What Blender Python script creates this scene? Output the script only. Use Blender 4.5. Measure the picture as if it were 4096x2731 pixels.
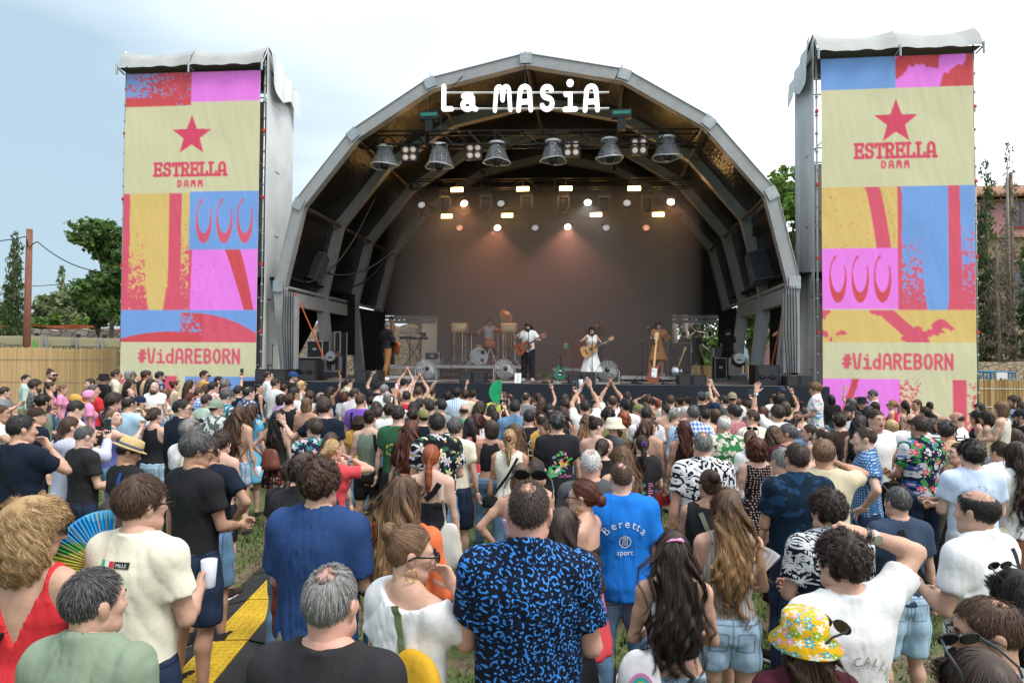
import bpy,math,random
import numpy as np
from mathutils import Matrix,Vector
from mathutils.bvhtree import BVHTree
random.seed(7)
RNG=np.random.default_rng(11)
R=math.radians
for o in list(bpy.data.objects):
 bpy.data.objects.remove(o)
SC=bpy.context.scene
COL=SC.collection
# camera
EYE=2.28
F=2730.0
PITCH,ROLL=R(1.605),R(0.34)
cam_data=bpy.data.cameras.new('camera')
cam_data.lens=24.0
cam_data.sensor_width=36.0
cam_data.clip_start=0.05
cam_data.clip_end=6000
cam=bpy.data.objects.new('camera',cam_data)
CAM_ROT=Matrix.Rotation(R(90)+PITCH,3,'X')@Matrix.Rotation(ROLL,3,'Z')
cam.matrix_world=Matrix.Translation((0,0,EYE))@CAM_ROT.to_4x4()
COL.objects.link(cam)
SC.camera=cam
# sky, sun, exposure
SUN_EL,SUN_AZ=R(60),R(48)
world=bpy.data.worlds.new('World')
SC.world=world
world.use_nodes=True
nt=world.node_tree
for n in list(nt.nodes):
 nt.nodes.remove(n)
def wn(t,**kw):
 n=nt.nodes.new(t)
 for k,v in kw.items():
  setattr(n,k,v)
 return n
w_out=wn('ShaderNodeOutputWorld')
w_bg=wn('ShaderNodeBackground')
w_sky=wn('ShaderNodeTexSky',sky_type='NISHITA')
w_sky.sun_disc=False
w_sky.sun_elevation=SUN_EL
w_sky.sun_rotation=R(180)+SUN_AZ
w_sky.dust_density=1.6
w_sky.air_density=1.2
w_bg.inputs['Strength'].default_value=0.12
w_tc=wn('ShaderNodeTexCoord')
w_map=wn('ShaderNodeMapping')
w_map.inputs['Scale'].default_value=(1.0,1.0,3.2)
w_n1=wn('ShaderNodeTexNoise')
w_n1.inputs['Scale'].default_value=1.2
w_n1.inputs['Detail'].default_value=4
w_n1.inputs['Roughness'].default_value=0.45
w_sep=wn('ShaderNodeSeparateXYZ')
w_dot=wn('ShaderNodeVectorMath',operation='DOT_PRODUCT')
w_dot.inputs[1].default_value=(0.85,0.05,0.60)
w_add=wn('ShaderNodeMath',operation='MULTIPLY_ADD')
w_add.inputs[1].default_value=0.50
w_ramp=wn('ShaderNodeValToRGB')
w_ramp.color_ramp.elements[0].position=0.36
w_ramp.color_ramp.elements[1].position=0.80
w_ramp.color_ramp.elements[0].color=(0.0,0.0,0.0,1)
w_ramp.color_ramp.elements[1].color=(1,1,1,1)
w_mix=wn('ShaderNodeMixRGB')
w_mix.inputs['Color2'].default_value=(7.4,7.7,8.0,1)
w_blue=wn('ShaderNodeMixRGB',blend_type='MIX')
w_blue.inputs['Fac'].default_value=0.90
w_blue.inputs['Color2'].default_value=(2.3,3.1,3.65,1)
nt.links.new(w_tc.outputs['Generated'],w_map.inputs['Vector'])
nt.links.new(w_map.outputs['Vector'],w_n1.inputs['Vector'])
nt.links.new(w_tc.outputs['Generated'],w_dot.inputs[0])
nt.links.new(w_dot.outputs['Value'],w_add.inputs[0])
nt.links.new(w_n1.outputs['Fac'],w_add.inputs[2])
nt.links.new(w_add.outputs['Value'],w_ramp.inputs['Fac'])
nt.links.new(w_ramp.outputs['Color'],w_mix.inputs['Fac'])
nt.links.new(w_sky.outputs['Color'],w_blue.inputs['Color1'])
nt.links.new(w_blue.outputs['Color'],w_mix.inputs['Color1'])
nt.links.new(w_mix.outputs['Color'],w_bg.inputs['Color'])
nt.links.new(w_bg.outputs['Background'],w_out.inputs['Surface'])
sun_data=bpy.data.lights.new('sun','SUN')
sun_data.energy=1.5
sun_data.angle=R(18)
sun_data.color=(1.0,0.965,0.91)
sun=bpy.data.objects.new('sun',sun_data)
sun.rotation_euler=(R(90)-SUN_EL,0,SUN_AZ)
COL.objects.link(sun)
SC.view_settings.view_transform='Standard'
SC.view_settings.look='None'
SC.view_settings.gamma=1.0
SC.view_settings.use_curve_mapping=False
SC.view_settings.exposure=0.90
cy=SC.cycles
cy.max_bounces=6
cy.diffuse_bounces=3
cy.glossy_bounces=2
cy.transmission_bounces=4
cy.transparent_max_bounces=8
cy.volume_bounces=1
cy.use_denoising=True
cy.sample_clamp_indirect=6.0
cy.caustics_reflective=False
cy.caustics_refractive=False
# helpers
def ray(x,y):
 v=CAM_ROT@Vector(((x-2048.0)/F,-(y-1365.5)/F,-1.0))
 return v/v.y
def at(x,y,d):
 v=ray(x,y)
 return Vector((v.x*d,d,EYE+v.z*d))
def srgb(r,g,b):
 def f(c):
  c/=255.0
  return c/12.92 if c<=0.04045 else((c+0.055)/1.055)**2.4
 return(f(r),f(g),f(b))
def mesh_np(name,verts,faces,mat=None,smooth=True,mat_idx=None,mats=None):
 me=bpy.data.meshes.new(name)
 verts=np.ascontiguousarray(verts,dtype=np.float32)
 if not isinstance(faces,(list,tuple)):
  faces=[faces]
 faces=[np.asarray(f,dtype=np.int32)for f in faces if len(f)]
 loops=np.concatenate([f.ravel()for f in faces])if faces else np.zeros(0,np.int32)
 tot=np.concatenate([np.full(len(f),f.shape[1],np.int32)for f in faces])if faces else np.zeros(0,np.int32)
 start=np.concatenate([[0],np.cumsum(tot)[:-1]]).astype(np.int32)if len(tot)else tot
 me.vertices.add(len(verts))
 me.vertices.foreach_set('co',verts.ravel())
 me.loops.add(len(loops))
 me.loops.foreach_set('vertex_index',loops)
 me.polygons.add(len(tot))
 me.polygons.foreach_set('loop_start',start)
 me.polygons.foreach_set('loop_total',tot)
 me.polygons.foreach_set('use_smooth',np.full(len(tot),bool(smooth)))
 if mat_idx is not None:
  me.polygons.foreach_set('material_index',np.asarray(mat_idx,np.int32))
 me.update(calc_edges=True)
 if mats:
  for m in mats:
   me.materials.append(m)
 elif mat is not None:
  me.materials.append(mat)
 return me
def link(name,me,parent=None,loc=None,rot=None):
 o=bpy.data.objects.new(name,me)
 COL.objects.link(o)
 if parent is not None:
  o.parent=parent
 if loc is not None:
  o.location=loc
 if rot is not None:
  o.rotation_euler=rot
 return o
def tag(o,label=None,cat=None,group=None,kind=None):
 if label:o['label']=label
 if cat:o['category']=cat
 if group:o['group']=group
 if kind:o['kind']=kind
 return o
def empty(name,loc=(0,0,0),rz=0.0,label=None,cat=None,group=None):
 o=bpy.data.objects.new(name,None)
 o.empty_display_size=0.1
 COL.objects.link(o)
 o.location=loc
 o.rotation_euler=(0,0,rz)
 return tag(o,label,cat,group)
def copy_tree(o,parent=None):
 c=o.copy()
 COL.objects.link(c)
 if parent is not None:
  c.parent=parent
 for ch in list(o.children):
  copy_tree(ch,c)
 return c
class MB:
 def __init__(self):
  self.v,self.q,self.t,self.n=[],[],[],0
 def raw(self,v,q=(),t=()):
  v=np.asarray(v,float).reshape(-1,3)
  if len(q):self.q.append(np.asarray(q,int).reshape(-1,4)+self.n)
  if len(t):self.t.append(np.asarray(t,int).reshape(-1,3)+self.n)
  self.v.append(v)
  self.n+=len(v)
  return self
 def box(self,c,s,rz=0.0,M=None,taper=1.0):
  x,y,z=s[0]/2,s[1]/2,s[2]/2
  t=taper
  v=np.array([(-x,-y,-z),(x,-y,-z),(x,y,-z),(-x,y,-z),(-x*t,-y*t,z),(x*t,-y*t,z),(x*t,y*t,z),(-x*t,y*t,z)])
  if M is not None:
   v=v@np.array(M.to_3x3()).T
  if rz:
   ca,sa=math.cos(rz),math.sin(rz)
   v=v@np.array([[ca,sa,0],[-sa,ca,0],[0,0,1]])
  v=v+np.asarray(c,float)
  return self.raw(v,[(0,3,2,1),(4,5,6,7),(0,1,5,4),(1,2,6,5),(2,3,7,6),(3,0,4,7)])
 def tube(self,pts,r,n=6,caps=True,flat=None):
  pts=[np.asarray(p,float)for p in pts]
  rs=r if isinstance(r,(list,tuple))else[r]*len(pts)
  rings=[]
  up=np.array([0.0,0.0,1.0])
  prev=None
  for i,p in enumerate(pts):
   a,b=pts[max(0,i-1)],pts[min(len(pts)-1,i+1)]
   t=b-a
   t=t/(np.linalg.norm(t)+1e-9)
   if prev is None:
    s=np.cross(t,up)
    if np.linalg.norm(s)<1e-3:s=np.cross(t,np.array([1.0,0,0]))
   else:
    s=prev-t*np.dot(prev,t)
   s=s/(np.linalg.norm(s)+1e-9)
   prev=s
   u=np.cross(s,t)
   ang=np.linspace(0,2*math.pi,n,endpoint=False)
   ry=rs[i]*(flat if flat else 1.0)
   rings.append(p+np.outer(np.cos(ang)*rs[i],s)+np.outer(np.sin(ang)*ry,u))
  v=np.concatenate(rings)
  q=[]
  for i in range(len(pts)-1):
   for j in range(n):
    k=(j+1)%n
    q.append((i*n+j,i*n+k,(i+1)*n+k,(i+1)*n+j))
  t=[]
  if caps:
   for base,rev in((0,0),((len(pts)-1)*n,1)):
    for j in range(1,n-1):
     t.append((base,base+j,base+j+1)if rev else(base,base+j+1,base+j))
  return self.raw(v,q,t)
 def lathe(self,prof,n=16,c=(0,0,0),M=None):
  ang=np.linspace(0,2*math.pi,n,endpoint=False)
  v=np.concatenate([np.stack([np.cos(ang)*r,np.sin(ang)*r,np.full(n,z)],1)for r,z in prof])
  if M is not None:
   v=v@np.array(M.to_3x3()).T
  v=v+np.asarray(c,float)
  q=[]
  for i in range(len(prof)-1):
   for j in range(n):
    k=(j+1)%n
    q.append((i*n+j,i*n+k,(i+1)*n+k,(i+1)*n+j))
  return self.raw(v,q)
 def disc(self,c,r,n=16,M=None):
  return self.lathe([(r,0),(1e-4,0)],n,c,M)
 def ball(self,c,r,n=10):
  r=r if isinstance(r,(tuple,list))else(r,r,r)
  prof=[(math.sin(a),-math.cos(a))for a in np.linspace(0.02,math.pi-0.02,max(5,n//2+1))]
  ang=np.linspace(0,2*math.pi,n,endpoint=False)
  v=np.concatenate([np.stack([np.cos(ang)*p[0],np.sin(ang)*p[0],np.full(n,p[1])],1)for p in prof])*np.array(r)+np.asarray(c,float)
  q=[(i*n+j,i*n+(j+1)%n,(i+1)*n+(j+1)%n,(i+1)*n+j)for i in range(len(prof)-1)for j in range(n)]
  return self.raw(v,q)
 def mesh(self,name,mat,smooth=False):
  f=[]
  if self.q:f.append(np.concatenate(self.q))
  if self.t:f.append(np.concatenate(self.t))
  return mesh_np(name,np.concatenate(self.v),f,mat,smooth)
 def build(self,name,mat,parent=None,smooth=False,loc=None,rot=None):
  return link(name,self.mesh(name,mat,smooth),parent,loc,rot)
  # materials
_MATS={}
def nodes_of(m):
 m.use_nodes=True
 n=m.node_tree.nodes
 return m.node_tree,n,next(x for x in n if x.type=='BSDF_PRINCIPLED')
def mat(name,color,rough=0.7,metal=0.0,var=0.12,scale=8.0,bump=0.0,bscale=60.0,emit=None,estr=0.0,alpha=None,spec=0.35,sheen=0.0,stretch=None,bdet=None):
 if name in _MATS:
  return _MATS[name]
 m=bpy.data.materials.new(name)
 t,n,b=nodes_of(m)
 b.inputs['Roughness'].default_value=rough
 b.inputs['Metallic'].default_value=metal
 b.inputs['Specular IOR Level'].default_value=spec
 c=tuple(color)[:3]+(1,)
 b.inputs['Base Color'].default_value=c
 tc=t.nodes.new('ShaderNodeTexCoord')
 mp=t.nodes.new('ShaderNodeMapping')
 if stretch:mp.inputs['Scale'].default_value=stretch
 t.links.new(tc.outputs['Object'],mp.inputs['Vector'])
 if var:
  no=t.nodes.new('ShaderNodeTexNoise')
  no.inputs['Scale'].default_value=scale
  no.inputs['Detail'].default_value=4
  t.links.new(mp.outputs['Vector'],no.inputs['Vector'])
  mr=t.nodes.new('ShaderNodeMapRange')
  mr.inputs['From Min'].default_value=0.3
  mr.inputs['From Max'].default_value=0.7
  mr.inputs['To Min'].default_value=1-var
  mr.inputs['To Max'].default_value=1+var
  t.links.new(no.outputs['Fac'],mr.inputs['Value'])
  mx=t.nodes.new('ShaderNodeVectorMath')
  mx.operation='SCALE'
  mx.inputs[0].default_value=c[:3]
  t.links.new(mr.outputs['Result'],mx.inputs['Scale'])
  t.links.new(mx.outputs['Vector'],b.inputs['Base Color'])
 if bump:
  nb=t.nodes.new('ShaderNodeTexNoise')
  nb.inputs['Scale'].default_value=bscale
  nb.inputs['Detail'].default_value=3 if bdet is None else bdet
  t.links.new(mp.outputs['Vector'],nb.inputs['Vector'])
  bp=t.nodes.new('ShaderNodeBump')
  bp.inputs['Strength'].default_value=bump
  bp.inputs['Distance'].default_value=0.02
  t.links.new(nb.outputs['Fac'],bp.inputs['Height'])
  t.links.new(bp.outputs['Normal'],b.inputs['Normal'])
 if emit:
  b.inputs['Emission Color'].default_value=tuple(emit)[:3]+(1,)
  b.inputs['Emission Strength'].default_value=estr
 if alpha is not None:
  b.inputs['Alpha'].default_value=alpha
 if sheen:
  b.inputs['Sheen Weight'].default_value=sheen
 _MATS[name]=m
 return m
 # signed-distance modelling
def smin(a,b,k):
 if k<=0:return np.minimum(a,b)
 h=np.maximum(k-np.abs(a-b),0.0)/k
 return np.minimum(a,b)-h*h*k*0.25
def d_cone(X,Y,Z,a,b,ra,rb):
 ab=(b[0]-a[0],b[1]-a[1],b[2]-a[2])
 L=ab[0]**2+ab[1]**2+ab[2]**2+1e-12
 px,py,pz=X-a[0],Y-a[1],Z-a[2]
 t=np.clip((px*ab[0]+py*ab[1]+pz*ab[2])/L,0,1)
 return np.sqrt((px-t*ab[0])**2+(py-t*ab[1])**2+(pz-t*ab[2])**2)-(ra+(rb-ra)*t)
def d_ell(X,Y,Z,c,r):
 px,py,pz=X-c[0],Y-c[1],Z-c[2]
 k0=np.sqrt((px/r[0])**2+(py/r[1])**2+(pz/r[2])**2)
 k1=np.sqrt((px/r[0]**2)**2+(py/r[1]**2)**2+(pz/r[2]**2)**2)+1e-9
 return k0*(k0-1.0)/k1
class Grid:
 def __init__(s,lo,hi,h):
  s.h=h
  s.lo=np.asarray(lo,float)
  s.n=[int(math.ceil((hi[i]-lo[i])/h))+1 for i in range(3)]
  s.ax=[(s.lo[i]+h*np.arange(s.n[i])).astype(np.float32)for i in range(3)]
  s.f=np.full(s.n,0.6,np.float32)
 def sub(s,lo,hi):
  sl,op=[],[]
  for i in range(3):
   a=max(0,int(math.floor((lo[i]-s.lo[i])/s.h)))
   b=min(s.n[i],int(math.ceil((hi[i]-s.lo[i])/s.h))+1)
   if b<=a:return None,None
   sl.append(slice(a,b))
   sh=[1,1,1];sh[i]=-1
   op.append(s.ax[i][a:b].reshape(sh))
  return tuple(sl),op
 def all(s):
  return s.ax[0].reshape(-1,1,1),s.ax[1].reshape(1,-1,1),s.ax[2].reshape(1,1,-1)
 def cone(s,a,b,ra,rb,k=0.02):
  p=max(ra,rb)+k+2*s.h
  sl,(op)=s.sub([min(a[i],b[i])-p for i in range(3)],[max(a[i],b[i])+p for i in range(3)])
  if sl is None:return s
  s.f[sl]=smin(s.f[sl],d_cone(*op,a,b,ra,rb).astype(np.float32),k)
  return s
 def ell(s,c,r,k=0.02):
  sl,op=s.sub([c[i]-r[i]-k-2*s.h for i in range(3)],[c[i]+r[i]+k+2*s.h for i in range(3)])
  if sl is None:return s
  s.f[sl]=smin(s.f[sl],d_ell(*op,c,r).astype(np.float32),k)
  return s
 def prof(s,tab,grow=0.0,k=0.02,z0=None,z1=None):
  tab=np.asarray(tab,float)
  z0=tab[0,0]if z0 is None else z0
  z1=tab[-1,0]if z1 is None else z1
  A,B=tab[:,1].max()+grow+k,tab[:,2].max()+grow+k+0.06
  sl,(X,Y,Z)=s.sub([-A-2*s.h,-B-2*s.h,z0-k-2*s.h],[A+2*s.h,B+2*s.h,z1+k+2*s.h])
  z=Z.ravel()
  a=np.interp(z,tab[:,0],tab[:,1]).reshape(Z.shape)+grow
  b=np.interp(z,tab[:,0],tab[:,2]).reshape(Z.shape)+grow
  c=np.interp(z,tab[:,0],tab[:,3]).reshape(Z.shape)
  px,py=X,Y-c
  k0=np.sqrt((px/a)**2+(py/b)**2)
  k1=np.sqrt((px/a**2)**2+(py/b**2)**2)+1e-6
  d=k0*(k0-1)/k1
  d=np.where(k0<0.2,-np.minimum(a,b)*0.8,d)
  d=np.maximum(d,np.maximum(Z-z1,z0-Z))
  s.f[sl]=smin(s.f[sl],d.astype(np.float32),k)
  return s
 def cut(s,d):
  s.f=np.maximum(s.f,d).astype(np.float32)
  return s
 def nets(s):
  return nets(s.f,s.lo,s.h)
def nets(f,lo,h):
 f=np.pad(f,1,constant_values=0.5)
 lo=np.asarray(lo)-h
 ins=f<0
 c=ins[:-1,:-1,:-1].astype(np.int8)
 c=np.zeros([n-1 for n in f.shape],np.int8)
 for i in(0,1):
  for j in(0,1):
   for k in(0,1):
    c+=ins[i:f.shape[0]-1+i,j:f.shape[1]-1+j,k:f.shape[2]-1+k]
 act=(c>0)&(c<8)
 I=np.argwhere(act)
 if not len(I):
  return np.zeros((0,3)),np.zeros((0,4),int)
 idx=np.full(act.shape,-1,np.int64)
 idx[act]=np.arange(len(I))
 vals={}
 for i in(0,1):
  for j in(0,1):
   for k in(0,1):
    vals[i,j,k]=f[I[:,0]+i,I[:,1]+j,I[:,2]+k]
 acc=np.zeros((len(I),3));cnt=np.zeros(len(I))
 for axn in range(3):
  o1,o2=[x for x in range(3)if x!=axn]
  for p in(0,1):
   for q in(0,1):
    k0=[0,0,0];k0[o1]=p;k0[o2]=q
    k1=list(k0);k1[axn]=1
    a,b=vals[tuple(k0)],vals[tuple(k1)]
    m=(a<0)!=(b<0)
    t=a/(a-b+1e-12)
    pos=np.zeros((len(I),3));pos[:,o1]=p;pos[:,o2]=q;pos[:,axn]=t
    acc[m]+=pos[m];cnt[m]+=1
 V=lo+h*(I+acc/cnt[:,None])
 quads=[]
 for axn in range(3):
  o1,o2=[(1,2),(2,0),(0,1)][axn]
  sl0=[slice(1,n-1)for n in f.shape];sl1=list(sl0)
  sl0[axn]=slice(0,f.shape[axn]-1);sl1[axn]=slice(1,f.shape[axn])
  a,b=ins[tuple(sl0)],ins[tuple(sl1)]
  E=np.argwhere(a!=b)
  fl=b[tuple(E.T)]
  base=E.copy()
  base[:,o1]+=1;base[:,o2]+=1
  def cell(p,q):
   g=base.copy();g[:,o1]-=p;g[:,o2]-=q
   return idx[g[:,0],g[:,1],g[:,2]]
  q4=np.stack([cell(1,1),cell(0,1),cell(0,0),cell(1,0)],1)
  q4[fl]=q4[fl][:,::-1]
  quads.append(q4)
 return V,np.concatenate(quads)
 # people
SKIN={'fair':mat('skin_fair',(0.60,0.38,0.295),0.55,var=0.16,scale=10,bump=0.10,bscale=70,spec=0.28),'mid':mat('skin_mid',(0.53,0.315,0.23),0.55,var=0.16,scale=10,bump=0.10,bscale=70,spec=0.28),'tan':mat('skin_tan',(0.42,0.235,0.16),0.52,var=0.16,scale=10,bump=0.10,bscale=70,spec=0.28),'red':mat('skin_flushed',(0.57,0.31,0.24),0.5,var=0.12,scale=11,bump=0.08,bscale=90,spec=0.3),'dark':mat('skin_dark',(0.075,0.038,0.026),0.45,var=0.10,scale=14,bump=0.08,bscale=90,spec=0.35),}
LIP=mat('lips',(0.36,0.11,0.10),0.5,var=0.05)
EYEW=mat('eye_white',(0.62,0.58,0.54),0.3,var=0)
EYED=mat('eye_dark',(0.02,0.014,0.01),0.2,var=0)
BROW=mat('eyebrow',(0.03,0.02,0.014),0.8,var=0)
SHOED=mat('shoe_dark',(0.05,0.05,0.055),0.6,var=0.2)
def hair_mat(name,col,rough=0.5,lo=0.55,hi=1.7,root=None):
 m=bpy.data.materials.new('hair_'+name)
 t,n,b=nodes_of(m)
 g=n.new('ShaderNodeNewGeometry')
 mr=n.new('ShaderNodeMapRange')
 mr.inputs['To Min'].default_value=lo
 mr.inputs['To Max'].default_value=hi
 mx=n.new('ShaderNodeVectorMath');mx.operation='SCALE'
 mx.inputs[0].default_value=col[:3]
 t.links.new(g.outputs['Random Per Island'],mr.inputs['Value'])
 t.links.new(mr.outputs['Result'],mx.inputs['Scale'])
 t.links.new(mx.outputs['Vector'],b.inputs['Base Color'])
 if root:
  tc=n.new('ShaderNodeTexCoord');sp_=n.new('ShaderNodeSeparateXYZ');r2=n.new('ShaderNodeMapRange');m2=n.new('ShaderNodeMixRGB')
  r2.inputs['From Min'].default_value=-.20;r2.inputs['From Max'].default_value=.07
  m2.inputs['Color1'].default_value=col[:3]+(1,);m2.inputs['Color2'].default_value=root+(1,)
  t.links.new(tc.outputs['Object'],sp_.inputs[0]);t.links.new(sp_.outputs['Z'],r2.inputs['Value'])
  t.links.new(r2.outputs['Result'],m2.inputs['Fac']);t.links.new(m2.outputs['Color'],mx.inputs[0])
 b.inputs['Roughness'].default_value=rough
 b.inputs['Specular IOR Level'].default_value=0.3
 return m
HAIRC={'black':hair_mat('black',(0.019,0.016,0.016)),'dark':hair_mat('dark_brown',(0.038,0.025,0.019)),'brown':hair_mat('brown',(0.060,0.032,0.020)),'light':hair_mat('light_brown',(0.15,0.085,0.048)),'auburn':hair_mat('auburn',(0.075,0.022,0.013)),'red':hair_mat('red',(0.27,0.075,0.03)),'blond':hair_mat('blond',(0.42,0.27,0.13),lo=0.35,hi=1.5),'ombre':hair_mat('ombre_blond',(0.36,0.21,0.10),lo=0.35,hi=1.6,root=(.085,.048,.028)),'grey':hair_mat('grey',(0.19,0.185,0.18),lo=0.4,hi=1.7),'dgrey':hair_mat('dark_grey',(0.055,0.053,0.054),lo=0.3,hi=2.4),'white':hair_mat('white',(0.55,0.54,0.52),lo=0.6,hi=1.3),}
HAIRWORD={'black':'black','dark':'dark brown','brown':'brown','light':'light brown','auburn':'auburn','red':'red','blond':'blonde','ombre':'dark-to-blonde','grey':'grey','dgrey':'dark greying','white':'white'}
# head and hands (fine shells merged into each body)
_HEADS,_HANDS={},{}
def head_shell(fem,lod):
 key=(fem,lod)
 if key in _HEADS:return _HEADS[key]
 h=(0.0070,0.0115,0.016)[lod]
 g=Grid((-0.115,-0.15,-0.25),(0.115,0.15,0.15),h)
 w=0.95 if fem else 1.0
 g.ell((0,-0.012,0.028),(0.068*w,0.094*w,0.088),0.0)
 g.ell((0,0.025,-0.030),(0.060*w,0.066,0.082),0.03)
 g.cone((-0.028*w,0.045,-0.088),(0.028*w,0.045,-0.088),0.027,0.027,0.035)
 g.cone((-0.05*w,0.0,-0.062),(-0.03,0.045,-0.085),0.022,0.022,0.03)
 g.cone((0.05*w,0.0,-0.062),(0.03,0.045,-0.085),0.022,0.022,0.03)
 g.cone((-0.035,0.07,0.022),(0.035,0.07,0.022),0.016,0.016,0.02)
 for s in(-1,1):
  g.ell((s*0.042,0.06,-0.022),(0.024,0.02,0.022),0.02)
 X,Y,Z=g.all()
 for s in(-1,1):
  d=d_ell(X,Y,Z,(s*0.031,0.097,0.003),(0.019,0.02,0.013))
  g.f=-smin(-g.f,d,0.012)
 g.cone((0,0.088,0.010),(0,0.108,-0.030),0.008,0.014,0.014)
 g.ell((-0.012,0.093,-0.034),(0.011,0.012,0.009),0.01)
 g.ell((0.012,0.093,-0.034),(0.011,0.012,0.009),0.01)
 g.ell((0,0.084,-0.058),(0.024,0.011,0.007),0.008)
 g.ell((0,0.082,-0.069),(0.021,0.011,0.007),0.006)
 g.ell((0,0.072,-0.098),(0.018,0.016,0.014),0.015)
 for s in(-1,1):
  g.ell((s*0.073*w,-0.012,-0.008),(0.010,0.021,0.033),0.008)
  g.ell((s*0.082*w,-0.020,0.004),(0.006,0.019,0.024),0.008)
 nr=0.047 if fem else 0.056
 g.cone((0,-0.022,-0.05),(0,-0.035,-0.22),nr,nr*1.06,0.03)
 g.cut(-0.20-Z)
 V,Q=g.nets()
 c=V[Q].mean(1)
 mi=np.zeros(len(Q),int)
 mi[(np.abs(c[:,0])<0.024)&(c[:,1]>0.08)&(c[:,2]<-0.051)&(c[:,2]>-0.076)]=1
 mb=MB()
 for s in(-1,1):
  mb.ball((s*0.031,0.076,0.003),(0.0145,0.0135,0.0085),10)
 ev=np.concatenate(mb.v);eq=np.concatenate(mb.q)
 ec=ev[eq].mean(1)
 em=np.where((np.abs(np.abs(ec[:,0])-0.031)<0.006)&(ec[:,1]>0.082),3,2)
 br=MB()
 for s in(-1,1):
  br.tube([(s*0.014,0.094,0.021),(s*0.03,0.092,0.028),(s*0.047,0.078,0.022)],[0.004,0.0042,0.002],5)
 bv,bq=np.concatenate(br.v),np.concatenate(br.q)
 n1=len(V);n2=n1+len(ev)
 V2=np.concatenate([V,ev,bv]);Q2=np.concatenate([Q,eq+n1,bq+n2])
 MI=np.concatenate([mi,em,np.full(len(bq),4)])
 _HEADS[key]=(V2,Q2,MI)
 return _HEADS[key]
def hand_shell(pose,lod):
 key=(pose,lod)
 if key in _HANDS:return _HANDS[key]
 h=(0.0050,0.0074,0.0105)[lod]
 g=Grid((-0.075,-0.05,-0.03),(0.095,0.11,0.215),h)
 curl={'relax':(0.35,0.5,0.35),'fist':(1.2,1.5,0.9),'grip':(0.9,1.0,0.6),'open':(0.04,0.08,0.05),'flat':(0.03,0.03,0.02)}
 g.cone((0,0,-0.025),(0,0,0.02),0.026,0.025,0.01)
 for i in range(4):
  bx=0.030-0.020*i
  g.cone((bx*0.55,0.0,0.015),(bx,0,0.088),0.016,0.0125,0.016)
 rad=(0.0095,0.0098,0.0092,0.0082)
 if lod==2:rad=tuple(r+0.0028 for r in rad)
 for i,L in enumerate((0.072,0.080,0.074,0.058)):
  bx=0.030-0.020*i
  p=np.array([bx,0,0.088-0.004*abs(i-1)])
  spread={'open':0.16,'flat':0.02}.get(pose,0.04)*(1.5-i)
  cs=curl['fist' if(pose=='point' and i>0)else('open' if pose=='point' else pose)]
  a=0.0
  for j,fr in enumerate((0.45,0.31,0.24)):
   a+=cs[j]*(1+0.12*(i-1))
   dd=np.array([math.sin(spread),math.sin(a),math.cos(a)])
   q=p+dd*L*fr
   g.cone(p,q,rad[i]*(1-0.1*j),rad[i]*(0.92-0.1*j),0.004)
   p=q
 if pose in('fist','grip','point'):
  th=[(0.020,0.004,0.022),(0.044,0.022,0.052),(0.036,0.046,0.078),(0.016,0.056,0.092)]
 elif pose=='flat':
  th=[(0.020,0.002,0.020),(0.040,0.010,0.052),(0.048,0.010,0.082),(0.050,0.010,0.104)]
 else:
  th=[(0.020,0.002,0.020),(0.048,0.012,0.044),(0.066,0.018,0.070),(0.078,0.020,0.090)]
 for a,b,r in zip(th[:-1],th[1:],(0.0135,0.0115,0.0098)):
  g.cone(a,b,r,r*0.9,0.008)
 X,Y,Z=g.all()
 g.cut(-0.015-Z)
 _HANDS[key]=g.nets()
 return _HANDS[key]
 # skeleton
def torso_tab(fem,fat):
 if fem:
  t=[(0.80,.120,.095,.0),(0.86,.165,.110,-.008),(0.92,.174,.118,-.012),(1.00,.158,.108,-.004),(1.09,.128,.088,.004),(1.18,.135,.095,.004),(1.28,.150,.105,.004),(1.36,.155,.092,-.004),(1.42,.140,.075,-.010),(1.465,.095,.060,-.012),(1.50,.055,.050,-.012)]
 else:
  t=[(0.80,.120,.095,.0),(0.86,.160,.110,-.006),(0.92,.168,.116,-.010),(1.00,.160,.110,-.002),(1.09,.152,.102,.004),(1.18,.160,.108,.004),(1.28,.176,.118,.004),(1.36,.182,.112,-.004),(1.42,.168,.092,-.010),(1.47,.115,.070,-.014),(1.505,.060,.056,-.014)]
 out=[]
 for z,a,b,c in t:
  k=fat*(1.0 if z<1.36 else max(0.0,(1.5-z)/0.14)*0.8)
  b2=b+k*0.8*(1 if 0.95<z<1.3 else 0.6)
  out.append((z,a+k,b2,c+k*0.25*(1 if 0.95<z<1.3 else 0)))
 return out
def ik(S,T,l1,l2,pole):
 S,T,pole=np.array(S,float),np.array(T,float),np.array(pole,float)
 d=T-S
 L=np.linalg.norm(d)
 mx=(l1+l2)*0.995
 if L>mx:
  T=S+d/L*mx;d=T-S;L=mx
 u=d/L
 a=(l1*l1-l2*l2+L*L)/(2*L)
 hh=math.sqrt(max(0,l1*l1-a*a))
 p=pole-u*np.dot(pole,u)
 p=p/(np.linalg.norm(p)+1e-9)
 return S+u*a+p*hh,T
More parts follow.
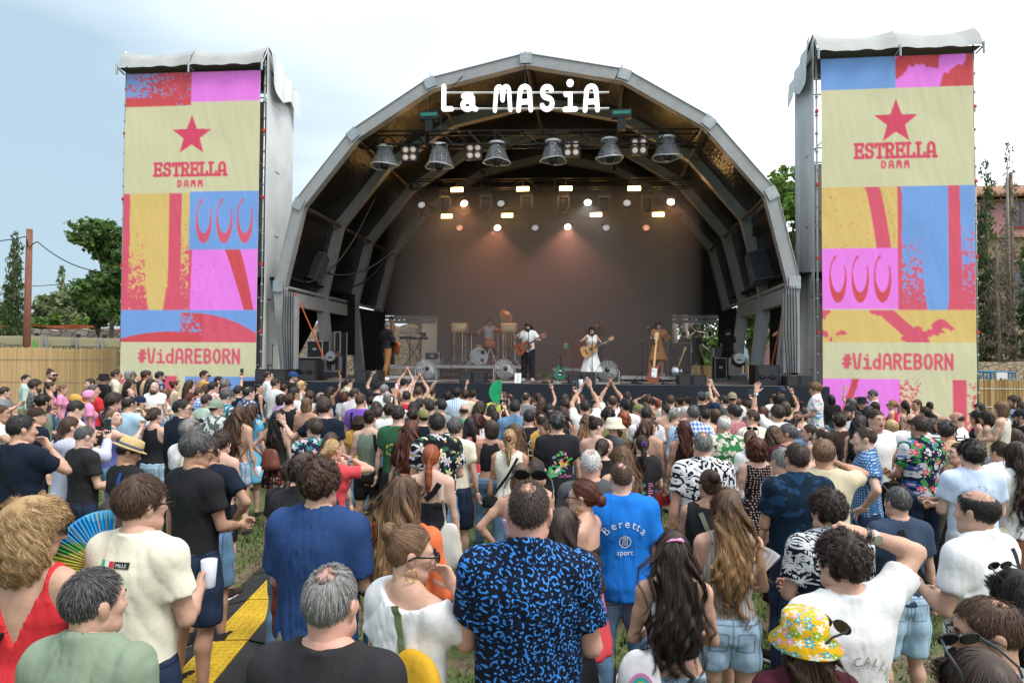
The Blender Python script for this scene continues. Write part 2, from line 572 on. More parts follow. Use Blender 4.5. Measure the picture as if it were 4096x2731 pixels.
ARMS={'down':((0.255,0.03,0.86),(0.3,-1,0),'relax',(-0.2,1,0)),'away':((0.30,0.06,0.90),(0.5,-1,0),'relax',(-0.2,1,0)),'front':((0.13,0.26,1.10),(0.55,-0.8,-0.5),'grip',(-0.3,0.1,1)),'cross':((-0.06,0.20,1.20),(0.8,0.0,-0.8),'grip',(0,0.2,1)),'cup':((0.11,0.25,1.20),(0.5,-0.6,-0.7),'grip',(-0.4,0.1,1)),'hip':((0.21,0.02,1.04),(1.0,-0.5,0.1),'relax',(0,1,0)),'back':((0.12,-0.16,0.98),(1.0,-0.3,0),'relax',(0,0,1)),'chin':((0.08,0.20,1.46),(0.9,0.2,-1),'relax',(-1,0,0.2)),'phone':((0.10,0.34,1.50),(0.8,-0.2,-0.8),'grip',(-1,0,0.3)),'film':((0.16,0.34,1.78),(0.9,0.1,-0.5),'grip',(-1,0,0.2)),'up':((0.26,0.14,1.93),(1,0.2,-0.3),'open',(-1,0.1,0)),'upin':((0.10,0.18,1.94),(1,0.3,-0.3),'flat',(0,0,1)),'point':((0.24,0.16,1.90),(1,0.2,-0.3),'point',(-1,0.1,0)),'fan':((0.20,0.20,1.92),(1,0.2,-0.3),'fist',(-1,0.1,0)),'clap':((0.05,0.24,1.90),(1,0.1,-0.5),'flat',(0,-1,0.2)),'clapc':((0.04,0.30,1.36),(1,0.0,-0.7),'flat',(0,0,1)),'head':((0.13,0.06,1.74),(1,0.05,0.25),'grip',(0,1,0.3)),'hold':((0.10,0.12,1.73),(1,0.3,-0.2),'grip',(-1,0,0.2)),'ear':((0.14,0.12,1.55),(1,0.1,-0.6),'relax',(-1,0,0.3)),'out':((0.66,0.18,1.52),(0.2,-0.4,-1),'relax',(0,1,0.2)),'around':((0.56,0.12,1.43),(0.0,-0.4,-1),'relax',(0,0.3,1)),'strum':((0.02,0.20,1.10),(1.0,-0.5,0.1),'relax',(0.2,0.1,1)),'neck':((0.38,0.24,1.22),(0.7,-0.5,-0.8),'grip',(0.1,0.5,1)),'pick':((0.20,0.26,1.36),(1.0,-0.3,-0.6),'fist',(-0.5,0.2,1)),'violin':((0.20,0.30,1.30),(0.8,-0.2,-1),'grip',(0,0.2,1)),'bow':((0.07,0.30,1.20),(0.9,-0.2,-0.5),'grip',(0,0.3,1)),'fanl':((0.22,0.22,1.34),(0.5,-0.3,-0.8),'fist',(-1,0,0.2)),'drum':((0.34,0.24,1.22),(1.0,-0.5,-0.3),'fist',(-1,0.3,0.4)),'camera':((0.07,0.24,1.55),(0.9,0.0,-0.8),'grip',(-1,0,0.5)),'side':((0.36,0.20,0.96),(0.6,-0.8,0),'relax',(-0.2,1,0)),}
def skeleton(fem,la,ra,fat=0.0,stance=0.0,legs='stand'):
 k={}
 sx=0.155 if fem else 0.174
 sx+=fat*0.5
 S={}
 for nm,s,pose in(('L',-1,la),('R',1,ra)):
  tgt,pole,hp,th=ARMS[pose]
  up=pose in('up','upin','point','fan','clap','head','hold','film','out','around')
  sh=np.array([s*(sx-(0.012 if up else 0)),-0.012,1.425+(0.045 if up and pose not in('out','around','film')else 0)])
  t=np.array([s*tgt[0],tgt[1],tgt[2]])
  if not fem and pose in('down','away'):t[0]+=s*(0.02+fat)
  el,wr=ik(sh,t,0.285,0.255,(s*pole[0],pole[1],pole[2]))
  S[nm]=dict(sh=sh,el=el,wr=wr,hp=hp,th=np.array([s*th[0],th[1],th[2]]),up=up,s=s)
 k['arms']=S
 st=0.02+stance
 k['legs']={}
 for nm,s in(('L',-1),('R',1)):
  hip=np.array([s*(0.088+fat*0.4),-0.005,0.90])
  kn=np.array([s*(0.098+st*0.6+fat*0.3),0.012,0.485])
  an=np.array([s*(0.10+st),-0.02,0.085])
  if legs=='stride':
   kn[1]+=s*-0.16;an[1]+=s*-0.34;kn[0]+=s*0.16;an[0]+=s*0.30
  if legs=='sit':
   hip[2]=0.62;kn=np.array([s*0.17,0.36,0.56]);an=np.array([s*0.17,0.32,0.09])
  if legs=='walk':
   kn[1]+=s*0.12;an[1]+=s*0.26-0.05
  k['legs'][nm]=dict(hip=hip,kn=kn,an=an)
 return k
def fold_noise(X,Y,Z,amp,seed):
 w=0.9*np.sin(5*Z+seed)+0.5*np.sin(9*X+3*Z+2*seed)
 q=np.sin(19*X+7*Z*np.tanh(14*X)+3*w+6*Y)
 a=(1-np.abs(q))**2*1.6-.6+0.45*np.sin(30*Z+24*np.sqrt(X*X+.002)+2*w+seed)*np.clip((1.35-Z)*2,0,1)
 return(amp*a).astype(np.float32)
BODY_H=(0.0190,0.0275,0.037)
def body_bounds(k):
 P=[v for a in k['arms'].values()for v in(a['sh'],a['el'],a['wr'])]+[v for l in k['legs'].values()for v in(l['hip'],l['kn'],l['an'])]
 P=np.array(P)
 lo,hi=P.min(0)-0.14,P.max(0)+0.14
 lo[0]=min(lo[0],-0.30);hi[0]=max(hi[0],0.30)
 lo[1]=min(lo[1],-0.24);hi[1]=max(hi[1],0.26)
 lo[2]=-0.03;hi[2]=max(hi[2],1.60)
 return lo,hi
def body_mesh(fem,k,fat,lod,hyaw,hpitch,lean=0.0):
 lo,hi=body_bounds(k)
 g=Grid(lo,hi,BODY_H[lod])
 m=0.88 if fem else 1.0
 f=fat*0.35
 sit=k['legs']['L']['hip'][2]<0.8
 g.prof(torso_tab(fem,fat),0,0.02,z0=0.82)
 for nm,a in k['arms'].items():
  s=a['s']
  g.cone((s*0.03,-0.016,1.50),a['sh']+np.array([-s*0.012,0,0.008]),0.050*m,0.056*m,0.045)
  g.cone((s*0.10,0.0,1.30),a['sh'],0.07*m,0.058*m,0.05)
  mid=a['sh']+(a['el']-a['sh'])*0.45
  g.cone(a['sh'],mid,0.056*m+f,0.049*m+f,0.03)
  g.cone(mid,a['el'],0.049*m+f,0.037*m+f*0.6,0.02)
  m2=a['el']+(a['wr']-a['el'])*0.3
  g.cone(a['el'],m2,0.037*m+f*0.6,0.041*m+f*0.5,0.015)
  g.cone(m2,a['wr'],0.041*m+f*0.5,0.0265,0.015)
 g.cone((0,-0.016,1.46),(0,-0.014,1.535),0.054*m+0.006,0.047 if fem else 0.055,0.03)
 if fem:
  for s in(-1,1):
   g.ell((s*0.070,0.085,1.275),(0.062,0.055,0.062),0.03)
 for nm,l in k['legs'].items():
  s=-1 if nm=='L' else 1
  hm=l['hip']+(l['kn']-l['hip'])*0.4
  top=l['hip']if not sit else l['hip']
  g.cone(top+np.array([0,-0.012,0.0]),hm,0.094+f,0.080+f,0.04)
  g.cone(hm,l['kn'],0.080+f,0.052+f*0.5,0.03)
  cm=l['kn']+(l['an']-l['kn'])*0.32+np.array([0,-0.018,0])
  g.cone(l['kn'],cm,0.052+f*0.5,0.056+f*0.5,0.02)
  g.cone(cm,l['an'],0.056+f*0.5,0.034,0.02)
  an=l['an']
  g.cone(an+np.array([0,-0.025,-0.05]),an+np.array([s*0.025,0.13,-0.06]),0.034,0.030,0.02)
  g.cone(an,an+np.array([0,-0.015,-0.05]),0.034,0.036,0.02)
 X,Y,Z=g.all()
 g.cut(0.006-Z)
 V,Q=g.nets()
 c=V[Q].mean(1)
 mi=np.where(c[:,2]<0.075,5,0)
 HV,HQ,HM=head_shell(fem,lod)
 Rm=head_matrix(hyaw,hpitch)
 hv=HV@np.array(Rm).T
 w=np.clip((HV[:,2]+0.19)/0.12,0,1)[:,None]
 hv=hv*w+HV*(1-w)+np.array(HEAD_AT)
 vs,qs,ms=[V,hv],[Q,HQ+len(V)],[mi,HM]
 n=len(V)+len(hv)
 for nm,a in k['arms'].items():
  hvx,hq=hand_shell(a['hp'],lod)
  z=a['wr']-a['el'];z=z/np.linalg.norm(z)
  x=a['th']-z*np.dot(a['th'],z);x=x/(np.linalg.norm(x)+1e-9)
  y=np.cross(z,x)
  v=hvx.copy()
  if nm=='L':
   y=-y
  sc=0.92 if fem else 1.0
  v=(v[:,:1]*x+v[:,1:2]*y+v[:,2:3]*z)*sc+a['wr']
  if nm=='L':
   hq=hq[:,::-1]
  vs.append(v);qs.append(hq+n);ms.append(np.zeros(len(hq),int));n+=len(v)
 return np.concatenate(vs),np.concatenate(qs),np.concatenate(ms)
HEAD_AT=(0.0,0.012,1.632)
def head_matrix(yaw,pitch):
 return Matrix.Rotation(-R(yaw),3,'Z')@Matrix.Rotation(-R(pitch),3,'X')
 # clothes
TOPS={'tee':dict(sl=0.62,hem=0.87,loose=0.020,neck=0.078),'teel':dict(sl=0.80,hem=0.82,loose=0.034,neck=0.078),'shirt':dict(sl=0.66,hem=0.84,loose=0.025,neck=0.074,collar=1),'polo':dict(sl=0.62,hem=0.86,loose=0.022,neck=0.074,collar=1),'long':dict(sl=2.0,hem=0.86,loose=0.026,neck=0.078),'longshirt':dict(sl=2.0,hem=0.84,loose=0.025,neck=0.074,collar=1),'elbow':dict(sl=1.15,hem=0.93,loose=0.022,neck=0.10,off=1),'offs':dict(sl=0.55,hem=0.90,loose=0.030,neck=0.125,slant=1),'vest':dict(sl=0.0,hem=0.88,loose=0.018,neck=0.090,width=0.165),'tank':dict(sl=0.0,hem=0.90,loose=0.013,neck=0.105,width=0.128),'vback':dict(sl=0.0,hem=0.84,loose=0.015,neck=0.10,width=0.140,vback=1),'cami':dict(sl=0.0,hem=0.90,loose=0.012,flat=1.27,straps=1),'crop':dict(sl=0.0,hem=1.07,loose=0.011,neck=0.115,width=0.125),'bra':dict(sl=0.0,hem=1.16,loose=0.010,flat=1.30,straps=1),'bandeau':dict(sl=0.0,hem=1.16,loose=0.010,flat=1.31),'tube':dict(sl=0.0,hem=0.95,loose=0.011,flat=1.28),'string':dict(sl=0.0,hem=1.215,loose=0.008,flat=1.235),'hood':dict(sl=2.0,hem=0.86,loose=0.038,neck=0.085,hood=1),'dress':dict(sl=0.40,hem=0.52,loose=0.020,neck=0.09,skirt=0.10),'dressv':dict(sl=0.0,hem=0.56,loose=0.014,neck=0.125,width=0.135,skirt=0.10),'dressl':dict(sl=0.9,hem=0.50,loose=0.018,neck=0.085,skirt=0.12),}
BOTS={'jeans':dict(z=0.10,loose=0.014),'trousers':dict(z=0.08,loose=0.034),'shorts':dict(z=0.50,loose=0.030),'sshorts':dict(z=0.66,loose=0.014),'bermuda':dict(z=0.53,loose=0.024),'bike':dict(z=0.60,loose=0.008),'skirt':dict(z=0.60,skirt=0.06),'mini':dict(z=0.66,skirt=0.03),'midi':dict(z=0.30,skirt=0.16),'none':None,}
def top_mesh(kind,fem,k,fat,lod,seed):
 t=TOPS[kind]
 lo,hi=body_bounds(k)
 g=Grid([lo[0],lo[1]-0.02,max(0.1,t['hem']-0.06)],[hi[0],hi[1]+0.02,min(hi[2],2.0)],(.0138,.022,.037)[lod])
 L=t['loose']
 m=0.88 if fem else 1.0
 f=fat*0.35
 tab=torso_tab(fem,fat)
 if t.get('skirt'):
  tab=[(0.40,tab[2][1]+t['skirt']*1.15,tab[2][2]+t['skirt']*1.3,-.005)]+tab[2:]
 elif not fem or L>0.02:
  tt=[]
  for z,a,b,c in tab:
   if z<1.25:a,b=max(a,0.162+fat if not fem else 0.15+fat),max(b,0.108+fat*0.8)
   tt.append((z,a,b,c))
  tab=[(0.70,)+tt[1][1:]]+tt[1:]
 if fem and L<0.03:
  for s in(-1,1):
   g.ell((s*0.070,0.085,1.275),(0.062+L,0.055+L,0.062+L),0.03)
 g.prof(tab,L,0.03,z0=max(0.40,t['hem']-0.05))
 sleeveless=t['sl']==0
 g2=Grid(g.lo,[g.lo[i]+g.h*(g.n[i]-1.5)for i in range(3)],g.h)
 for nm,a in k['arms'].items():
  s=a['s']
  g.cone((s*0.03,-0.016,1.495),a['sh']+np.array([-s*0.012,0,0.008]),0.050*m+L*0.6,0.056*m+L*0.55,0.045)
  g.cone((s*0.10,0.0,1.30),a['sh'],0.07*m+L*0.8,0.058*m+L*0.6,0.05)
  if not sleeveless:
   sl=t['sl']
   dirn=(a['el']-a['sh'])
   e1=a['sh']+dirn*min(sl,1.0)
   flare=0.012 if sl<0.9 else 0.0
   hang=np.array([0,0,-0.012 if abs(dirn[2])<0.2 else 0])
   g2.cone(a['sh'],e1+hang,0.057*m+L*0.55+f,0.046*m+L*0.7+flare+f,0.03)
   if sl>1.0:
    e2=a['el']+(a['wr']-a['el'])*min(0.96,sl-1.0)
    g2.cone(a['el'],e2,0.046*m+L*0.6+f,0.034*m+L*0.5,0.02)
 X,Y,Z=g.all()
 if not sleeveless:
  for nm,a in k['arms'].items():
   sl=t['sl']
   d=(a['el']-a['sh'])if sl<=1 else(a['wr']-a['el'])
   Ln=np.linalg.norm(d);u=d/Ln
   o=a['sh']+u*Ln*sl if sl<=1 else a['el']+u*Ln*min(0.96,sl-1.0)
   dist=(X-o[0])*u[0]+(Y-o[1])*u[1]+(Z-o[2])*u[2]
   rr=np.sqrt((X-o[0])**2+(Y-o[1])**2+(Z-o[2])**2)
   g2.f=np.where(rr<0.13,np.maximum(g2.f,dist),g2.f).astype(np.float32)
  g.f=smin(g.f,g2.f,0.03)
 if t.get('hood'):
  g.cone((-0.09,-0.10,1.46),(0.09,-0.10,1.46),0.055,0.055,0.04)
  g.cone((-0.10,-0.04,1.50),(-0.05,-0.11,1.44),0.045,0.05,0.04)
  g.cone((0.10,-0.04,1.50),(0.05,-0.11,1.44),0.045,0.05,0.04)
 X,Y,Z=g.all()
 if lod<2:
  g.f=g.f+fold_noise(X,Y,Z,0.0075 if L>0.02 else 0.0035,seed)
 hemz=t['hem']
 if t.get('skirt'):
  g.f=g.f+(0.012*np.sin(np.arctan2(Y,X)*9+seed)*np.clip((1.0-Z)/0.4,0,1)).astype(np.float32)
 g.cut(hemz+0.010*np.sin(7*X+seed)-Z)
 if sleeveless:
  if t.get('flat'):
   g.cut(Z-t['flat']-0.25*np.clip(Y,0,0.1))
   w=np.abs(X)-0.19
   g.cut(w)
  else:
   g.cut(np.where(Z>1.26,np.abs(X)-(t['width']+np.clip((1.40-Z)/0.14,0,1)*0.035),-1.0).astype(np.float32)+0*Y)
 if t.get('neck'):
  nr=t['neck']
  front=0.035 if nr>0.085 else 0.02
  if t.get('slant'):
   d=-d_ell(X,Y,Z,(0.055,-0.01,1.545),(0.175,0.16,0.125))
  else:
   d=-d_ell(X,Y,Z,(0,0.005+(0.02 if not t.get('vback')else-0.02),1.545),(nr+0.012,nr+front,0.075 if nr<0.085 else 0.13))
  g.cut(d.astype(np.float32))
  if t.get('vback'):
   dv=np.abs(X)-np.clip((Z-1.17)*0.46,0,0.12)
   g.f=np.where((Y<0.0)&(Z>1.17),np.maximum(g.f,-dv),g.f).astype(np.float32)
 if t.get('collar'):
  tor=np.sqrt((np.sqrt(X**2+((Y+0.012)*0.95)**2)-(0.064 if fem else 0.074)-.25*(1.53-Z))**2+((Z-1.518+0.30*Y)*0.40)**2)-0.0125
  g.f=np.where((Y<0.055),smin(g.f,tor,0.006),g.f).astype(np.float32)
 elif not sleeveless and t['neck']<.09 and lod<2:
  tor=np.sqrt((np.sqrt(X**2+((Y+0.004)*0.92)**2)-(t['neck']-.002))**2+(Z-1.490+0.34*Y)**2)-0.0125
  g.f=smin(g.f,tor,0.006).astype(np.float32)
 if t.get('straps'):
  for s in(-1,1):
   g.cone((s*0.075,-0.102-fat*0.4,t['flat']-0.03),(s*0.085,-0.068,1.44),0.011,0.011,0.0)
   g.cone((s*0.085,-0.068,1.44),(s*0.088,0.01,1.492),0.011,0.011,0.0)
   g.cone((s*0.088,0.01,1.492),(s*0.082,0.095,1.33),0.011,0.011,0.0)
 return g.nets()
def bottom_mesh(kind,fem,k,fat,lod,seed,waist=1.0):
 b=BOTS[kind]
 if b is None:return None
 h=BODY_H[lod]
 P=np.array([v for l in k['legs'].values()for v in l.values()])
 lo,hi=P.min(0)-0.2,P.max(0)+0.2
 sit=k['legs']['L']['hip'][2]<0.8
 g=Grid([min(lo[0],-0.34),min(lo[1],-0.3),b['z']-0.05],[max(hi[0],0.34),max(hi[1],0.3),1.1],h)
 f=fat*0.35
 tab=torso_tab(fem,fat)
 sk=b.get('skirt')
 if sk is not None:
  w=tab[2]
  g.prof([(b['z']-0.02,w[1]+sk*1.25,w[2]+sk*1.35,0),(0.90,w[1]+0.012,w[2]+0.012,-.01),(1.0,tab[3][1]+0.012,tab[3][2]+0.012,-.004),(1.06,tab[3][1],tab[3][2],0)],0.002,0.02)
 else:
  L=b['loose']
  g.prof(tab,min(L,0.016)+0.003,0.03,z0=0.84,z1=1.06)
  for nm,l in k['legs'].items():
   hm=l['hip']+(l['kn']-l['hip'])*0.4
   lo_=L*(1.25 if b['z']>0.4 else 1.0)
   g.cone(l['hip']+np.array([0,-0.012,0.0]),hm,0.096+f+L*0.5,0.083+f+lo_,0.04)
   g.cone(hm,l['kn'],0.083+f+lo_,0.056+f*0.5+lo_*1.15,0.03)
   if b['z']<0.45:
    cm=l['kn']+(l['an']-l['kn'])*0.32+np.array([0,-0.012,0])
    g.cone(l['kn'],cm,0.056+f*0.5+L,0.060+f*0.5+L*0.9,0.02)
    g.cone(cm,l['an']+np.array([0,0,-0.02]),0.060+f*0.5+L*0.9,0.046+L*1.1,0.02)
 X,Y,Z=g.all()
 if sk is not None:
  g.f=g.f+(0.012*np.sin(np.arctan2(Y,X)*10+seed)*np.clip((1.0-Z)/0.5,0,1)).astype(np.float32)
 elif lod<2:
  g.f=g.f+fold_noise(X,Y,Z,0.006,seed+5)
 if not sit:g.cut(b['z']-Z)
 g.cut(Z-(1.035 if fem and waist>1 else 1.0))
 return g.nets()
 # hair
HC=np.array((0,-0.012,0.028));HR=np.array((0.069,0.095,0.090))
def hairline(P,low=-0.075,front=0.075):
 az=np.abs(np.arctan2(P[:,0],P[:,1]+0.005))
 return np.interp(az,[0,0.55,0.95,1.2,1.45,1.75,2.05,2.35,3.2],[front,front-0.003,front-0.035,0.004,-0.018,0.022,-0.02,low+0.012,low])
def pe(P,c,r):return d_ell(P[:,0],P[:,1],P[:,2],c,r)
def pc(P,a,b,ra,rb,fy=1.0,fx=1.0):
 A,B=(a[0]/fx,a[1]/fy,a[2]),(b[0]/fx,b[1]/fy,b[2])
 return d_cone(P[:,0]/fx,P[:,1]/fy,P[:,2],A,B,ra,rb)*min(fy,fx,1.0)
HSTY={'buzz':dict(t=.004,low=-.062,ln=.009,lift=.35,wave=.3,n=1.3,spot=.030,sp=.6),'short':dict(t=.009,low=-.07,ln=.034,lift=.30,wave=.25,n=1.0),'messy':dict(t=.020,low=-.078,ln=.055,lift=.38,wave=.6,n=1.1),'flop':dict(t=.026,low=-.085,ln=.075,lift=.22,wave=.5,n=1.2),'curly':dict(t=.022,low=-.085,ln=.075,lift=.30,wave=.9,n=1.4,curl=.011,k=9,cf=1.3),'afro':dict(t=.024,low=-.075,ln=.035,lift=.5,wave=1.4,n=1.4,curl=.006,k=7,cf=1.6),'bald':dict(t=.004,low=-.06,ln=.006,lift=.8,wave=.2,n=.35,ring=.015),'ring':dict(t=.008,low=-.07,ln=.028,lift=.22,wave=.3,n=.8,spot=.074,sc=(0,-.02,.105),sp=.05,front=.11),'thin':dict(t=.007,low=-.068,ln=.045,lift=.16,wave=.4,n=1.0,spot=.036,sp=.72),'bob':dict(t=.020,low=-.075,ln=.20,lift=.05,wave=.25,n=1.0,vol='bob'),'bobcurl':dict(t=.034,low=-.075,ln=.16,lift=.18,wave=.9,n=1.5,vol='bobc',curl=.013,k=11,cf=1.2),'bigcurl':dict(t=.045,low=-.075,ln=.26,lift=.12,wave=.9,n=1.9,vol='big',curl=.019,k=12,cf=1.4),'long':dict(t=.016,low=-.075,ln=.42,lift=.03,wave=.12,n=1.1,vol='long',k=9),'wavy':dict(t=.020,low=-.075,ln=.42,lift=.06,wave=.4,n=1.0,vol='long',k=10,curl=.012,cf=1.3),'vlong':dict(t=.016,low=-.075,ln=.56,lift=.04,wave=.3,n=1.3,vol='vlong',k=10,curl=.008,cf=1.0),'wlong':dict(t=.020,low=-.075,ln=.54,lift=.06,wave=.4,n=1.1,vol='vlong',k=12,curl=.015,cf=1.25),'pony':dict(t=.008,low=-.07,ln=.20,lift=.0,wave=.1,n=1.0,tie=(0,-.118,.030),tail=[(0,-.125,.03),(0,-.155,-.01),(0,-.150,-.09),(0,-.135,-.20)],tr=(.022,.034,.030,.012)),'lowpony':dict(t=.009,low=-.07,ln=.20,lift=.0,wave=.1,n=1.0,tie=(0,-.105,-.045),tail=[(0,-.11,-.045),(0,-.13,-.10),(0,-.135,-.20),(0,-.130,-.27)],tr=(.022,.032,.028,.010)),'bun':dict(t=.009,low=-.07,ln=.18,lift=.0,wave=.15,n=1.0,tie=(0,-.105,.085),ball=.042),'lowbun':dict(t=.010,low=-.07,ln=.18,lift=.0,wave=.15,n=1.0,tie=(0,-.125,-.015),ball=.044),'topknot':dict(t=.007,low=-.06,ln=.16,lift=.0,wave=.1,n=.9,tie=(0,-.065,.125),ball=.030),'braid':dict(t=.009,low=-.07,ln=.2,lift=.0,wave=.1,n=1.0,tie=(0,-.11,-.03),tail=[(0,-.115,-.04),(.0,-.14,-.10),(.0,-.145,-.20),(0,-.14,-.30)],tr=(.026,.030,.026,.014),plait=1),'braids':dict(t=.010,low=-.075,ln=.22,lift=.0,wave=.1,n=1.0,vol='braids',k=9),}
def hair_volume(st,P):
 s=HSTY[st]
 t=s['t']
 d=pe(P,HC+np.array([0,-.004,.003])*(t/.02),HR+t)
 if not s.get('vol')and 'tie' not in s:d=d+t*.75*np.clip((.035-P[:,2])/.10,0,1)
 if s.get('vol')not in('big',):
  d=np.maximum(d,(hairline(P,s['low'])-P[:,2])*0.75)
 else:
  d=np.maximum(d,(hairline(P,-.2)-P[:,2])*0.75)
 if 'ring' in s:
  d=np.maximum(d,P[:,2]-s['ring']+0.28*np.clip(P[:,1],-.1,.1))
 if 'spot' in s:
  d=np.maximum(d,-(pe(P,s.get('sc',(0,-.045,.112)),(s['spot'],s['spot']*1.25,.05)))+.004*np.sin(P[:,0]*140)*np.sin(P[:,1]*120))
 v=s.get('vol')
 face=lambda P,y:(P[:,1]-y)
 if v=='bob':
  e=np.maximum(pe(P,(0,-.030,-.045),(.100,.085,.105)),face(P,.030))
  d=smin(d,e,.02)
 elif v=='bobc':
  e=np.maximum(pe(P,(0,-.025,-.030),(.125,.110,.110)),face(P,.035))
  d=smin(d,e,.02)
 elif v=='big':
  e=np.maximum(pe(P,(0,-.035,-.07),(.150,.125,.165)),face(P,.030))
  d=smin(d,e,.03)
 elif v in('long','vlong','braids'):
  e=np.maximum(pe(P,(0,-.034,-.05),(.094,.082,.125)),face(P,.022))
  if v=='long':
   c=pc(P,(0,-.105,-.06),(0,-.150,-.30),.092,.085,fy=.36)
   c=c+.006*np.sin(P[:,0]*85+9*np.sin(P[:,2]*9))+.005*np.sin(P[:,2]*40+P[:,0]*60)
   d=smin(smin(d,e,.03),c,.03)
  elif v=='vlong':
   c=smin(pc(P,(0,-.105,-.06),(0,-.155,-.34),.096,.104,fy=.36),pc(P,(0,-.155,-.34),(0,-.150,-.45),.100,.060,fy=.30),.02)
   c=c+.007*np.sin(P[:,0]*85+9*np.sin(P[:,2]*9))+.006*np.sin(P[:,2]*38+P[:,0]*60)
   d=smin(smin(d,e,.03),c,.03)
  else:
   c1=smin(pc(P,(-.06,-.08,-.04),(-.075,-.10,-.20),.034,.026),pc(P,(.06,-.08,-.04),(.075,-.10,-.20),.034,.026),.005)
   d=smin(smin(d,e,.02),c1,.02)
 if 'tail' in s:
  for a,b,ra,rb in zip(s['tail'][:-1],s['tail'][1:],s['tr'][:-1],s['tr'][1:]):
   q=pc(P,a,b,ra,rb)
   if s.get('plait'):q=q+0.008*np.sin(P[:,2]*150)-0.002
   d=smin(d,q,.012)
 if 'ball' in s:
  tie=np.array(s['tie']);b=s['ball']
  d=smin(d,pe(P,tie+np.array([0,-.010,.006]),(b*1.05,b*.85,b)),.010)
 if s.get('curl')and s['wave']>1:
  d=d+0.006*np.sin(P[:,0]*95)*np.sin(P[:,1]*88+1)*np.sin(P[:,2]*80+2)
 return d
def vgrad(st,P,e=0.004):
 g=np.zeros_like(P)
 d0=hair_volume(st,P)
 for i in range(3):
  q=P.copy();q[:,i]+=e
  g[:,i]=(hair_volume(st,q)-d0)/e
 return d0,g/(np.linalg.norm(g,axis=1,keepdims=True)+1e-9)
_HAIR={}
def hair_mesh(st,lod,seed=0,hat=False):
 key=(st,lod,seed,hat)
 if key in _HAIR:return _HAIR[key]
 s=HSTY[st]
 rg=np.random.default_rng(100+seed*17+len(st)*3+ord(st[0]))
 h=(0.0085,0.0105,0.014)[lod]
 zlo={'long':-.42,'vlong':-.56,'big':-.26,'bobc':-.17,'bob':-.17,'braids':-.25}.get(s.get('vol'),-.12)
 if 'tail' in s:zlo=min(zlo,s['tail'][-1][2]-.04)
 lo,hi=(-.19,-.235,zlo),(.19,.16,.205)
 ax=[np.arange(lo[i],hi[i]+h,h)for i in range(3)]
 G=np.stack(np.meshgrid(*ax,indexing='ij'),-1).reshape(-1,3)
 f=hair_volume(st,G)
 if hat:f=np.maximum(f,G[:,2]-.022)
 f=f.reshape([len(a)for a in ax])
 V,Q=nets(f.astype(np.float32),lo,h)
 N=int((2500,760,330)[lod]*s['n'])
 K=s.get('k',7)
 if lod==2:K=max(4,K-3)
 wd=(0.0024,0.0054,0.0095)[lod]*(.7 if s.get('vol')=='big' else 1)
 src=V[rg.integers(0,len(V),N*4)]if s.get('vol')in('big',)else None
 u=rg.normal(size=(N*5,3));u/=np.linalg.norm(u,axis=1,keepdims=True)
 P=HC+u*(HR+s['t']*0.6)
 hl=hairline(P,s['low'])
 ok=P[:,2]>hl-0.004
 if 'ring' in s:ok&=P[:,2]<s['ring']-0.28*np.clip(P[:,1],-.1,.1)+.006
 if 'spot' in s:ok&=(pe(P,s.get('sc',(0,-.045,.112)),(s['spot'],s['spot']*1.25,.05))>0.002)|(rg.random(len(P))<s.get('sp',.40))
 P=P[ok][:N]
 if s.get('vol')in('long','vlong','big','bob','bobc','braids')or 'tail' in s or 'ball' in s:
  extra=V[rg.integers(0,len(V),N)]
  if s.get('vol')in('long','vlong','bob'):
   extra=extra[extra[:,2]<0.05]
  P=np.concatenate([P,extra])[:int(N*1.6)]
 full=P
 if s.get('curl'):P=P[rg.permutation(len(P))[:max(30,len(P)//((30 if s.get('vol')=='big' else 22)if lod==0 else 9))]]
 n=len(P)
 L=s['ln']*rg.uniform(0.6,1.05,n)
 if s['ln']<.1:L=L*np.clip(.35+(P[:,2]+.07)*7,.35,1)
 lf=s['lift']*np.where(rg.random(n)<.07,2.4,1.0)[:,None]
 W=np.array((0.012,-.05,.118))
 paths=[P.copy()]
 off=rg.uniform(-.002,.005,n)
 ph=rg.uniform(0,6.28,n)
 d_prev=None
 cur=P.copy()
 tie=np.array(s['tie'])if 'tie' in s else None
 for kk in range(K-1):
  d0,nrm=vgrad(st,cur)
  if tie is not None:
   to=tie-cur
   dist=np.linalg.norm(to,axis=1,keepdims=True)
   dirn=to/(dist+1e-6)
   near=(dist[:,0]<.045)|(cur[:,2]<tie[2]-.05)&(cur[:,1]<-.10)
   if 'tail' in s:
    dirn[near]=np.array([0,-.05,-1.0])
   else:
    sw=np.cross(nrm,np.array([0.2,1,.3]));dirn[near]=sw[near]
  else:
   dirn=cur-W
   dirn=dirn-nrm*np.sum(dirn*nrm,1,keepdims=True)
   dirn=dirn/(np.linalg.norm(dirn,axis=1,keepdims=True)+1e-6)
   gv=0.25 if s['ln']<0.1 else 1.1
   dirn=dirn+np.array([0,0,-gv])*(1 if s['ln']>0.1 else np.clip((0.09-cur[:,2:3])*12,0,1))
   if s['ln']>.1:
    dirn[:,1]-=0.35*(cur[:,1]>0.0)*(cur[:,2]>-.05)
  dirn=dirn-nrm*np.sum(dirn*nrm,1,keepdims=True)*0.9
  dirn=dirn/(np.linalg.norm(dirn,axis=1,keepdims=True)+1e-6)
  dirn=dirn+nrm*lf*(1 if kk<2 else 0.4)+rg.normal(size=(n,3))*0.16*s['wave']
  dirn=dirn/(np.linalg.norm(dirn,axis=1,keepdims=True)+1e-6)
  if d_prev is not None:
   dirn=dirn*0.7+d_prev*0.3
  d_prev=dirn
  cur=cur+dirn*(L/(K-1))[:,None]
  d1,nr1=vgrad(st,cur)
  tgt=off+lf[:,0]*0.012*(kk+1)/K
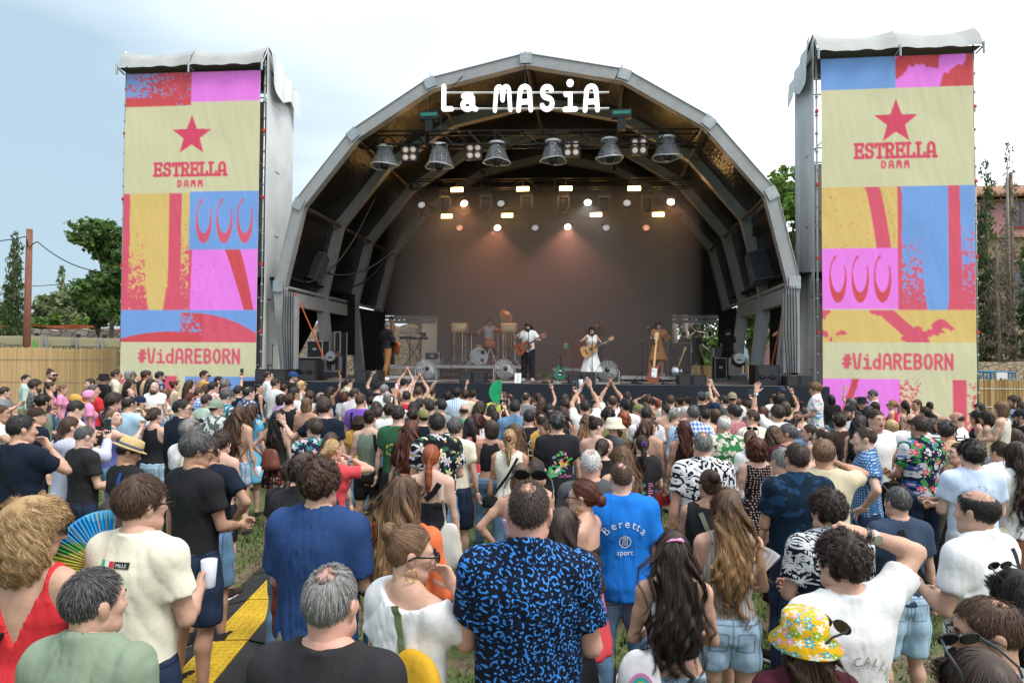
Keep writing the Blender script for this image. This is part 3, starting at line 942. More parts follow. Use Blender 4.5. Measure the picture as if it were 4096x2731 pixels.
  corr=np.clip(d1-tgt,-.05,.05)*(1.0 if s['lift']<.2 else np.where(d1<0,1.0,0.55))
  cur=cur-nr1*corr[:,None]
  pt=cur
  if s.get('curl'):
   a=ph+kk*s.get('cf',1.9)
   pt=cur+s['curl']*(np.cos(a)[:,None]*nr1*0.6+np.sin(a)[:,None]*np.cross(nr1,dirn))
  paths.append(pt)
 A=np.stack(paths,1)
 if s.get('curl'):
  m_=int(len(full)*.9)
  cid=rg.integers(0,n,m_)
  of=rg.normal(size=(m_,1,3))*(.0085 if s['ln']>.1 else .006)
  A=A[cid]+of*np.interp(np.arange(K),[0,K-1],[1,.45])[None,:,None]+rg.normal(size=(m_,K,3))*.0006
  n=m_
 if hat:
  A=A[A[:,:,2].max(1)<.034];n=len(A)
 T=np.gradient(A,axis=1)
 _,nr=vgrad(st,A.reshape(-1,3))
 side=np.cross(T.reshape(-1,3),nr)
 side=side/(np.linalg.norm(side,axis=1,keepdims=True)+1e-9)
 side=side.reshape(A.shape)+rg.normal(size=(n,1,3))*0.25
 w=wd*np.interp(np.arange(K),[0,K*.3,K-1],[0.8,1.0,0.15])[None,:,None]*rg.uniform(0.45,1.3,(n,1,1))
 a,b=A-side*w*.5,A+side*w*.5
 SV=np.stack([a,b],2).reshape(-1,3)
 base=(np.arange(n)*K*2)[:,None]+(np.arange(K-1)*2)[None,:]
 base=base.reshape(-1)
 SQ=np.stack([base,base+1,base+3,base+2],1)
 me=mesh_np('hair_'+st,np.concatenate([V,SV]),np.concatenate([Q,SQ+len(V)]),HAIRC['dark'])
 _HAIR[key]=me
 return me
 # cloth
def creases(m):
 t,n,b=nodes_of(m)
 tc=n.new('ShaderNodeTexCoord')
 hs=[]
 for rot,sc,s_ in((.55,(1,1,.20),7),(-.5,(1,1,.16),9)):
  mp=n.new('ShaderNodeMapping');mp.inputs['Rotation'].default_value=(0,rot,0);mp.inputs['Scale'].default_value=sc
  no=n.new('ShaderNodeTexNoise');no.inputs['Scale'].default_value=s_;no.inputs['Detail'].default_value=2.0
  t.links.new(tc.outputs['Object'],mp.inputs['Vector']);t.links.new(mp.outputs['Vector'],no.inputs['Vector']);hs.append(no.outputs['Fac'])
 ad=n.new('ShaderNodeMath');ad.operation='MAXIMUM';t.links.new(hs[0],ad.inputs[0]);t.links.new(hs[1],ad.inputs[1])
 fn=n.new('ShaderNodeTexNoise');fn.inputs['Scale'].default_value=26;fn.inputs['Detail'].default_value=3;t.links.new(tc.outputs['Object'],fn.inputs['Vector'])
 a4=n.new('ShaderNodeMath');a4.operation='MULTIPLY_ADD';a4.inputs[1].default_value=.16;t.links.new(fn.outputs['Fac'],a4.inputs[0]);t.links.new(ad.outputs[0],a4.inputs[2]);ad=a4
 bp=n.new('ShaderNodeBump');bp.inputs['Strength'].default_value=.6;bp.inputs['Distance'].default_value=.03
 t.links.new(ad.outputs[0],bp.inputs['Height']);t.links.new(bp.outputs['Normal'],b.inputs['Normal'])
DENIM=('denim','ldenim','ddenim')
def cloth(name,col,rough=0.85):
 key='cloth_'+name
 if key in _MATS:return _MATS[key]
 m=mat(key,col,rough,var=0.07,scale=5,spec=0.15)
 creases(m)
 if name in DENIM:
  t,n,b=nodes_of(m)
  src=b.inputs['Base Color'].links[0].from_socket
  tc=n.new('ShaderNodeTexCoord');sp_=n.new('ShaderNodeSeparateXYZ');t.links.new(tc.outputs['Object'],sp_.inputs[0])
  def M(op,a_,b_=None):
   q=n.new('ShaderNodeMath');q.operation=op
   for i,v in enumerate((a_,b_)):
    if v is None:continue
    if isinstance(v,(int,float)):q.inputs[i].default_value=v
    else:t.links.new(v,q.inputs[i])
   return q.outputs[0]
  ax,z=M('ABSOLUTE',sp_.outputs['X']),sp_.outputs['Z']
  pk=M('ABSOLUTE',M('MAXIMUM',M('SUBTRACT',M('ABSOLUTE',M('SUBTRACT',ax,.082)),.052),M('SUBTRACT',M('ABSOLUTE',M('SUBTRACT',z,.855)),.058)))
  ln=M('MINIMUM',M('MINIMUM',pk,ax),M('MINIMUM',M('ABSOLUTE',M('SUBTRACT',z,.965)),M('ABSOLUTE',M('SUBTRACT',ax,.172))))
  mr=n.new('ShaderNodeMapRange');mr.inputs['From Min'].default_value=.002;mr.inputs['From Max'].default_value=.006;mr.inputs['To Min'].default_value=.45
  t.links.new(ln,mr.inputs['Value'])
  no=n.new('ShaderNodeTexNoise');no.inputs['Scale'].default_value=9;no.inputs['Detail'].default_value=6;t.links.new(tc.outputs['Object'],no.inputs['Vector'])
  sc=n.new('ShaderNodeVectorMath');sc.operation='SCALE';t.links.new(src,sc.inputs[0]);t.links.new(M('MULTIPLY',mr.outputs['Result'],M('ADD',no.outputs['Fac'],.5)),sc.inputs['Scale'])
  t.links.new(sc.outputs[0],b.inputs['Base Color'])
 return m
PAL={'white':(0.78,0.78,0.78),'cream':(0.74,0.70,0.56),'black':(0.019,0.019,0.022),'offblack':(0.026,0.025,0.028),'navy':(0.016,0.025,0.060),'dnavy':(0.010,0.016,0.030),'slate':(0.035,0.055,0.095),'blue':(0.022,0.055,0.16),'royal':(0.012,0.17,0.62),'sky':(0.42,0.60,0.76),'pale':(0.56,0.66,0.86),'turq':(0.10,0.44,0.66),'violet':(0.085,0.10,0.30),'purple':(0.18,0.085,0.42),'lilac':(0.62,0.45,0.68),'lav':(0.46,0.47,0.60),'pink':(0.78,0.30,0.52),'coral':(0.68,0.075,0.095),'red':(0.62,0.035,0.045),'dred':(0.30,0.02,0.03),'maroon':(0.07,0.014,0.024),'orange':(0.72,0.16,0.06),'peach':(0.70,0.48,0.30),'must':(0.52,0.30,0.07),'yellow':(0.70,0.45,0.04),'olive':(0.20,0.19,0.08),'sage':(0.22,0.28,0.20),'dsage':(0.16,0.20,0.16),'mint':(0.46,0.58,0.50),'green':(0.022,0.085,0.050),'dgreen':(0.03,0.10,0.05),'grey':(0.22,0.23,0.24),'lgrey':(0.42,0.43,0.45),'dgrey':(0.075,0.08,0.085),'tan':(0.45,0.33,0.18),'brown':(0.16,0.055,0.03),'rust':(0.17,0.042,0.022),'dbrown':(0.045,0.028,0.022),'lime':(0.48,0.56,0.12),'denim':(0.13,0.24,0.38),'ldenim':(0.34,0.48,0.62),'ddenim':(0.022,0.035,0.070),'khaki':(0.26,0.23,0.15),'beige':(0.60,0.52,0.36),'caramel':(0.50,0.23,0.10),'cord':(0.24,0.11,0.04),'greenb':(0.05,0.40,0.22),}
COLWORD={'dnavy':'dark navy','slate':'slate blue','royal':'bright blue','sky':'light blue','pale':'pale blue','turq':'turquoise','lav':'grey lavender','coral':'coral red','dred':'dark red','must':'mustard','dsage':'grey green','lgrey':'light grey','dgrey':'dark grey','dbrown':'dark brown','offblack':'black','greenb':'green','dgreen':'green','green':'dark green','violet':'violet blue'}
def pattern(name):
 key='print_'+name
 if key in _MATS:return _MATS[key]
 m=bpy.data.materials.new(key)
 t,n,b=nodes_of(m)
 b.inputs['Roughness'].default_value=0.85
 b.inputs['Specular IOR Level'].default_value=0.15
 tc=n.new('ShaderNodeTexCoord')
 L=t.links
 def new(tp,**kw):
  q=n.new(tp)
  for k_,v in kw.items():
   if k_ in q.inputs:q.inputs[k_].default_value=v
   else:setattr(q,k_,v)
  return q
 def math_(op,a,b_=None,c_=None):
  q=n.new('ShaderNodeMath');q.operation=op
  for i,v in enumerate((a,b_,c_)):
   if v is None:continue
   if isinstance(v,(int,float)):q.inputs[i].default_value=v
   else:L.new(v,q.inputs[i])
  return q.outputs[0]
 def mix(fac,c1,c2):
  q=n.new('ShaderNodeMixRGB')
  L.new(fac,q.inputs['Fac'])if not isinstance(fac,float)else None
  for i,c in(('Color1',c1),('Color2',c2)):
   if isinstance(c,tuple):q.inputs[i].default_value=c[:3]+(1,)
   else:L.new(c,q.inputs[i])
  return q.outputs['Color']
 warp=new('ShaderNodeTexNoise',Scale=9.0,Detail=2.0)
 L.new(tc.outputs['Object'],warp.inputs['Vector'])
 O=tc.outputs['Object']
 sx=n.new('ShaderNodeSeparateXYZ');L.new(O,sx.inputs[0])
 cb=n.new('ShaderNodeCombineXYZ')
 if name=='flowerhat':
  L.new(math_('MULTIPLY',math_('ARCTAN2',sx.outputs['X'],math_('MULTIPLY',sx.outputs['Y'],-1.0)),.13),cb.inputs['X'])
  L.new(math_('SUBTRACT',sx.outputs['Z'],math_('SQRT',math_('ADD',math_('MULTIPLY',sx.outputs['X'],sx.outputs['X']),math_('MULTIPLY',sx.outputs['Y'],sx.outputs['Y'])))),cb.inputs['Y'])
 else:
  L.new(math_('MULTIPLY_ADD',sx.outputs['Y'],.8,sx.outputs['X']),cb.inputs['X']);L.new(sx.outputs['Z'],cb.inputs['Y'])
 FL=cb.outputs[0]
 w2=n.new('ShaderNodeVectorMath');w2.operation='MULTIPLY_ADD'
 L.new(warp.outputs['Color'],w2.inputs[0]);w2.inputs[1].default_value=(.03,.03,0);L.new(FL,w2.inputs[2])
 Wp=w2.outputs['Vector']
 def vor(scale,vec=None,feat='F1',rnd=1.0):
  q=new('ShaderNodeTexVoronoi',feature=feat,voronoi_dimensions='2D')
  if vec is None or vec==O:vec=FL
  q.inputs['Scale'].default_value=scale;q.inputs['Randomness'].default_value=rnd
  L.new(vec,q.inputs['Vector']);return q
 def noise(scale,vec=O,det=2.0):
  q=new('ShaderNodeTexNoise');q.inputs['Scale'].default_value=scale;q.inputs['Detail'].default_value=det
  L.new(vec,q.inputs['Vector']);return q.outputs['Fac']
 def flower(scale,petals,size):
  v=vor(scale,rnd=0.85)
  d=n.new('ShaderNodeVectorMath');d.operation='SUBTRACT'
  sc=n.new('ShaderNodeVectorMath');sc.operation='SCALE';sc.inputs['Scale'].default_value=1.0
  L.new(FL,d.inputs[0]);L.new(v.outputs['Position'],d.inputs[1])
  s=n.new('ShaderNodeSeparateXYZ');L.new(d.outputs[0],s.inputs[0])
  ang=math_('ARCTAN2',s.outputs['X'],s.outputs['Y'])
  pet=math_('SINE',math_('MULTIPLY',ang,float(petals)))
  r=math_('MULTIPLY_ADD',pet,size*.32,size*.68)
  inside=math_('LESS_THAN',v.outputs['Distance'],r)
  core=math_('LESS_THAN',v.outputs['Distance'],size*.25)
  return inside,core,v.outputs['Color']
 def hue(colsock,stops):
  s=n.new('ShaderNodeSeparateXYZ');L.new(colsock,s.inputs[0])
  q=n.new('ShaderNodeValToRGB');q.color_ramp.interpolation='CONSTANT'
  el=q.color_ramp.elements
  while len(el)<len(stops):el.new(0.5)
  for i,c in enumerate(stops):
   el[i].position=i/len(stops);el[i].color=c+(1,)
  L.new(s.outputs['X'],q.inputs['Fac'])
  return q.outputs['Color']
 def band(axis,scale,duty):
  s=n.new('ShaderNodeSeparateXYZ');L.new(O,s.inputs[0])
  v=math_('FRACT',math_('MULTIPLY',s.outputs[axis],scale))
  return math_('LESS_THAN',v,duty)
 P=PAL
 if name=='leopard':
  v=vor(25,Wp,rnd=0.9)
  ring=math_('LESS_THAN',math_('ABSOLUTE',math_('SUBTRACT',v.outputs['Distance'],.29)),.085)
  gap=math_('GREATER_THAN',noise(60,O,1.0),.50)
  dots=vor(62,Wp,rnd=1.0)
  dd=math_('MULTIPLY',math_('LESS_THAN',dots.outputs['Distance'],.26),math_('GREATER_THAN',v.outputs['Distance'],.52))
  f=math_('MAXIMUM',math_('MULTIPLY',ring,gap),dd)
  c=mix(f,(0.006,0.010,0.022),(0.045,0.23,0.68))
 elif name=='hawaii':
  i,c0,col=flower(9.5,5,.50)
  l=vor(14,Wp)
  lf=math_('LESS_THAN',l.outputs['Distance'],.28)
  c=mix(lf,(0.010,0.011,0.014),(0.03,0.10,0.075))
  c=mix(math_('MULTIPLY',i,math_('GREATER_THAN',noise(5),.42)),c,hue(col,[(0.66,0.62,0.80),(0.72,0.66,0.40),(0.70,0.68,0.76)]))
  c=mix(c0,c,(0.55,0.40,0.12))
 elif name=='parrots':
  i,c0,col=flower(11,5,.46)
  l=vor(15,Wp)
  c=mix(math_('LESS_THAN',l.outputs['Distance'],.36),(0.014,0.016,0.045),(0.06,0.30,0.10))
  l2=vor(8,Wp)
  c=mix(math_('LESS_THAN',l2.outputs['Distance'],.30),c,(0.62,0.64,0.66))
  c=mix(i,c,hue(col,[(0.72,0.07,0.11),(0.014,0.016,0.045),(0.74,0.10,0.16),(0.05,0.12,0.42)]))
  c=mix(c0,c,(0.75,0.45,0.40))
 elif name=='floralnavy':
  i,c0,col=flower(13,5,.48)
  c=mix(math_('GREATER_THAN',noise(16,O),.56),(0.012,0.020,0.052),(0.06,0.24,0.20))
  c=mix(i,c,hue(col,[(0.74,0.48,0.58),(0.66,0.66,0.68),(0.05,0.20,0.24)]))
 elif name=='shrimp':
  v=vor(9,Wp)
  f=math_('LESS_THAN',math_('ABSOLUTE',math_('SUBTRACT',v.outputs['Distance'],.35)),.09)
  c=mix(math_('MULTIPLY',f,math_('GREATER_THAN',noise(14),.48)),(0.010,0.015,0.040),(0.50,0.20,0.19))
 elif name=='bwfloral':
  w=noise(13,Wp,1.5)
  f=math_('GREATER_THAN',math_('SINE',math_('MULTIPLY',w,34.0)),.15)
  i,c0,col=flower(10,3,.42)
  c=mix(math_('MAXIMUM',f,i),(0.010,0.010,0.014),(0.72,0.72,0.74))
 elif name=='palmbw':
  i,c0,col=flower(14,9,.70)
  c=mix(i,(0.010,0.014,0.028),(0.62,0.64,0.66))
  c=mix(math_('GREATER_THAN',noise(40),.60),c,(0.010,0.014,0.028))
 elif name=='palmgrey':
  w=noise(11,Wp,3)
  c=mix(math_('GREATER_THAN',w,.50),(0.66,0.68,0.66),(0.10,0.13,0.11))
 elif name=='greenanimal':
  v=vor(15,Wp)
  c=mix(math_('LESS_THAN',v.outputs['Distance'],.42),(0.04,0.24,0.08),(0.68,0.66,0.56))
  c=mix(math_('GREATER_THAN',noise(32),.60),c,(0.07,0.05,0.03))
 elif name=='greenleaf':
  c=mix(math_('GREATER_THAN',noise(18,Wp,2),.52),(0.03,0.28,0.14),(0.68,0.72,0.68))
 elif name=='plaidgreen':
  c=mix(band('Z',11,.5),(0.10,0.30,0.40),(0.50,0.62,0.64))
  c=mix(band('X',11,.45),c,(0.03,0.16,0.20))
  c=mix(band('Z',22,.12),c,(0.02,0.06,0.18))
 elif name=='plaidblue':
  c=mix(band('Z',18,.5),(0.70,0.72,0.76),(0.32,0.44,0.70))
  f=band('X',18,.5)
  c=mix(f,c,mix(band('Z',18,.5),(0.32,0.44,0.70),(0.05,0.13,0.45)))
 elif name=='stripesky':
  c=mix(band('X',22,.5),(0.70,0.74,0.78),(0.32,0.55,0.78))
 elif name=='stripepink':
  c=mix(band('X',26,.3),(0.74,0.70,0.68),(0.50,0.44,0.58))
 elif name=='stripebw':
  c=mix(band('Z',24,.45),(0.74,0.74,0.74),(0.04,0.04,0.06))
 elif name=='stripecream':
  c=mix(band('X',40,.28),(0.72,0.68,0.58),(0.34,0.30,0.24))
 elif name=='creampat':
  v=vor(32,O)
  c=mix(math_('LESS_THAN',v.outputs['Distance'],.30),(0.70,0.65,0.50),(0.24,0.20,0.13))
 elif name=='redpat':
  w=noise(26,Wp,2)
  c=mix(math_('GREATER_THAN',math_('SINE',math_('MULTIPLY',w,40.0)),.2),(0.42,0.07,0.10),(0.56,0.34,0.36))
 elif name=='redfloral':
  i,c0,col=flower(16,5,.5)
  c=mix(i,(0.66,0.60,0.56),(0.48,0.07,0.06))
 elif name=='dots':
  v=vor(34,O,rnd=0.35)
  c=mix(math_('LESS_THAN',v.outputs['Distance'],.20),(0.010,0.010,0.012),(0.62,0.42,0.38))
 elif name=='bluedots':
  v=vor(40,O,rnd=0.15)
  c=mix(math_('LESS_THAN',v.outputs['Distance'],.20),(0.045,0.13,0.30),(0.60,0.66,0.74))
 elif name=='boats':
  i,c0,col=flower(10,2,.42)
  c=mix(i,(0.74,0.74,0.70),hue(col,[(0.12,0.36,0.60),(0.60,0.36,0.44),(0.45,0.52,0.58),(0.08,0.26,0.44)]))
  c=mix(math_('GREATER_THAN',noise(9),.55),c,(0.74,0.74,0.70))
 elif name=='whiteprint':
  c=mix(math_('GREATER_THAN',noise(38,Wp,2),.60),(0.74,0.74,0.76),(0.30,0.24,0.46))
 elif name=='darkfloral':
  i,c0,col=flower(20,5,.46)
  c=mix(i,(0.016,0.012,0.014),hue(col,[(0.32,0.05,0.05),(0.40,0.26,0.18),(0.05,0.04,0.04)]))
 elif name=='inkblue':
  c=mix(math_('GREATER_THAN',noise(12,Wp,4),.55),(0.006,0.017,0.034),(0.012,0.045,0.105))
 elif name=='speckle':
  c=mix(math_('GREATER_THAN',noise(45,O,3),.52),(0.06,0.055,0.05),(0.30,0.28,0.27))
 elif name=='indigo':
  i,c0,col=flower(15,4,.44)
  c=mix(i,(0.03,0.045,0.11),(0.50,0.52,0.62))
 elif name=='purplemush':
  v=vor(15,Wp)
  c=mix(math_('LESS_THAN',v.outputs['Distance'],.40),(0.016,0.014,0.030),(0.55,0.50,0.62))
  c=mix(math_('LESS_THAN',v.outputs['Distance'],.26),c,(0.20,0.10,0.44))
 elif name=='turqfruit':
  v=vor(11,O)
  c=mix(math_('LESS_THAN',v.outputs['Distance'],.22),(0.10,0.45,0.70),(0.66,0.30,0.16))
 elif name=='knit':
  c=mix(math_('GREATER_THAN',noise(70),.5),(0.74,0.71,0.62),(0.62,0.59,0.50))
 elif name=='lace':
  c=mix(band('X',44,.4),(0.34,0.31,0.28),(0.50,0.48,0.45))
 elif name=='peachnet':
  v=vor(48,O)
  c=mix(math_('LESS_THAN',v.outputs['Distance'],.3),(0.66,0.46,0.28),(0.50,0.32,0.19))
 elif name=='flowerhat':
  i,c0,col=flower(21,5,.56)
  c=mix(i,(0.72,0.40,0.015),hue(col,[(0.14,0.42,0.04),(0.05,0.36,0.42),(0.74,0.70,0.62),(0.72,0.30,0.50)]))
  c=mix(c0,c,(0.74,0.70,0.52))
 else:
  c=mix(math_('GREATER_THAN',noise(16),.5),(0.3,0.3,0.3),(0.5,0.5,0.5))
 L.new(c,b.inputs['Base Color'])
 creases(m)
 _MATS[key]=m
 return m
PATWORD={'leopard':'blue leopard-print','hawaii':'black floral','parrots':'parrot and hibiscus print','floralnavy':'navy floral','shrimp':'navy prawn-print','bwfloral':'black and white floral','palmbw':'navy and white palm-print','palmgrey':'grey palm-print','greenanimal':'green and white animal-print','greenleaf':'green leaf-print','plaidgreen':'green and blue plaid','plaidblue':'blue and white checked','stripesky':'blue striped','stripepink':'pale striped','stripebw':'black and white striped','stripecream':'cream pinstriped','creampat':'cream patterned','redpat':'red patterned','redfloral':'red floral','dots':'black dotted','bluedots':'blue dotted','boats':'white boat-print','whiteprint':'white printed','darkfloral':'dark floral','inkblue':'ink blue patterned','speckle':'speckled grey','indigo':'indigo patterned','purplemush':'purple printed','turqfruit':'turquoise printed','knit':'white knitted','lace':'grey lace','peachnet':'peach'}
def fabric(c):
 if c in PAL:return cloth(c,PAL[c])
 return pattern(c)
def colword(c):
 return PATWORD.get(c)or COLWORD.get(c)or c
 # things worn on the head
BLACKP=mat('black_plastic',(0.012,0.012,0.013),0.25,var=0,spec=0.5)
WHITEP=mat('white_plastic',(0.75,0.75,0.76),0.3,var=0)
REDP=mat('red_plastic',(0.45,0.03,0.04),0.3,var=0)
LENS=mat('dark_lens',(0.010,0.010,0.012),0.08,var=0,spec=0.6)
STRAW=mat('straw',(0.60,0.44,0.20),0.8,var=0.18,scale=60,bump=0.5,bscale=140)
_ACC={}
def acc(kind):
 if kind in _ACC:return _ACC[kind]
 mb=MB()
 if kind=='glasses':
  for s in(-1,1):
   mb.lathe([(.001,-.003),(0.027,-.003),(0.031,0),(0.027,.003),(0.001,.003)],12,(s*.033,.112,.0),Matrix.Rotation(R(90),3,'X')@Matrix.Diagonal((1.05,.80,1)))
   mb.tube([(s*.058,.108,.006),(s*.078,.060,.008),(s*.086,-.005,.008),(s*.084,-.03,-.008)],.0042,5)
  mb.tube([(-.010,.116,.004),(.010,.116,.004)],.003,5)
 elif kind in('shoe','sole'):
  g=Grid((-.07,-.12,-.02),(.07,.21,.15),.0095)
  X,Y,Z=g.all()
  if kind=='shoe':
   g.cone((0,-.045,.05),(.0,.13,.042),.048,.043,.0).cone((0,-.02,.06),(0,-.02,.115),.050,.047,.03)
   g.cut(.020-Z);g.cut(Z-.125+0*X)
  else:
   g.cone((0,-.05,.02),(0,.135,.02),.056,.050,0);g.cut(Z-.032+0*X);g.cut(.002-Z)
  V,Q=g.nets()
  _ACC[kind]=mesh_np(kind,V,Q,None)
  return _ACC[kind]
 elif kind=='cap':
  pr=[(.092,-.012),(.094,.012),(.088,.050),(.066,.083),(.035,.100),(.008,.106)]
  mb.lathe(pr,18,(0,-.014,.022),Matrix.Diagonal((.93,1.16,1)))
  n=11
  a=np.linspace(-1.15,1.15,n)
  inner=np.stack([np.sin(a)*.083,np.cos(a)*.10-.010,np.full(n,.020)+0.012*np.cos(a)],1)
  outer=np.stack([np.sin(a)*.080,np.cos(a)*.165+.008,np.full(n,.004)+0.018*np.cos(a)],1)
  v=np.concatenate([inner,outer,inner+(0,0,.005),outer+(0,0,.005)])
  q=[]
  for i in range(n-1):
   q+=[(i,n+i,n+i+1,i+1),(2*n+i,2*n+i+1,3*n+i+1,3*n+i),(n+i,3*n+i,3*n+i+1,n+i+1)]
  mb.raw(v,q)
  mb.ball((0,-.014,.128),.007,6)
 elif kind=='bucket':
  mb.lathe([(.150,-.052),(.152,-.048),(.100,.004),(.100,.010),(.094,.070),(.078,.088),(.004,.094)],22,(0,-.012,.030),Matrix.Diagonal((.95,1.12,1)))
  mb.lathe([(.148,-.054),(.097,.0)],22,(0,-.012,.030),Matrix.Diagonal((.95,1.12,1)))
 elif kind=='fedora':
  mb.lathe([(.138,-.004),(.142,.002),(.134,.006),(.098,.008),(.096,.050),(.086,.092),(.060,.100),(.030,.090),(.004,.086)],24,(0,-.012,.034),Matrix.Diagonal((.95,1.14,1))@Matrix.Rotation(R(-5),3,'X'))
 elif kind=='band':
  mb.lathe([(.0985,.010),(.0982,.036)],24,(0,-.012,.034),Matrix.Diagonal((.95,1.14,1))@Matrix.Rotation(R(-5),3,'X'))
 elif kind=='scarf':
  mb.lathe([(.086,-.030),(.092,.0),(.090,.045),(.070,.080),(.036,.100),(.006,.106)],18,(0,-.016,.022),Matrix.Diagonal((.95,1.14,1)))
  mb.tube([(0,-.115,.0),(.01,-.14,-.03),(.02,-.145,-.09)],[.014,.018,.008],6,flat=.5)
 elif kind=='bow':
  mb.tube([(-.055,-.088,.088),(-.02,-.100,.104),(0,-.103,.106),(.025,-.100,.106),(.042,-.095,.098)],[.006,.014,.008,.020,.008],7,flat=.6)
 elif kind=='clip':
  for i in range(5):
   mb.tube([(-.045,-.118+i*.002,.05-.016*i),(0,-.134,.056-.016*i),(.045,-.118,.05-.016*i)],.005,5)
 elif kind=='scrunchie':
  mb.lathe([(.020,-.014),(.034,0),(.020,.014)],12,(0,-.118,.03),Matrix.Rotation(R(70),3,'X'))
 elif kind=='earring':
  for s in(-1,1):
   a=np.linspace(0,2*math.pi,13)
   mb.tube([(s*.084,-.008+.024*math.sin(x),-.068+.024*math.cos(x))for x in a],.0026,5)
 elif kind=='headphones':
  a=np.linspace(-1.5,1.5,9)
  mb.tube([(math.sin(x)*.098,-.01,.02+math.cos(x)*.105)for x in a],.008,6)
  for s in(-1,1):mb.ball((s*.092,-.01,-.005),(.02,.034,.04),10)
 _ACC[kind]=mb.mesh(kind,None,smooth=kind not in('glasses',))
 return _ACC[kind]
def beard_mesh(lod,full=1.0):
 key=('beard',lod,full)
 if key in _ACC:return _ACC[key]
 rg=np.random.default_rng(5)
 HV,HQ,HM=head_shell(False,min(lod,1))
 c=HV[HQ].mean(1)
 nrm=np.cross(HV[HQ[:,1]]-HV[HQ[:,0]],HV[HQ[:,2]]-HV[HQ[:,0]])
 nrm/=np.linalg.norm(nrm,axis=1,keepdims=True)+1e-12
 if np.mean(np.sum(nrm*c,1))<0:nrm=-nrm
 az=np.abs(np.arctan2(c[:,0],c[:,1]))
 ok=(az<1.5)&(c[:,2]>-.135)&(c[:,1]>.0)&(c[:,2]<np.interp(az,[0,.35,.7,1.1,1.5],[-.046,-.052,-.058,-.04,.0]))&(HM==0)
 idx=np.argwhere(ok).ravel()
 idx=rg.choice(idx,900 if lod<2 else 300)
 p=c[idx]+rg.normal(size=(len(idx),3))*.003
 d=nrm[idx]*.5+np.array([0,.1,-.8])+rg.normal(size=(len(idx),3))*.25
 ln=.022*full
 s=np.cross(d,rg.normal(size=d.shape));s/=np.linalg.norm(s,axis=1,keepdims=True)
 w=.0035 if lod<2 else .006
 V=np.stack([p-s*w,p+s*w,p+d*ln],1).reshape(-1,3)
 Fc=np.arange(len(V)).reshape(-1,3)
 _ACC[key]=mesh_np('beard',V,Fc,None)
 return _ACC[key]
 # one person
_PM={}
BODY_MATS=[SKIN['mid'],LIP,EYEW,EYED,BROW,SHOED]
TOPNAME={'tee':'t_shirt','teel':'t_shirt','shirt':'shirt','polo':'polo_shirt','long':'sweater','longshirt':'shirt','elbow':'blouse','offs':'blouse','vest':'sleeveless_top','tank':'tank_top','vback':'tank_top','cami':'camisole','crop':'crop_top','bra':'bralette','bandeau':'bandeau_top','tube':'tube_top','string':'halter_top','hood':'hooded_sweatshirt','dress':'dress','dressv':'dress','dressl':'dress'}
TOPWORD={'tee':'tee','teel':'tee','shirt':'shirt','polo':'polo shirt','long':'long-sleeved top','longshirt':'long-sleeved shirt','elbow':'blouse','offs':'loose blouse','vest':'sleeveless top','tank':'tank top','vback':'low-backed tank top','cami':'camisole','crop':'crop top','bra':'bralette','bandeau':'strapless top','tube':'strapless top','string':'backless top','hood':'hooded sweatshirt','dress':'dress','dressv':'dress','dressl':'dress'}
BOTNAME={'jeans':'jeans','trousers':'trousers','shorts':'shorts','sshorts':'shorts','bermuda':'shorts','bike':'shorts','skirt':'skirt','mini':'skirt','midi':'skirt'}
def set_mat(o,m,slot=0):
 while len(o.data.materials)<=slot:o.data.materials.append(m)
 o.material_slots[slot].link='OBJECT'
 o.material_slots[slot].material=m
PEOPLE=[]
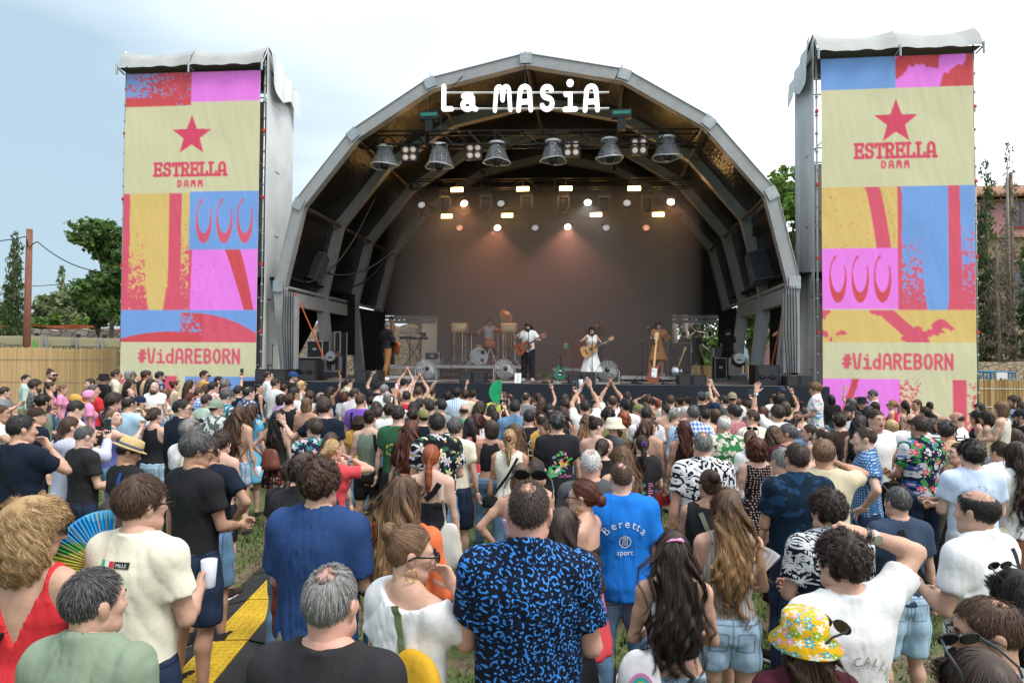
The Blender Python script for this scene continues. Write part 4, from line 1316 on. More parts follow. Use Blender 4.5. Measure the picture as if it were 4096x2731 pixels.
def person(loc,rz,h,fem=False,skin='mid',hair=('short','dark'),top=('tee','white'),bot=('jeans','denim'),la='down',ra='down',hy=0,hp=0,lod=2,fat=0.0,acc_=(),beard=None,legs='stand',stance=0.0,label=None,group=None,waist=1.0,seed=None):
 if lod==1:stance=0.02;fat=round(fat/.012)*.012;hy=round(hy/20)*20;hp=round(hp/10)*10
 seed=(hash((round(loc[0],2),round(loc[1],2)))%5)if seed is None else seed
 if lod==2:
  hy=round(hy/45)*45;hp=0 if abs(hp)<12 else round(hp/18)*18;fat=0.0;stance=0.02;seed=0
 k=skeleton(fem,la,ra,fat,stance,legs)
 kb=('b',fem,la,ra,fat,hy,hp,lod,legs,stance)
 if kb not in _PM:
  V,Q,M=body_mesh(fem,k,fat,lod,hy,hp)
  _PM[kb]=mesh_np('body',V,Q,None,True,M,BODY_MATS)
 root=link('person',_PM[kb],None,loc,(0,0,rz))
 sc=h/1.752
 root.scale=(sc,sc,sc)
 root.material_slots[0].link='OBJECT'
 root.material_slots[0].material=SKIN[skin]
 tag(root,label,'person',group)
 def child(name,me,m,**kw):
  o=link(name,me,root)
  set_mat(o,m)
  return o
 Rm=head_matrix(hy,hp).to_4x4()
 HM=Matrix.Translation(HEAD_AT)@Rm
 if hair and hair[0]!='none':
  hat=any(a.startswith(('cap','bucket','fedora','scarf'))for a in acc_)
  o=child('hair',hair_mesh(hair[0],lod,seed%(2 if lod else 1),hat),HAIRC[hair[1]])
  o.matrix_local=HM@Matrix.Diagonal((0.96,0.98,1,1))if fem else HM
 if bot:
  kt=('p',bot[0],fem,fat,lod,legs,stance,waist,seed)
  if kt not in _PM:
   V,Q=bottom_mesh(bot[0],fem,k,fat,lod,seed,waist)
   _PM[kt]=mesh_np('bottom',V,Q,cloth('white',PAL['white']))
  child(BOTNAME[bot[0]]if bot[1]not in DENIM or bot[0]!='jeans' else 'jeans',_PM[kt],fabric(bot[1]))
 if top:
  kt=('t',top[0],fem,la,ra,fat,lod,seed)
  if kt not in _PM:
   V,Q=top_mesh(top[0],fem,k,fat,lod,seed)
   _PM[kt]=mesh_np('top',V,Q,cloth('white',PAL['white']))
  tp=child(TOPNAME[top[0]],_PM[kt],fabric(top[1]))
 else:
  tp=None
 if lod<2:
  for nm,l in k['legs'].items():
   o=child('shoe',acc('shoe'),fabric(('white','offblack','lgrey','dbrown')[int(abs(loc[0])*37)%4]))
   o.location=tuple(l['an']+np.array([0,0,-.085]))
   o.rotation_euler=(0,0,.19 if nm=='L' else-.19)
   o2=link('sole',acc('sole'),o);set_mat(o2,WHITEP)
 for a in acc_:
  a,_,c=a.partition(':')
  if a in('glasses','glassestop'):
   o=child('sunglasses',acc('glasses'),{'':BLACKP,'white':WHITEP,'red':REDP}[c])
   o.matrix_local=HM@(Matrix.Identity(4)if a=='glasses' else Matrix.Translation((0,-.025,.088))@Matrix.Rotation(R(22),4,'X')@Matrix.Diagonal((1.05,1.0,1,1))if not any(q.startswith('bucket')for q in acc_)else Matrix.Translation((.02,-.0,.045))@Matrix.Rotation(R(-65),4,'Z')@Matrix.Diagonal((1.45,1.3,1.2,1)))
  elif a in('cap','capback','bucket','scarf','fedora'):
   nm={'cap':'cap','capback':'cap','bucket':'bucket_hat','scarf':'headscarf','fedora':'straw_hat'}[a]
   m_=STRAW if c=='straw' else fabric(c)
   o=child(nm,acc('cap' if a=='capback' else a),m_)
   o.matrix_local=HM@(Matrix.Rotation(math.pi,4,'Z')@Matrix.Translation((0,.02,0))if a=='capback' else Matrix.Translation((0,0,.006)))
   if a=='fedora' and c=='straw':
    o2=link('hat_band',acc('band'),o);set_mat(o2,cloth('slateband',(0.10,0.12,0.16)))
  else:
   o=child({'bow':'hair_scarf','clip':'hair_clip','scrunchie':'scrunchie','earring':'earring','headphones':'headphones'}[a],acc(a),fabric(c)if c else mat('gold',(0.7,0.45,0.15),0.3,0.9,var=0))
   o.matrix_local=HM
 if beard:
  o=child('beard',beard_mesh(lod,1.6 if beard.endswith('+')else 1.0),HAIRC[beard.rstrip('+')])
  o.matrix_local=HM
 root_info=dict(o=root,k=k,sc=sc,top=tp,fem=fem,HM=HM)
 PEOPLE.append(root_info)
 return root_info
def world_of(info,p):
 o=info['o']
 M=Matrix.Translation(o.location)@Matrix.Rotation(o.rotation_euler.z,4,'Z')@Matrix.Scale(info['sc'],4)
 return M@Vector(p)
def grip_point(info,side='R',ahead=0.075):
 a=info['k']['arms'][side]
 z=(a['wr']-a['el']);z=z/np.linalg.norm(z)
 x=a['th']-z*np.dot(a['th'],z);x=x/np.linalg.norm(x)
 y=np.cross(z,x)*(1 if side=='R' else-1)
 return world_of(info,a['wr']+z*ahead+y*0.03),z,x
 # ground
def ground_mat():
 m=bpy.data.materials.new('worn_grass')
 t,n,b=nodes_of(m)
 tc=n.new('ShaderNodeTexCoord')
 def noise(s,d=5):
  q=n.new('ShaderNodeTexNoise');q.inputs['Scale'].default_value=s;q.inputs['Detail'].default_value=d
  t.links.new(tc.outputs['Object'],q.inputs['Vector']);return q.outputs['Fac']
 def ramp(f,a,c,p0,p1):
  q=n.new('ShaderNodeValToRGB');q.color_ramp.elements[0].position=p0;q.color_ramp.elements[1].position=p1
  q.color_ramp.elements[0].color=a+(1,);q.color_ramp.elements[1].color=c+(1,)
  t.links.new(f,q.inputs['Fac']);return q.outputs['Color']
 g=ramp(noise(14),(0.055,0.085,0.022),(0.12,0.16,0.045),.35,.65)
 d=ramp(noise(9),(0.085,0.058,0.036),(0.20,0.15,0.10),.35,.65)
 f=ramp(noise(0.9,7),(0,0,0),(1,1,1),.50,.60)
 mx=n.new('ShaderNodeMixRGB')
 t.links.new(f,mx.inputs['Fac']);t.links.new(g,mx.inputs['Color1']);t.links.new(d,mx.inputs['Color2'])
 t.links.new(mx.outputs['Color'],b.inputs['Base Color'])
 b.inputs['Roughness'].default_value=0.95
 bp=n.new('ShaderNodeBump');bp.inputs['Strength'].default_value=.6;bp.inputs['Distance'].default_value=.05
 t.links.new(noise(30),bp.inputs['Height']);t.links.new(bp.outputs['Normal'],b.inputs['Normal'])
 return m
N=90
gx=np.sign(np.linspace(-1,1,N))*np.abs(np.linspace(-1,1,N))**3*1500
gy=np.sign(np.linspace(-1,1,N))*np.abs(np.linspace(-1,1,N))**3*1500+12
GX,GY=np.meshgrid(gx,gy,indexing='ij')
GZ=0.015*np.sin(GX*1.3)*np.sin(GY*1.1)
gi=np.arange(N*N).reshape(N,N)
gq=np.stack([gi[:-1,:-1],gi[1:,:-1],gi[1:,1:],gi[:-1,1:]],-1).reshape(-1,4)
tag(link('ground',mesh_np('ground',np.stack([GX,GY,GZ],-1).reshape(-1,3),gq,ground_mat())),'worn festival field of grass and trodden earth',kind='structure')
def grass_patch():
 rg=np.random.default_rng(3)
 n=52000
 y=rg.uniform(3.2,15,n)**1.0
 x=rg.uniform(-0.62,0.62,n)*y
 keep=(np.sin(x*1.7+1.3*np.sin(y*1.1))+np.sin(y*1.9+x)+rg.normal(size=n)*.6)>-0.6
 x,y=x[keep],y[keep];n=len(x)
 hgt=rg.uniform(.025,.075,n);w=rg.uniform(.006,.014,n)
 a=rg.uniform(0,math.pi,n);ln=rg.normal(size=(n,2))*.025
 b0=np.stack([x-np.cos(a)*w,y-np.sin(a)*w,np.full(n,-.01)],1)
 b1=np.stack([x+np.cos(a)*w,y+np.sin(a)*w,np.full(n,-.01)],1)
 tp=np.stack([x+ln[:,0],y+ln[:,1],hgt],1)
 V=np.stack([b0,b1,tp],1).reshape(-1,3)
 return mesh_np('grass',V,np.arange(n*3).reshape(-1,3),hair_mat('grass',(0.085,0.13,0.035),0.8,.5,1.6),smooth=False)
tag(link('grass',grass_patch()),'short trodden grass between the spectators',kind='stuff')
# stage frame of reference
YAW=R(6.9)
SO=Vector((0.35,19.3,0.0))
cA,sA=math.cos(YAW),math.sin(YAW)
FLOOR=1.66
def stage(u,v,h=0.0):
 return Vector((SO.x+u*cA+v*sA,SO.y-u*sA+v*cA,h))
def sp(x,y,v):
 r=ray(x,y)
 t=(v+SO.x*sA+SO.y*cA)/(r.x*sA+cA)
 X,Y=r.x*t-SO.x,t-SO.y
 return Vector((X*cA-Y*sA,v,EYE+r.z*t))
def sempty(name,u=0,v=0,h=0,rz=0,**kw):
 return empty(name,stage(u,v,h),-YAW+rz,**kw)
ALU=mat('grey_aluminium',(0.34,0.345,0.35),0.45,0.15,var=0.10,scale=3,bump=0.05,bscale=12)
ALUW=mat('pale_aluminium',(0.60,0.61,0.62),0.4,0.2,var=0.08)
STEEL=mat('galvanised_steel',(0.40,0.42,0.43),0.4,0.6,var=0.12)
DARKM=mat('black_metal',(0.018,0.018,0.020),0.42,0.2,var=0.15)
LINING=mat('black_pvc_lining',(0.009,0.0085,0.0085),0.34,var=0.2,scale=2,bump=0.9,bscale=3.2,spec=0.4,stretch=(3,1,3))
DRAPE=mat('black_drape',(0.010,0.010,0.011),0.9,var=0.2,scale=3)
GAUZE=mat('dark_gauze',(0.024,0.024,0.026),0.9,var=0.15,scale=1.5,bump=.4,bscale=5)
SCREEN=mat('backdrop_cloth',(0.085,0.085,0.088),0.95,var=0.06,scale=.6)
SKIRT=mat('navy_stage_skirt',(0.014,0.019,0.030),0.75,var=0.15,scale=2)
DECK=mat('stage_deck',(0.105,0.098,0.092),0.75,var=0.18,scale=3)
BRASS_PURLIN=mat('brown_purlin',(0.11,0.085,0.065),0.5,0.1,var=.15)
ORANGE=mat('orange_strap',(0.50,0.085,0.02),0.7,var=.1)
# arched stage tent
tent=sempty('stage_tent',label='grey arched stage tent with black lining between the two banner towers',cat='stage')
PROF=[(7.02,0.0),(7.5,4.45),(6.9,6.95),(5.2,9.02),(2.85,10.48),(0,11.08),(-2.85,10.48),(-5.2,9.02),(-6.9,6.95),(-7.5,4.45),(-7.02,0.0)]
PR=np.array(PROF)
def offset_poly(P,d):
 out=[]
 for i in range(len(P)):
  n=[]
  for a,b in((i-1,i),(i,i+1)):
   if a<0 or b>=len(P):continue
   t=P[b]-P[a];t=t/np.linalg.norm(t)
   n.append(np.array([-t[1],t[0]]))
  m=sum(n);m=m/np.linalg.norm(m)
  out.append(P[i]+m*d/np.dot(m,n[0]))
 return np.array(out)
PIN=offset_poly(PR,0.35)
RIBV=[0.0,3.1,6.2,9.3]
rib_me=None
for ri,v0 in enumerate(RIBV):
 if rib_me is None:
  mb=MB()
  for i in range(len(PR)-1):
   g=0.004
   a,b,c,d=PR[i],PR[i+1],PIN[i+1],PIN[i]
   v=[(p[0],y,p[1])for y in(0.0,0.26)for p in(a,b,c,d)]
   mb.raw(v,[(0,1,2,3),(7,6,5,4),(0,4,5,1),(2,6,7,3)])
   for p,q,s in((a,b,1),(d,c,-1)):
    t=(q-p)/np.linalg.norm(q-p);nn=np.array([-t[1],t[0]])*.022*s
    vv=[(w[0],y,w[1])for y in(-.025,0.0)for w in(p,q,q+nn,p+nn)]
    mb.raw(vv,[(0,1,2,3),(7,6,5,4),(0,4,5,1),(2,6,7,3),(1,5,6,2),(3,7,4,0)])
  rib_me=mb.mesh('arch_rib',ALU)
  pm=MB();pm.box((0,0,0),(.34,.02,.30))
  for dx in(-.11,.11):
   for dz in(-.09,.09):pm.lathe([(.018,0),(.018,.012),(.001,.014)],6,(dx,-.01,dz),Matrix.Rotation(R(90),3,'X'))
  plate_me=pm.mesh('joint_plate',STEEL)
 rib=link('arch_rib',rib_me,tent,(0,v0,0))
 for i in range(1,len(PR)-1):
  mid=(PR[i]*.55+PIN[i]*.45)
  t=PR[i+1]-PR[i-1]
  o=link('joint_plate',plate_me,rib,(mid[0],-.036,mid[1]),(0,-math.atan2(t[1],t[0]),0))
def wrinkle_panel(name,c00,c10,c11,c01,m,parent,nu=7,nv=7,sag=.06,seed=0,amp=.02):
 rg=np.random.default_rng(seed)
 u=np.linspace(0,1,nu)[:,None,None];v=np.linspace(0,1,nv)[None,:,None]
 c00,c10,c11,c01=[np.asarray(c,float)for c in(c00,c10,c11,c01)]
 P=(1-u)*(1-v)*c00+u*(1-v)*c10+u*v*c11+(1-u)*v*c01
 nrm=np.cross(c10-c00,c01-c00);nrm=nrm/(np.linalg.norm(nrm)+1e-9)
 ph=rg.uniform(0,6,4)
 w=sag*4*u*(1-u)*4*v*(1-v)*.5+amp*(np.sin(9*u+5*v+ph[0])+np.sin(17*u-7*v+ph[1])*.5)*(16*u*(1-u)*v*(1-v))**.5
 P=P+nrm*w
 gi=np.arange(nu*nv).reshape(nu,nv)
 q=np.stack([gi[:-1,:-1],gi[1:,:-1],gi[1:,1:],gi[:-1,1:]],-1).reshape(-1,4)
 return link(name,mesh_np(name,P.reshape(-1,3),q,m),parent)
PM=offset_poly(PR,0.05)
for gi_ in range(3):
 va,vb=RIBV[gi_]+.26,RIBV[gi_+1]
 for i in range(1,len(PR)-2):
  a,b=PM[i],PM[i+1]
  wrinkle_panel('roof_panel',(a[0],va,a[1]),(b[0],va,b[1]),(b[0],vb,b[1]),(a[0],vb,a[1]),LINING,tent,9,9,.05,gi_*20+i,.03)
 for i in range(1,len(PR)-1):
  p=PIN[i]*.8+PR[i]*.2
  MB().tube([(p[0],va,p[1]),(p[0],vb,p[1])],.055,6).build('purlin',BRASS_PURLIN if 2<=i<=8 else ALU,tent)
 for s in(-1,1):
  x=s*7.28
  if gi_<2:MB().box((x,(va+vb)/2,4.12),(.22,vb-va-.01,.42)).build('eaves_beam',ALU,tent)
bw=[(p[0]*.985,9.56,max(p[1]-.08,4.25))for p in PR[1:-1]]
vv=np.array(bw+[(bw[-1][0],9.56,4.2),(bw[0][0],9.56,4.2),(0,9.56,6.0)])
nb_=len(bw)+2
link('back_wall',mesh_np('back_wall',vv,np.array([(i,(i+1)%nb_,nb_)for i in range(nb_)]),GAUZE,False),tent)
for s in(-1,1):
 for dz in(4.1,3.92):
  MB().box((s*6.0,9.42,dz),(2.5,.10,.13)).build('rear_rail',ALU,tent)
def curtain(name,pts_bottom,h0,h1,m,parent,amp=.06,n=40,topfun=None):
 P=np.array(pts_bottom,float)
 s=np.linspace(0,1,n)
 L=np.interp(s,np.linspace(0,1,len(P)),np.arange(len(P)))
 x=np.interp(L,np.arange(len(P)),P[:,0]);y=np.interp(L,np.arange(len(P)),P[:,1])
 d=P[-1]-P[0];nn=np.array([-d[1],d[0]]);nn=nn/np.linalg.norm(nn)
 rows=[]
 for j,h in enumerate(np.linspace(h0,h1,5)):
  k=amp*(1-.15*j)*np.sin(s*n*1.15+.3*j)
  rows.append(np.stack([x+nn[0]*k,y+nn[1]*k,np.full(n,h)],1))
 V=np.concatenate(rows)
 gi=np.arange(5*n).reshape(5,n)
 q=np.stack([gi[:-1,:-1],gi[:-1,1:],gi[1:,1:],gi[1:,:-1]],-1).reshape(-1,4)
 return link(name,mesh_np(name,V,q,m),parent)
for s in(-1,1):
 curtain('side_drape',[(s*7.15,6.5),(s*6.95,9.2)],FLOOR,4.3,DRAPE,tent)
 if s<0:
  curtain('wing_drape_and_dark',[(-10.6,1.0),(-10.2,7.5)],0,4.6,DRAPE,tent)
 MB().box((s*8.9,4.2,4.75),(3.4,7.4,.06)).build('wing_roof',DRAPE,tent)
wa=[sp(1150,1420,5.2),sp(1196,1420,5.2),sp(1276,1268,5.2),sp(1300,1180,5.2),sp(1150,1180,5.2)]
link('wing_drape_and_dark',mesh_np('wing_drape_and_dark',np.array([tuple(p)for p in wa]),np.array([(0,1,2),(0,2,3),(0,3,4)]),DRAPE,False),tent)
wb=[sp(1283,1420,5.25),sp(1420,1420,5.25),sp(1420,1180,5.25),sp(1288,1180,5.25),sp(1276,1272,5.25)]
link('wing_drape_and_dark',mesh_np('wing_drape_and_dark',np.array([tuple(p)for p in wb]),np.array([(0,1,2),(0,2,4),(2,3,4)]),DRAPE,False),tent)
for a,b,v in(((1183,1172),(1310,1462),.5),((3150,1160),(3085,1470),.5)):
 p,q=sp(*a,v),sp(*b,v)
 MB().tube([p,q],.022,5).build('ratchet_strap',ORANGE,tent)
wc=[sp(3078,1500,4.2),sp(3240,1500,4.2),sp(3240,1150,4.2),sp(3078,1150,4.2)]
link('wing_drape_and_dark',mesh_np('wing_drape_and_dark',np.array([tuple(p)for p in wc]),np.array([(0,1,2,3)]),DRAPE,False),tent)  # added dark sheet standing in for the darkness of the right wing
for s,x in((-1,1160),(1,3165)):
 p=sp(x,1370,-.25)
 MB().box((p.x,-.2,3.05),(.42,.16,2.1)).build('leg_cladding',ALU,tent)
 for k in range(5):
  MB().tube([(p.x-.18+.07*k,-.32,4.3),(p.x-.2+.08*k,-.33,3.2),(p.x-.12+.06*k,-.32,2.0)],.014,5).build('cable',BLACKP,tent)
scr=sempty('backdrop_screen',0,9.05,0,label='large plain dark backdrop screen at the back of the smoky stage',cat='backdrop')
a,b=sp(1752,900,9.05),sp(2688,900,9.05)
top=sp(2200,880,9.05).z
wrinkle_panel('cloth',(a.x,0,FLOOR+.05),(b.x,0,FLOOR+.05),(b.x,0,top),(a.x,0,top),SCREEN,scr,20,12,.0,5,.012)
MB().tube([(a.x-.1,.02,top),(b.x+.1,.02,top)],.03,6).build('pipe',DARKM,scr)
fl=sempty('stage_floor',label='grey stage deck with dark navy skirt along its front',cat='stage floor')
x0,x1=-7.9,7.9
nd=8
for i in range(nd):
 for j in range(5):
  w=(x1-x0)/nd
  MB().box((x0+w*(i+.5),-.95+2.1*(j+.5),FLOOR-.05),(w-.012,2.088,.1)).build('deck_panel',DECK,fl)
sk=MB()
n=120
xs=np.linspace(x0,x1,n)
V=np.concatenate([np.stack([xs,-1.0+.012*np.sin(xs*5.5)*(1 if h<1 else .3),np.full(n,h)],1)for h in(0.0,.8,FLOOR+.004)])
gi=np.arange(3*n).reshape(3,n)
link('skirt',mesh_np('skirt',V,np.stack([gi[:-1,:-1],gi[:-1,1:],gi[1:,1:],gi[1:,:-1]],-1).reshape(-1,4),SKIRT),fl)
# lettering made of strokes
def arc(cx,cy,rx,ry,a0,a1,n=14):
 a=np.radians(np.linspace(a0,a1,n))
 return[(cx+rx*math.cos(t),cy+ry*math.sin(t))for t in a]
GL={'#':[[(.17,.08),(.25,.92)],[(.37,.08),(.45,.92)],[(.04,.34),(.55,.34)],[(.07,.66),(.58,.66)]],'V':[[(.06,1),(.16,.35)]+arc(.30,.16,.14,.14,200,340)+[(.44,.35),(.54,1)]],'i':[[(.12,.66),(.32,.66),(.32,.03)],[(.08,.03),(.56,.03)],[(.31,.93),(.315,.93)]],'d':[arc(.27,.32,.21,.29,0,360,20),[(.49,1),(.49,.0)]],'A':[[(.05,0),(.09,.55)]+arc(.30,.72,.20,.26,165,15)+[(.51,.55),(.55,0)],[(.09,.34),(.51,.34)]],'R':[[(.09,0),(.09,.98),(.30,.98)]+arc(.30,.74,.22,.24,90,-90)+[(.09,.5)],[(.30,.5),(.54,0)]],'E':[[(.53,.97),(.10,.97),(.10,.03),(.54,.03)],[(.10,.51),(.46,.51)]],'B':[[(.09,.03),(.09,.97),(.28,.97)]+arc(.28,.745,.20,.225,90,-90)+[(.09,.52)],[(.28,.52)]+arc(.28,.275,.24,.245,90,-90)+[(.09,.03)]],'O':[arc(.30,.5,.23,.47,0,360,26)],'N':[[(.08,0),(.08,1)],[(.08,.96),(.52,.04)],[(.52,0),(.52,1)]],'L':[[(.13,1),(.13,.04),(.56,.04)]],'a':[arc(.24,.21,.18,.18,0,360,18),[(.08,.58)]+arc(.25,.46,.19,.19,120,10)+[(.44,.2),(.48,.05),(.56,.03)]],'M':[[(.03,0),(.07,.70)]+arc(.175,.80,.10,.17,175,5)+[(.30,.42)]+arc(.425,.80,.10,.17,175,5)+[(.53,.70),(.57,0)]],'S':[arc(.30,.745,.21,.225,25,180,12)+arc(.30,.745,.21,.225,180,265,8)+arc(.30,.27,.23,.24,85,-90,14)+arc(.30,.27,.23,.24,-90,-160,8)],'T':[[(.30,0),(.30,.95)],[(.03,.95),(.57,.95)]],'D':[[(.09,.03),(.09,.97),(.24,.97)]+arc(.24,.5,.29,.47,90,-90)+[(.09,.03)]],}
SERIF={'E':[[(.0,.97),(.56,.97)],[(.0,.03),(.57,.03)],[(.56,.80),(.56,.97)],[(.57,.03),(.57,.22)],[(.44,.42),(.44,.60)]],'S':[[(.52,.72),(.52,.97)],[(.08,.03),(.08,.26)]],'T':[[(.16,.03),(.44,.03)],[(.03,.95),(.03,.76)],[(.57,.95),(.57,.76)]],'R':[[(-.03,.03),(.24,.03)],[(.44,.03),(.64,.03)],[(-.03,.97),(.2,.97)]],'L':[[(.0,.97),(.28,.97)],[(.0,.04),(.2,.04)],[(.56,.04),(.56,.26)]],'A':[[(-.06,.03),(.16,.03)],[(.44,.03),(.66,.03)]]}
def poly_dist(U,V,poly):
 d=np.full(U.shape,1e9)
 for(ax_,ay),(bx,by)in zip(poly[:-1],poly[1:]):
  ex,ey=bx-ax_,by-ay
  L=ex*ex+ey*ey+1e-12
  t=np.clip(((U-ax_)*ex+(V-ay)*ey)/L,0,1)
  d=np.minimum(d,np.hypot(U-ax_-t*ex,V-ay-t*ey))
 return d
def text_dist(X,Y,text,x0,y0,size,adv,wx=1.0,serif=False):
 d=np.full(X.shape,1e9)
 for i,ch in enumerate(text):
  if ch==' ':continue
  gx0=x0+i*adv*size
  m=(X>gx0-.3*size)&(X<gx0+1.0*size)&(Y>y0-.3*size)&(Y<y0+1.3*size)
  if not m.any():continue
  u=X[m]-gx0;w=Y[m]-y0
  pl=GL[ch]+(SERIF.get(ch,[])if serif else[])
  dd=np.full(u.shape,1e9)
  for p in pl:
   dd=np.minimum(dd,poly_dist(u,w,[(a*size*wx,b*size)for a,b in p]))
  d[m]=np.minimum(d[m],dd)
 return d
def vnoise(U,V,scale,seed,octaves=3):
 rg=np.random.default_rng(seed)
 out=np.zeros(U.shape);amp=1.0;tot=0
 for o in range(octaves):
  G=rg.random((64,64))
  x,y=U*scale+7.3*o,V*scale+3.1*o
  xi,yi=np.floor(x).astype(int),np.floor(y).astype(int)
  fx,fy=x-xi,y-yi
  fx,fy=fx*fx*(3-2*fx),fy*fy*(3-2*fy)
  g=lambda a,b:G[a%64,b%64]
  out+=amp*((g(xi,yi)*(1-fx)+g(xi+1,yi)*fx)*(1-fy)+(g(xi,yi+1)*(1-fx)+g(xi+1,yi+1)*fx)*fy)
  tot+=amp;amp*=.55;scale*=2
 return out/tot
BC=dict(red=srgb(224,94,118),red2=srgb(215,84,92),och=srgb(226,194,120),blue=srgb(124,166,230),pink=srgb(244,134,238),cream=srgb(216,211,174),star=srgb(220,78,108))
def printed_banner(side):
 W,H=545.0,1430.0
 nx,ny=2*168,2*416
 U,V=np.meshgrid(np.linspace(0,W,nx),np.linspace(0,H,ny),indexing='ij')
 C=np.zeros((nx,ny,3));C[:]=BC['cream']
 fill=lambda m,c:C.__setitem__(m,BC[c])
 n1=vnoise(U,V,.045,1,4);n2=vnoise(U*.8+V*.5,V-U*.3,.15,2,4);n3=vnoise(U,V*.5,.02,3,3)
 def box(u0,v0,u1,v1):return(U>=u0)&(U<u1)&(V>=v0)&(V<v1)
 def horseshoes(u0,v0,w,h,c):
  for k in range(3):
   cx=u0+w*(.19+.31*k);cy=v0+h*.50
   ang=np.arctan2((V-cy)/(h*.40),(U-cx)/(w*.115))
   rr=np.hypot((U-cx)/(w*.115),(V-cy)/(h*.40))
   thick=.13+.42*np.clip((V-v0-h*.35)/(h*.5),0,1)
   m=(rr<1.05)&(rr>1.05-thick)&~((ang<-0.75)&(ang>-1.75))&~((V<cy-h*.22)&(U>cx))&((V<cy)|(n2>.22)|(V>cy+h*.18))
   fill(m&box(u0,v0,u0+w,v0+h),c)
 def arch(u0,v0,u1,v1,base,c,lo,hi,speck,cx,rx,top_h,inner=None):
  b=box(u0,v0,u1,v1)
  fill(b,base)
  t=(V-v0)/(v1-v0)
  e=cx+rx*np.sqrt(np.clip(1-((1-t)*top_h)**2,0,1))
  band=b&(U>e+lo)&(U<e+hi)
  fill(band,c)
  return b,t,e
 fill(np.ones(U.shape,bool),'cream')
 if side=='left':
  b=box(0,0,268,132);fill(b,'blue')
  fill(b&((n2>.62-.30*np.clip(U/200,0,1))|(U>205)|(V>98-4*n1)),'red2')
  fill(b&(U>205)&(n2>.70),'blue')
  fill(box(268,0,W,118+0*1),'pink')
  star_u,star_v,R0,r0=272,250,82,34
  text='ESTRELLA'
  yel=box(0,472,270,925);fill(yel,'red')
  e1=((U-95)/78)**2+((V-700)/330)**2<1
  mot=yel&(U<200)&(U>32-10*n1)
  t=(V-472)/453
  fill(mot&(n2>.10+.62*np.clip((t-.15)*1.25,0,1))&(U<190),'och')
  fill(yel&(U>236)&(n2>.12+.62*np.clip((t-.1)*1.2,0,1)),'och')
  fill(yel&(((U-140)/48)**2+((V-660)/330)**2<1),'och')
  fill(yel&(U>186)&(U<222+14*t),'red');
  fill(yel&(U>40)&(U<110)&(np.abs(V-845+.28*U)<7*n1+3)&(n2>.4),'och')
  sq=box(270,468,W,692);fill(sq,'blue');horseshoes(278,475,262,210,'red')
  pk=box(270,692,W,925);fill(pk,'pink')
  tt=(V-692)/233
  e=420+62*tt**.8
  fill(pk&(U>e+10-20*(1-tt))&(U<e+52-4*tt),'red2')
  fill(pk&(U<276+6*(1-tt)),'red')
  fill(pk&(U<380)&(n2>.74),'red')
  bl=box(0,925,W,1048);fill(bl,'blue')
  a1=V>1008+28*np.abs((U-200)/200)**2-0
  a2=(V>936+80*np.clip((U-270)/275,0,1)**2.2)&(U>240)
  fill(bl&((a1&(U<330))|(a2&(n2>.50-.5*np.clip((U-265)/160,0,1)))),'red2')
  fill(bl&(U>330)&a2&(n2<.70),'red')
  fill(box(0,1048,W,1180),'cream')
  fill(box(0,1180,W,H),'cream')
  fill(box(0,1180,130,H)&(n2>.58-.2*(V-1180)/250),'red')
  fill(box(178,1178,232,H),'red')
  fill(box(262,1180,W,H),'blue')
  fill(box(300,1210,420,H)&(n2>.60),'red')
  tv,sv=1142,560
  est_v,damm_v=405,448
  cu=270
  hash_v,hash_u0,hs=1128,74,52
 else:
  fill(box(0,0,270,113),'blue')
  b=box(270,0,W,113);fill(b,'pink')
  fill(b&(n3+.25*np.sin((U-270)*.022+V*.03)>.46),'red2')
  fill(b&(V>80+(U-270)*.3)&(U<320),'pink')
  o=box(0,457,272,670);fill(o,'och')
  t=(V-457)/213
  e=155+42*t**.7
  fill(o&(U>e)&(U<e+52),'red');fill(o&(n2>.76),'red')
  pk=box(0,670,272,882);fill(pk,'pink');horseshoes(8,676,258,200,'red2')
  q=box(272,457,W,885);fill(q,'red')
  tq=(V-457)/428
  fill(q&(U>292-12*n1)&(U<395)&(n2>.08+.66*np.clip((tq-.2)*1.3,0,1)),'blue')
  fill(q&(((U-410)/52)**2+((V-640)/330)**2<1),'blue')
  fill(q&(U>452)&(U<492+10*tq),'red')
  fill(q&(U>492+8*tq)&(n2>.12+.62*np.clip((tq-.15)*1.3,0,1)),'blue')
  y=box(0,885,W,998);fill(y,'och')
  ln=vnoise(U*.6+V*.2,V*1.1-U*.4,.018,9,4)
  fill(y&((ln>.57)|((np.abs((U-190)-(V-885)*1.15-30)<34)&(n2>.22))),'red')
  fill(box(0,998,W,1123),'cream')
  fill(box(0,1123,272,H),'pink')
  fill(box(0,1123,272,H)&(np.abs(U-110+(V-1150)*.35)<16-8*n1),'red2')
  fill(box(272,1123,350,H)&(n2>.58-.2*(V-1123)/300),'red')
  fill(box(460,1125,508,H),'red')
  fill(box(508,1135,W,H)&(n2>.60-.15*(V-1123)/300),'red')
  star_u,star_v,R0,r0=270,232,82,34
  est_v,damm_v,cu=356,392,268
  hash_v,hash_u0,hs=1088,72,50
 dx,dy=U-star_u,V-star_v
 a=np.mod(np.arctan2(dx,-dy),2*math.pi/5);a=np.minimum(a,2*math.pi/5-a)
 rr=np.hypot(dx,dy)
 p1=np.array([R0,0]);p2=np.array([r0*math.cos(math.pi/5),r0*math.sin(math.pi/5)])
 x_,y_=rr*np.cos(a),rr*np.sin(a)
 ins=(p2[0]-p1[0])*(y_-p1[1])-(p2[1]-p1[1])*(x_-p1[0])>0
 fill(ins,'star')
 def ink(d,half,c):
  k=np.clip((half+1.4-d)/2.8,0,1)[...,None]
  C[:]=C*(1-k)+np.array(BC[c])*k
 ink(text_dist(U,-V,'ESTRELLA',cu-146,-est_v,50,.735,1.0,True),5.6,'star')
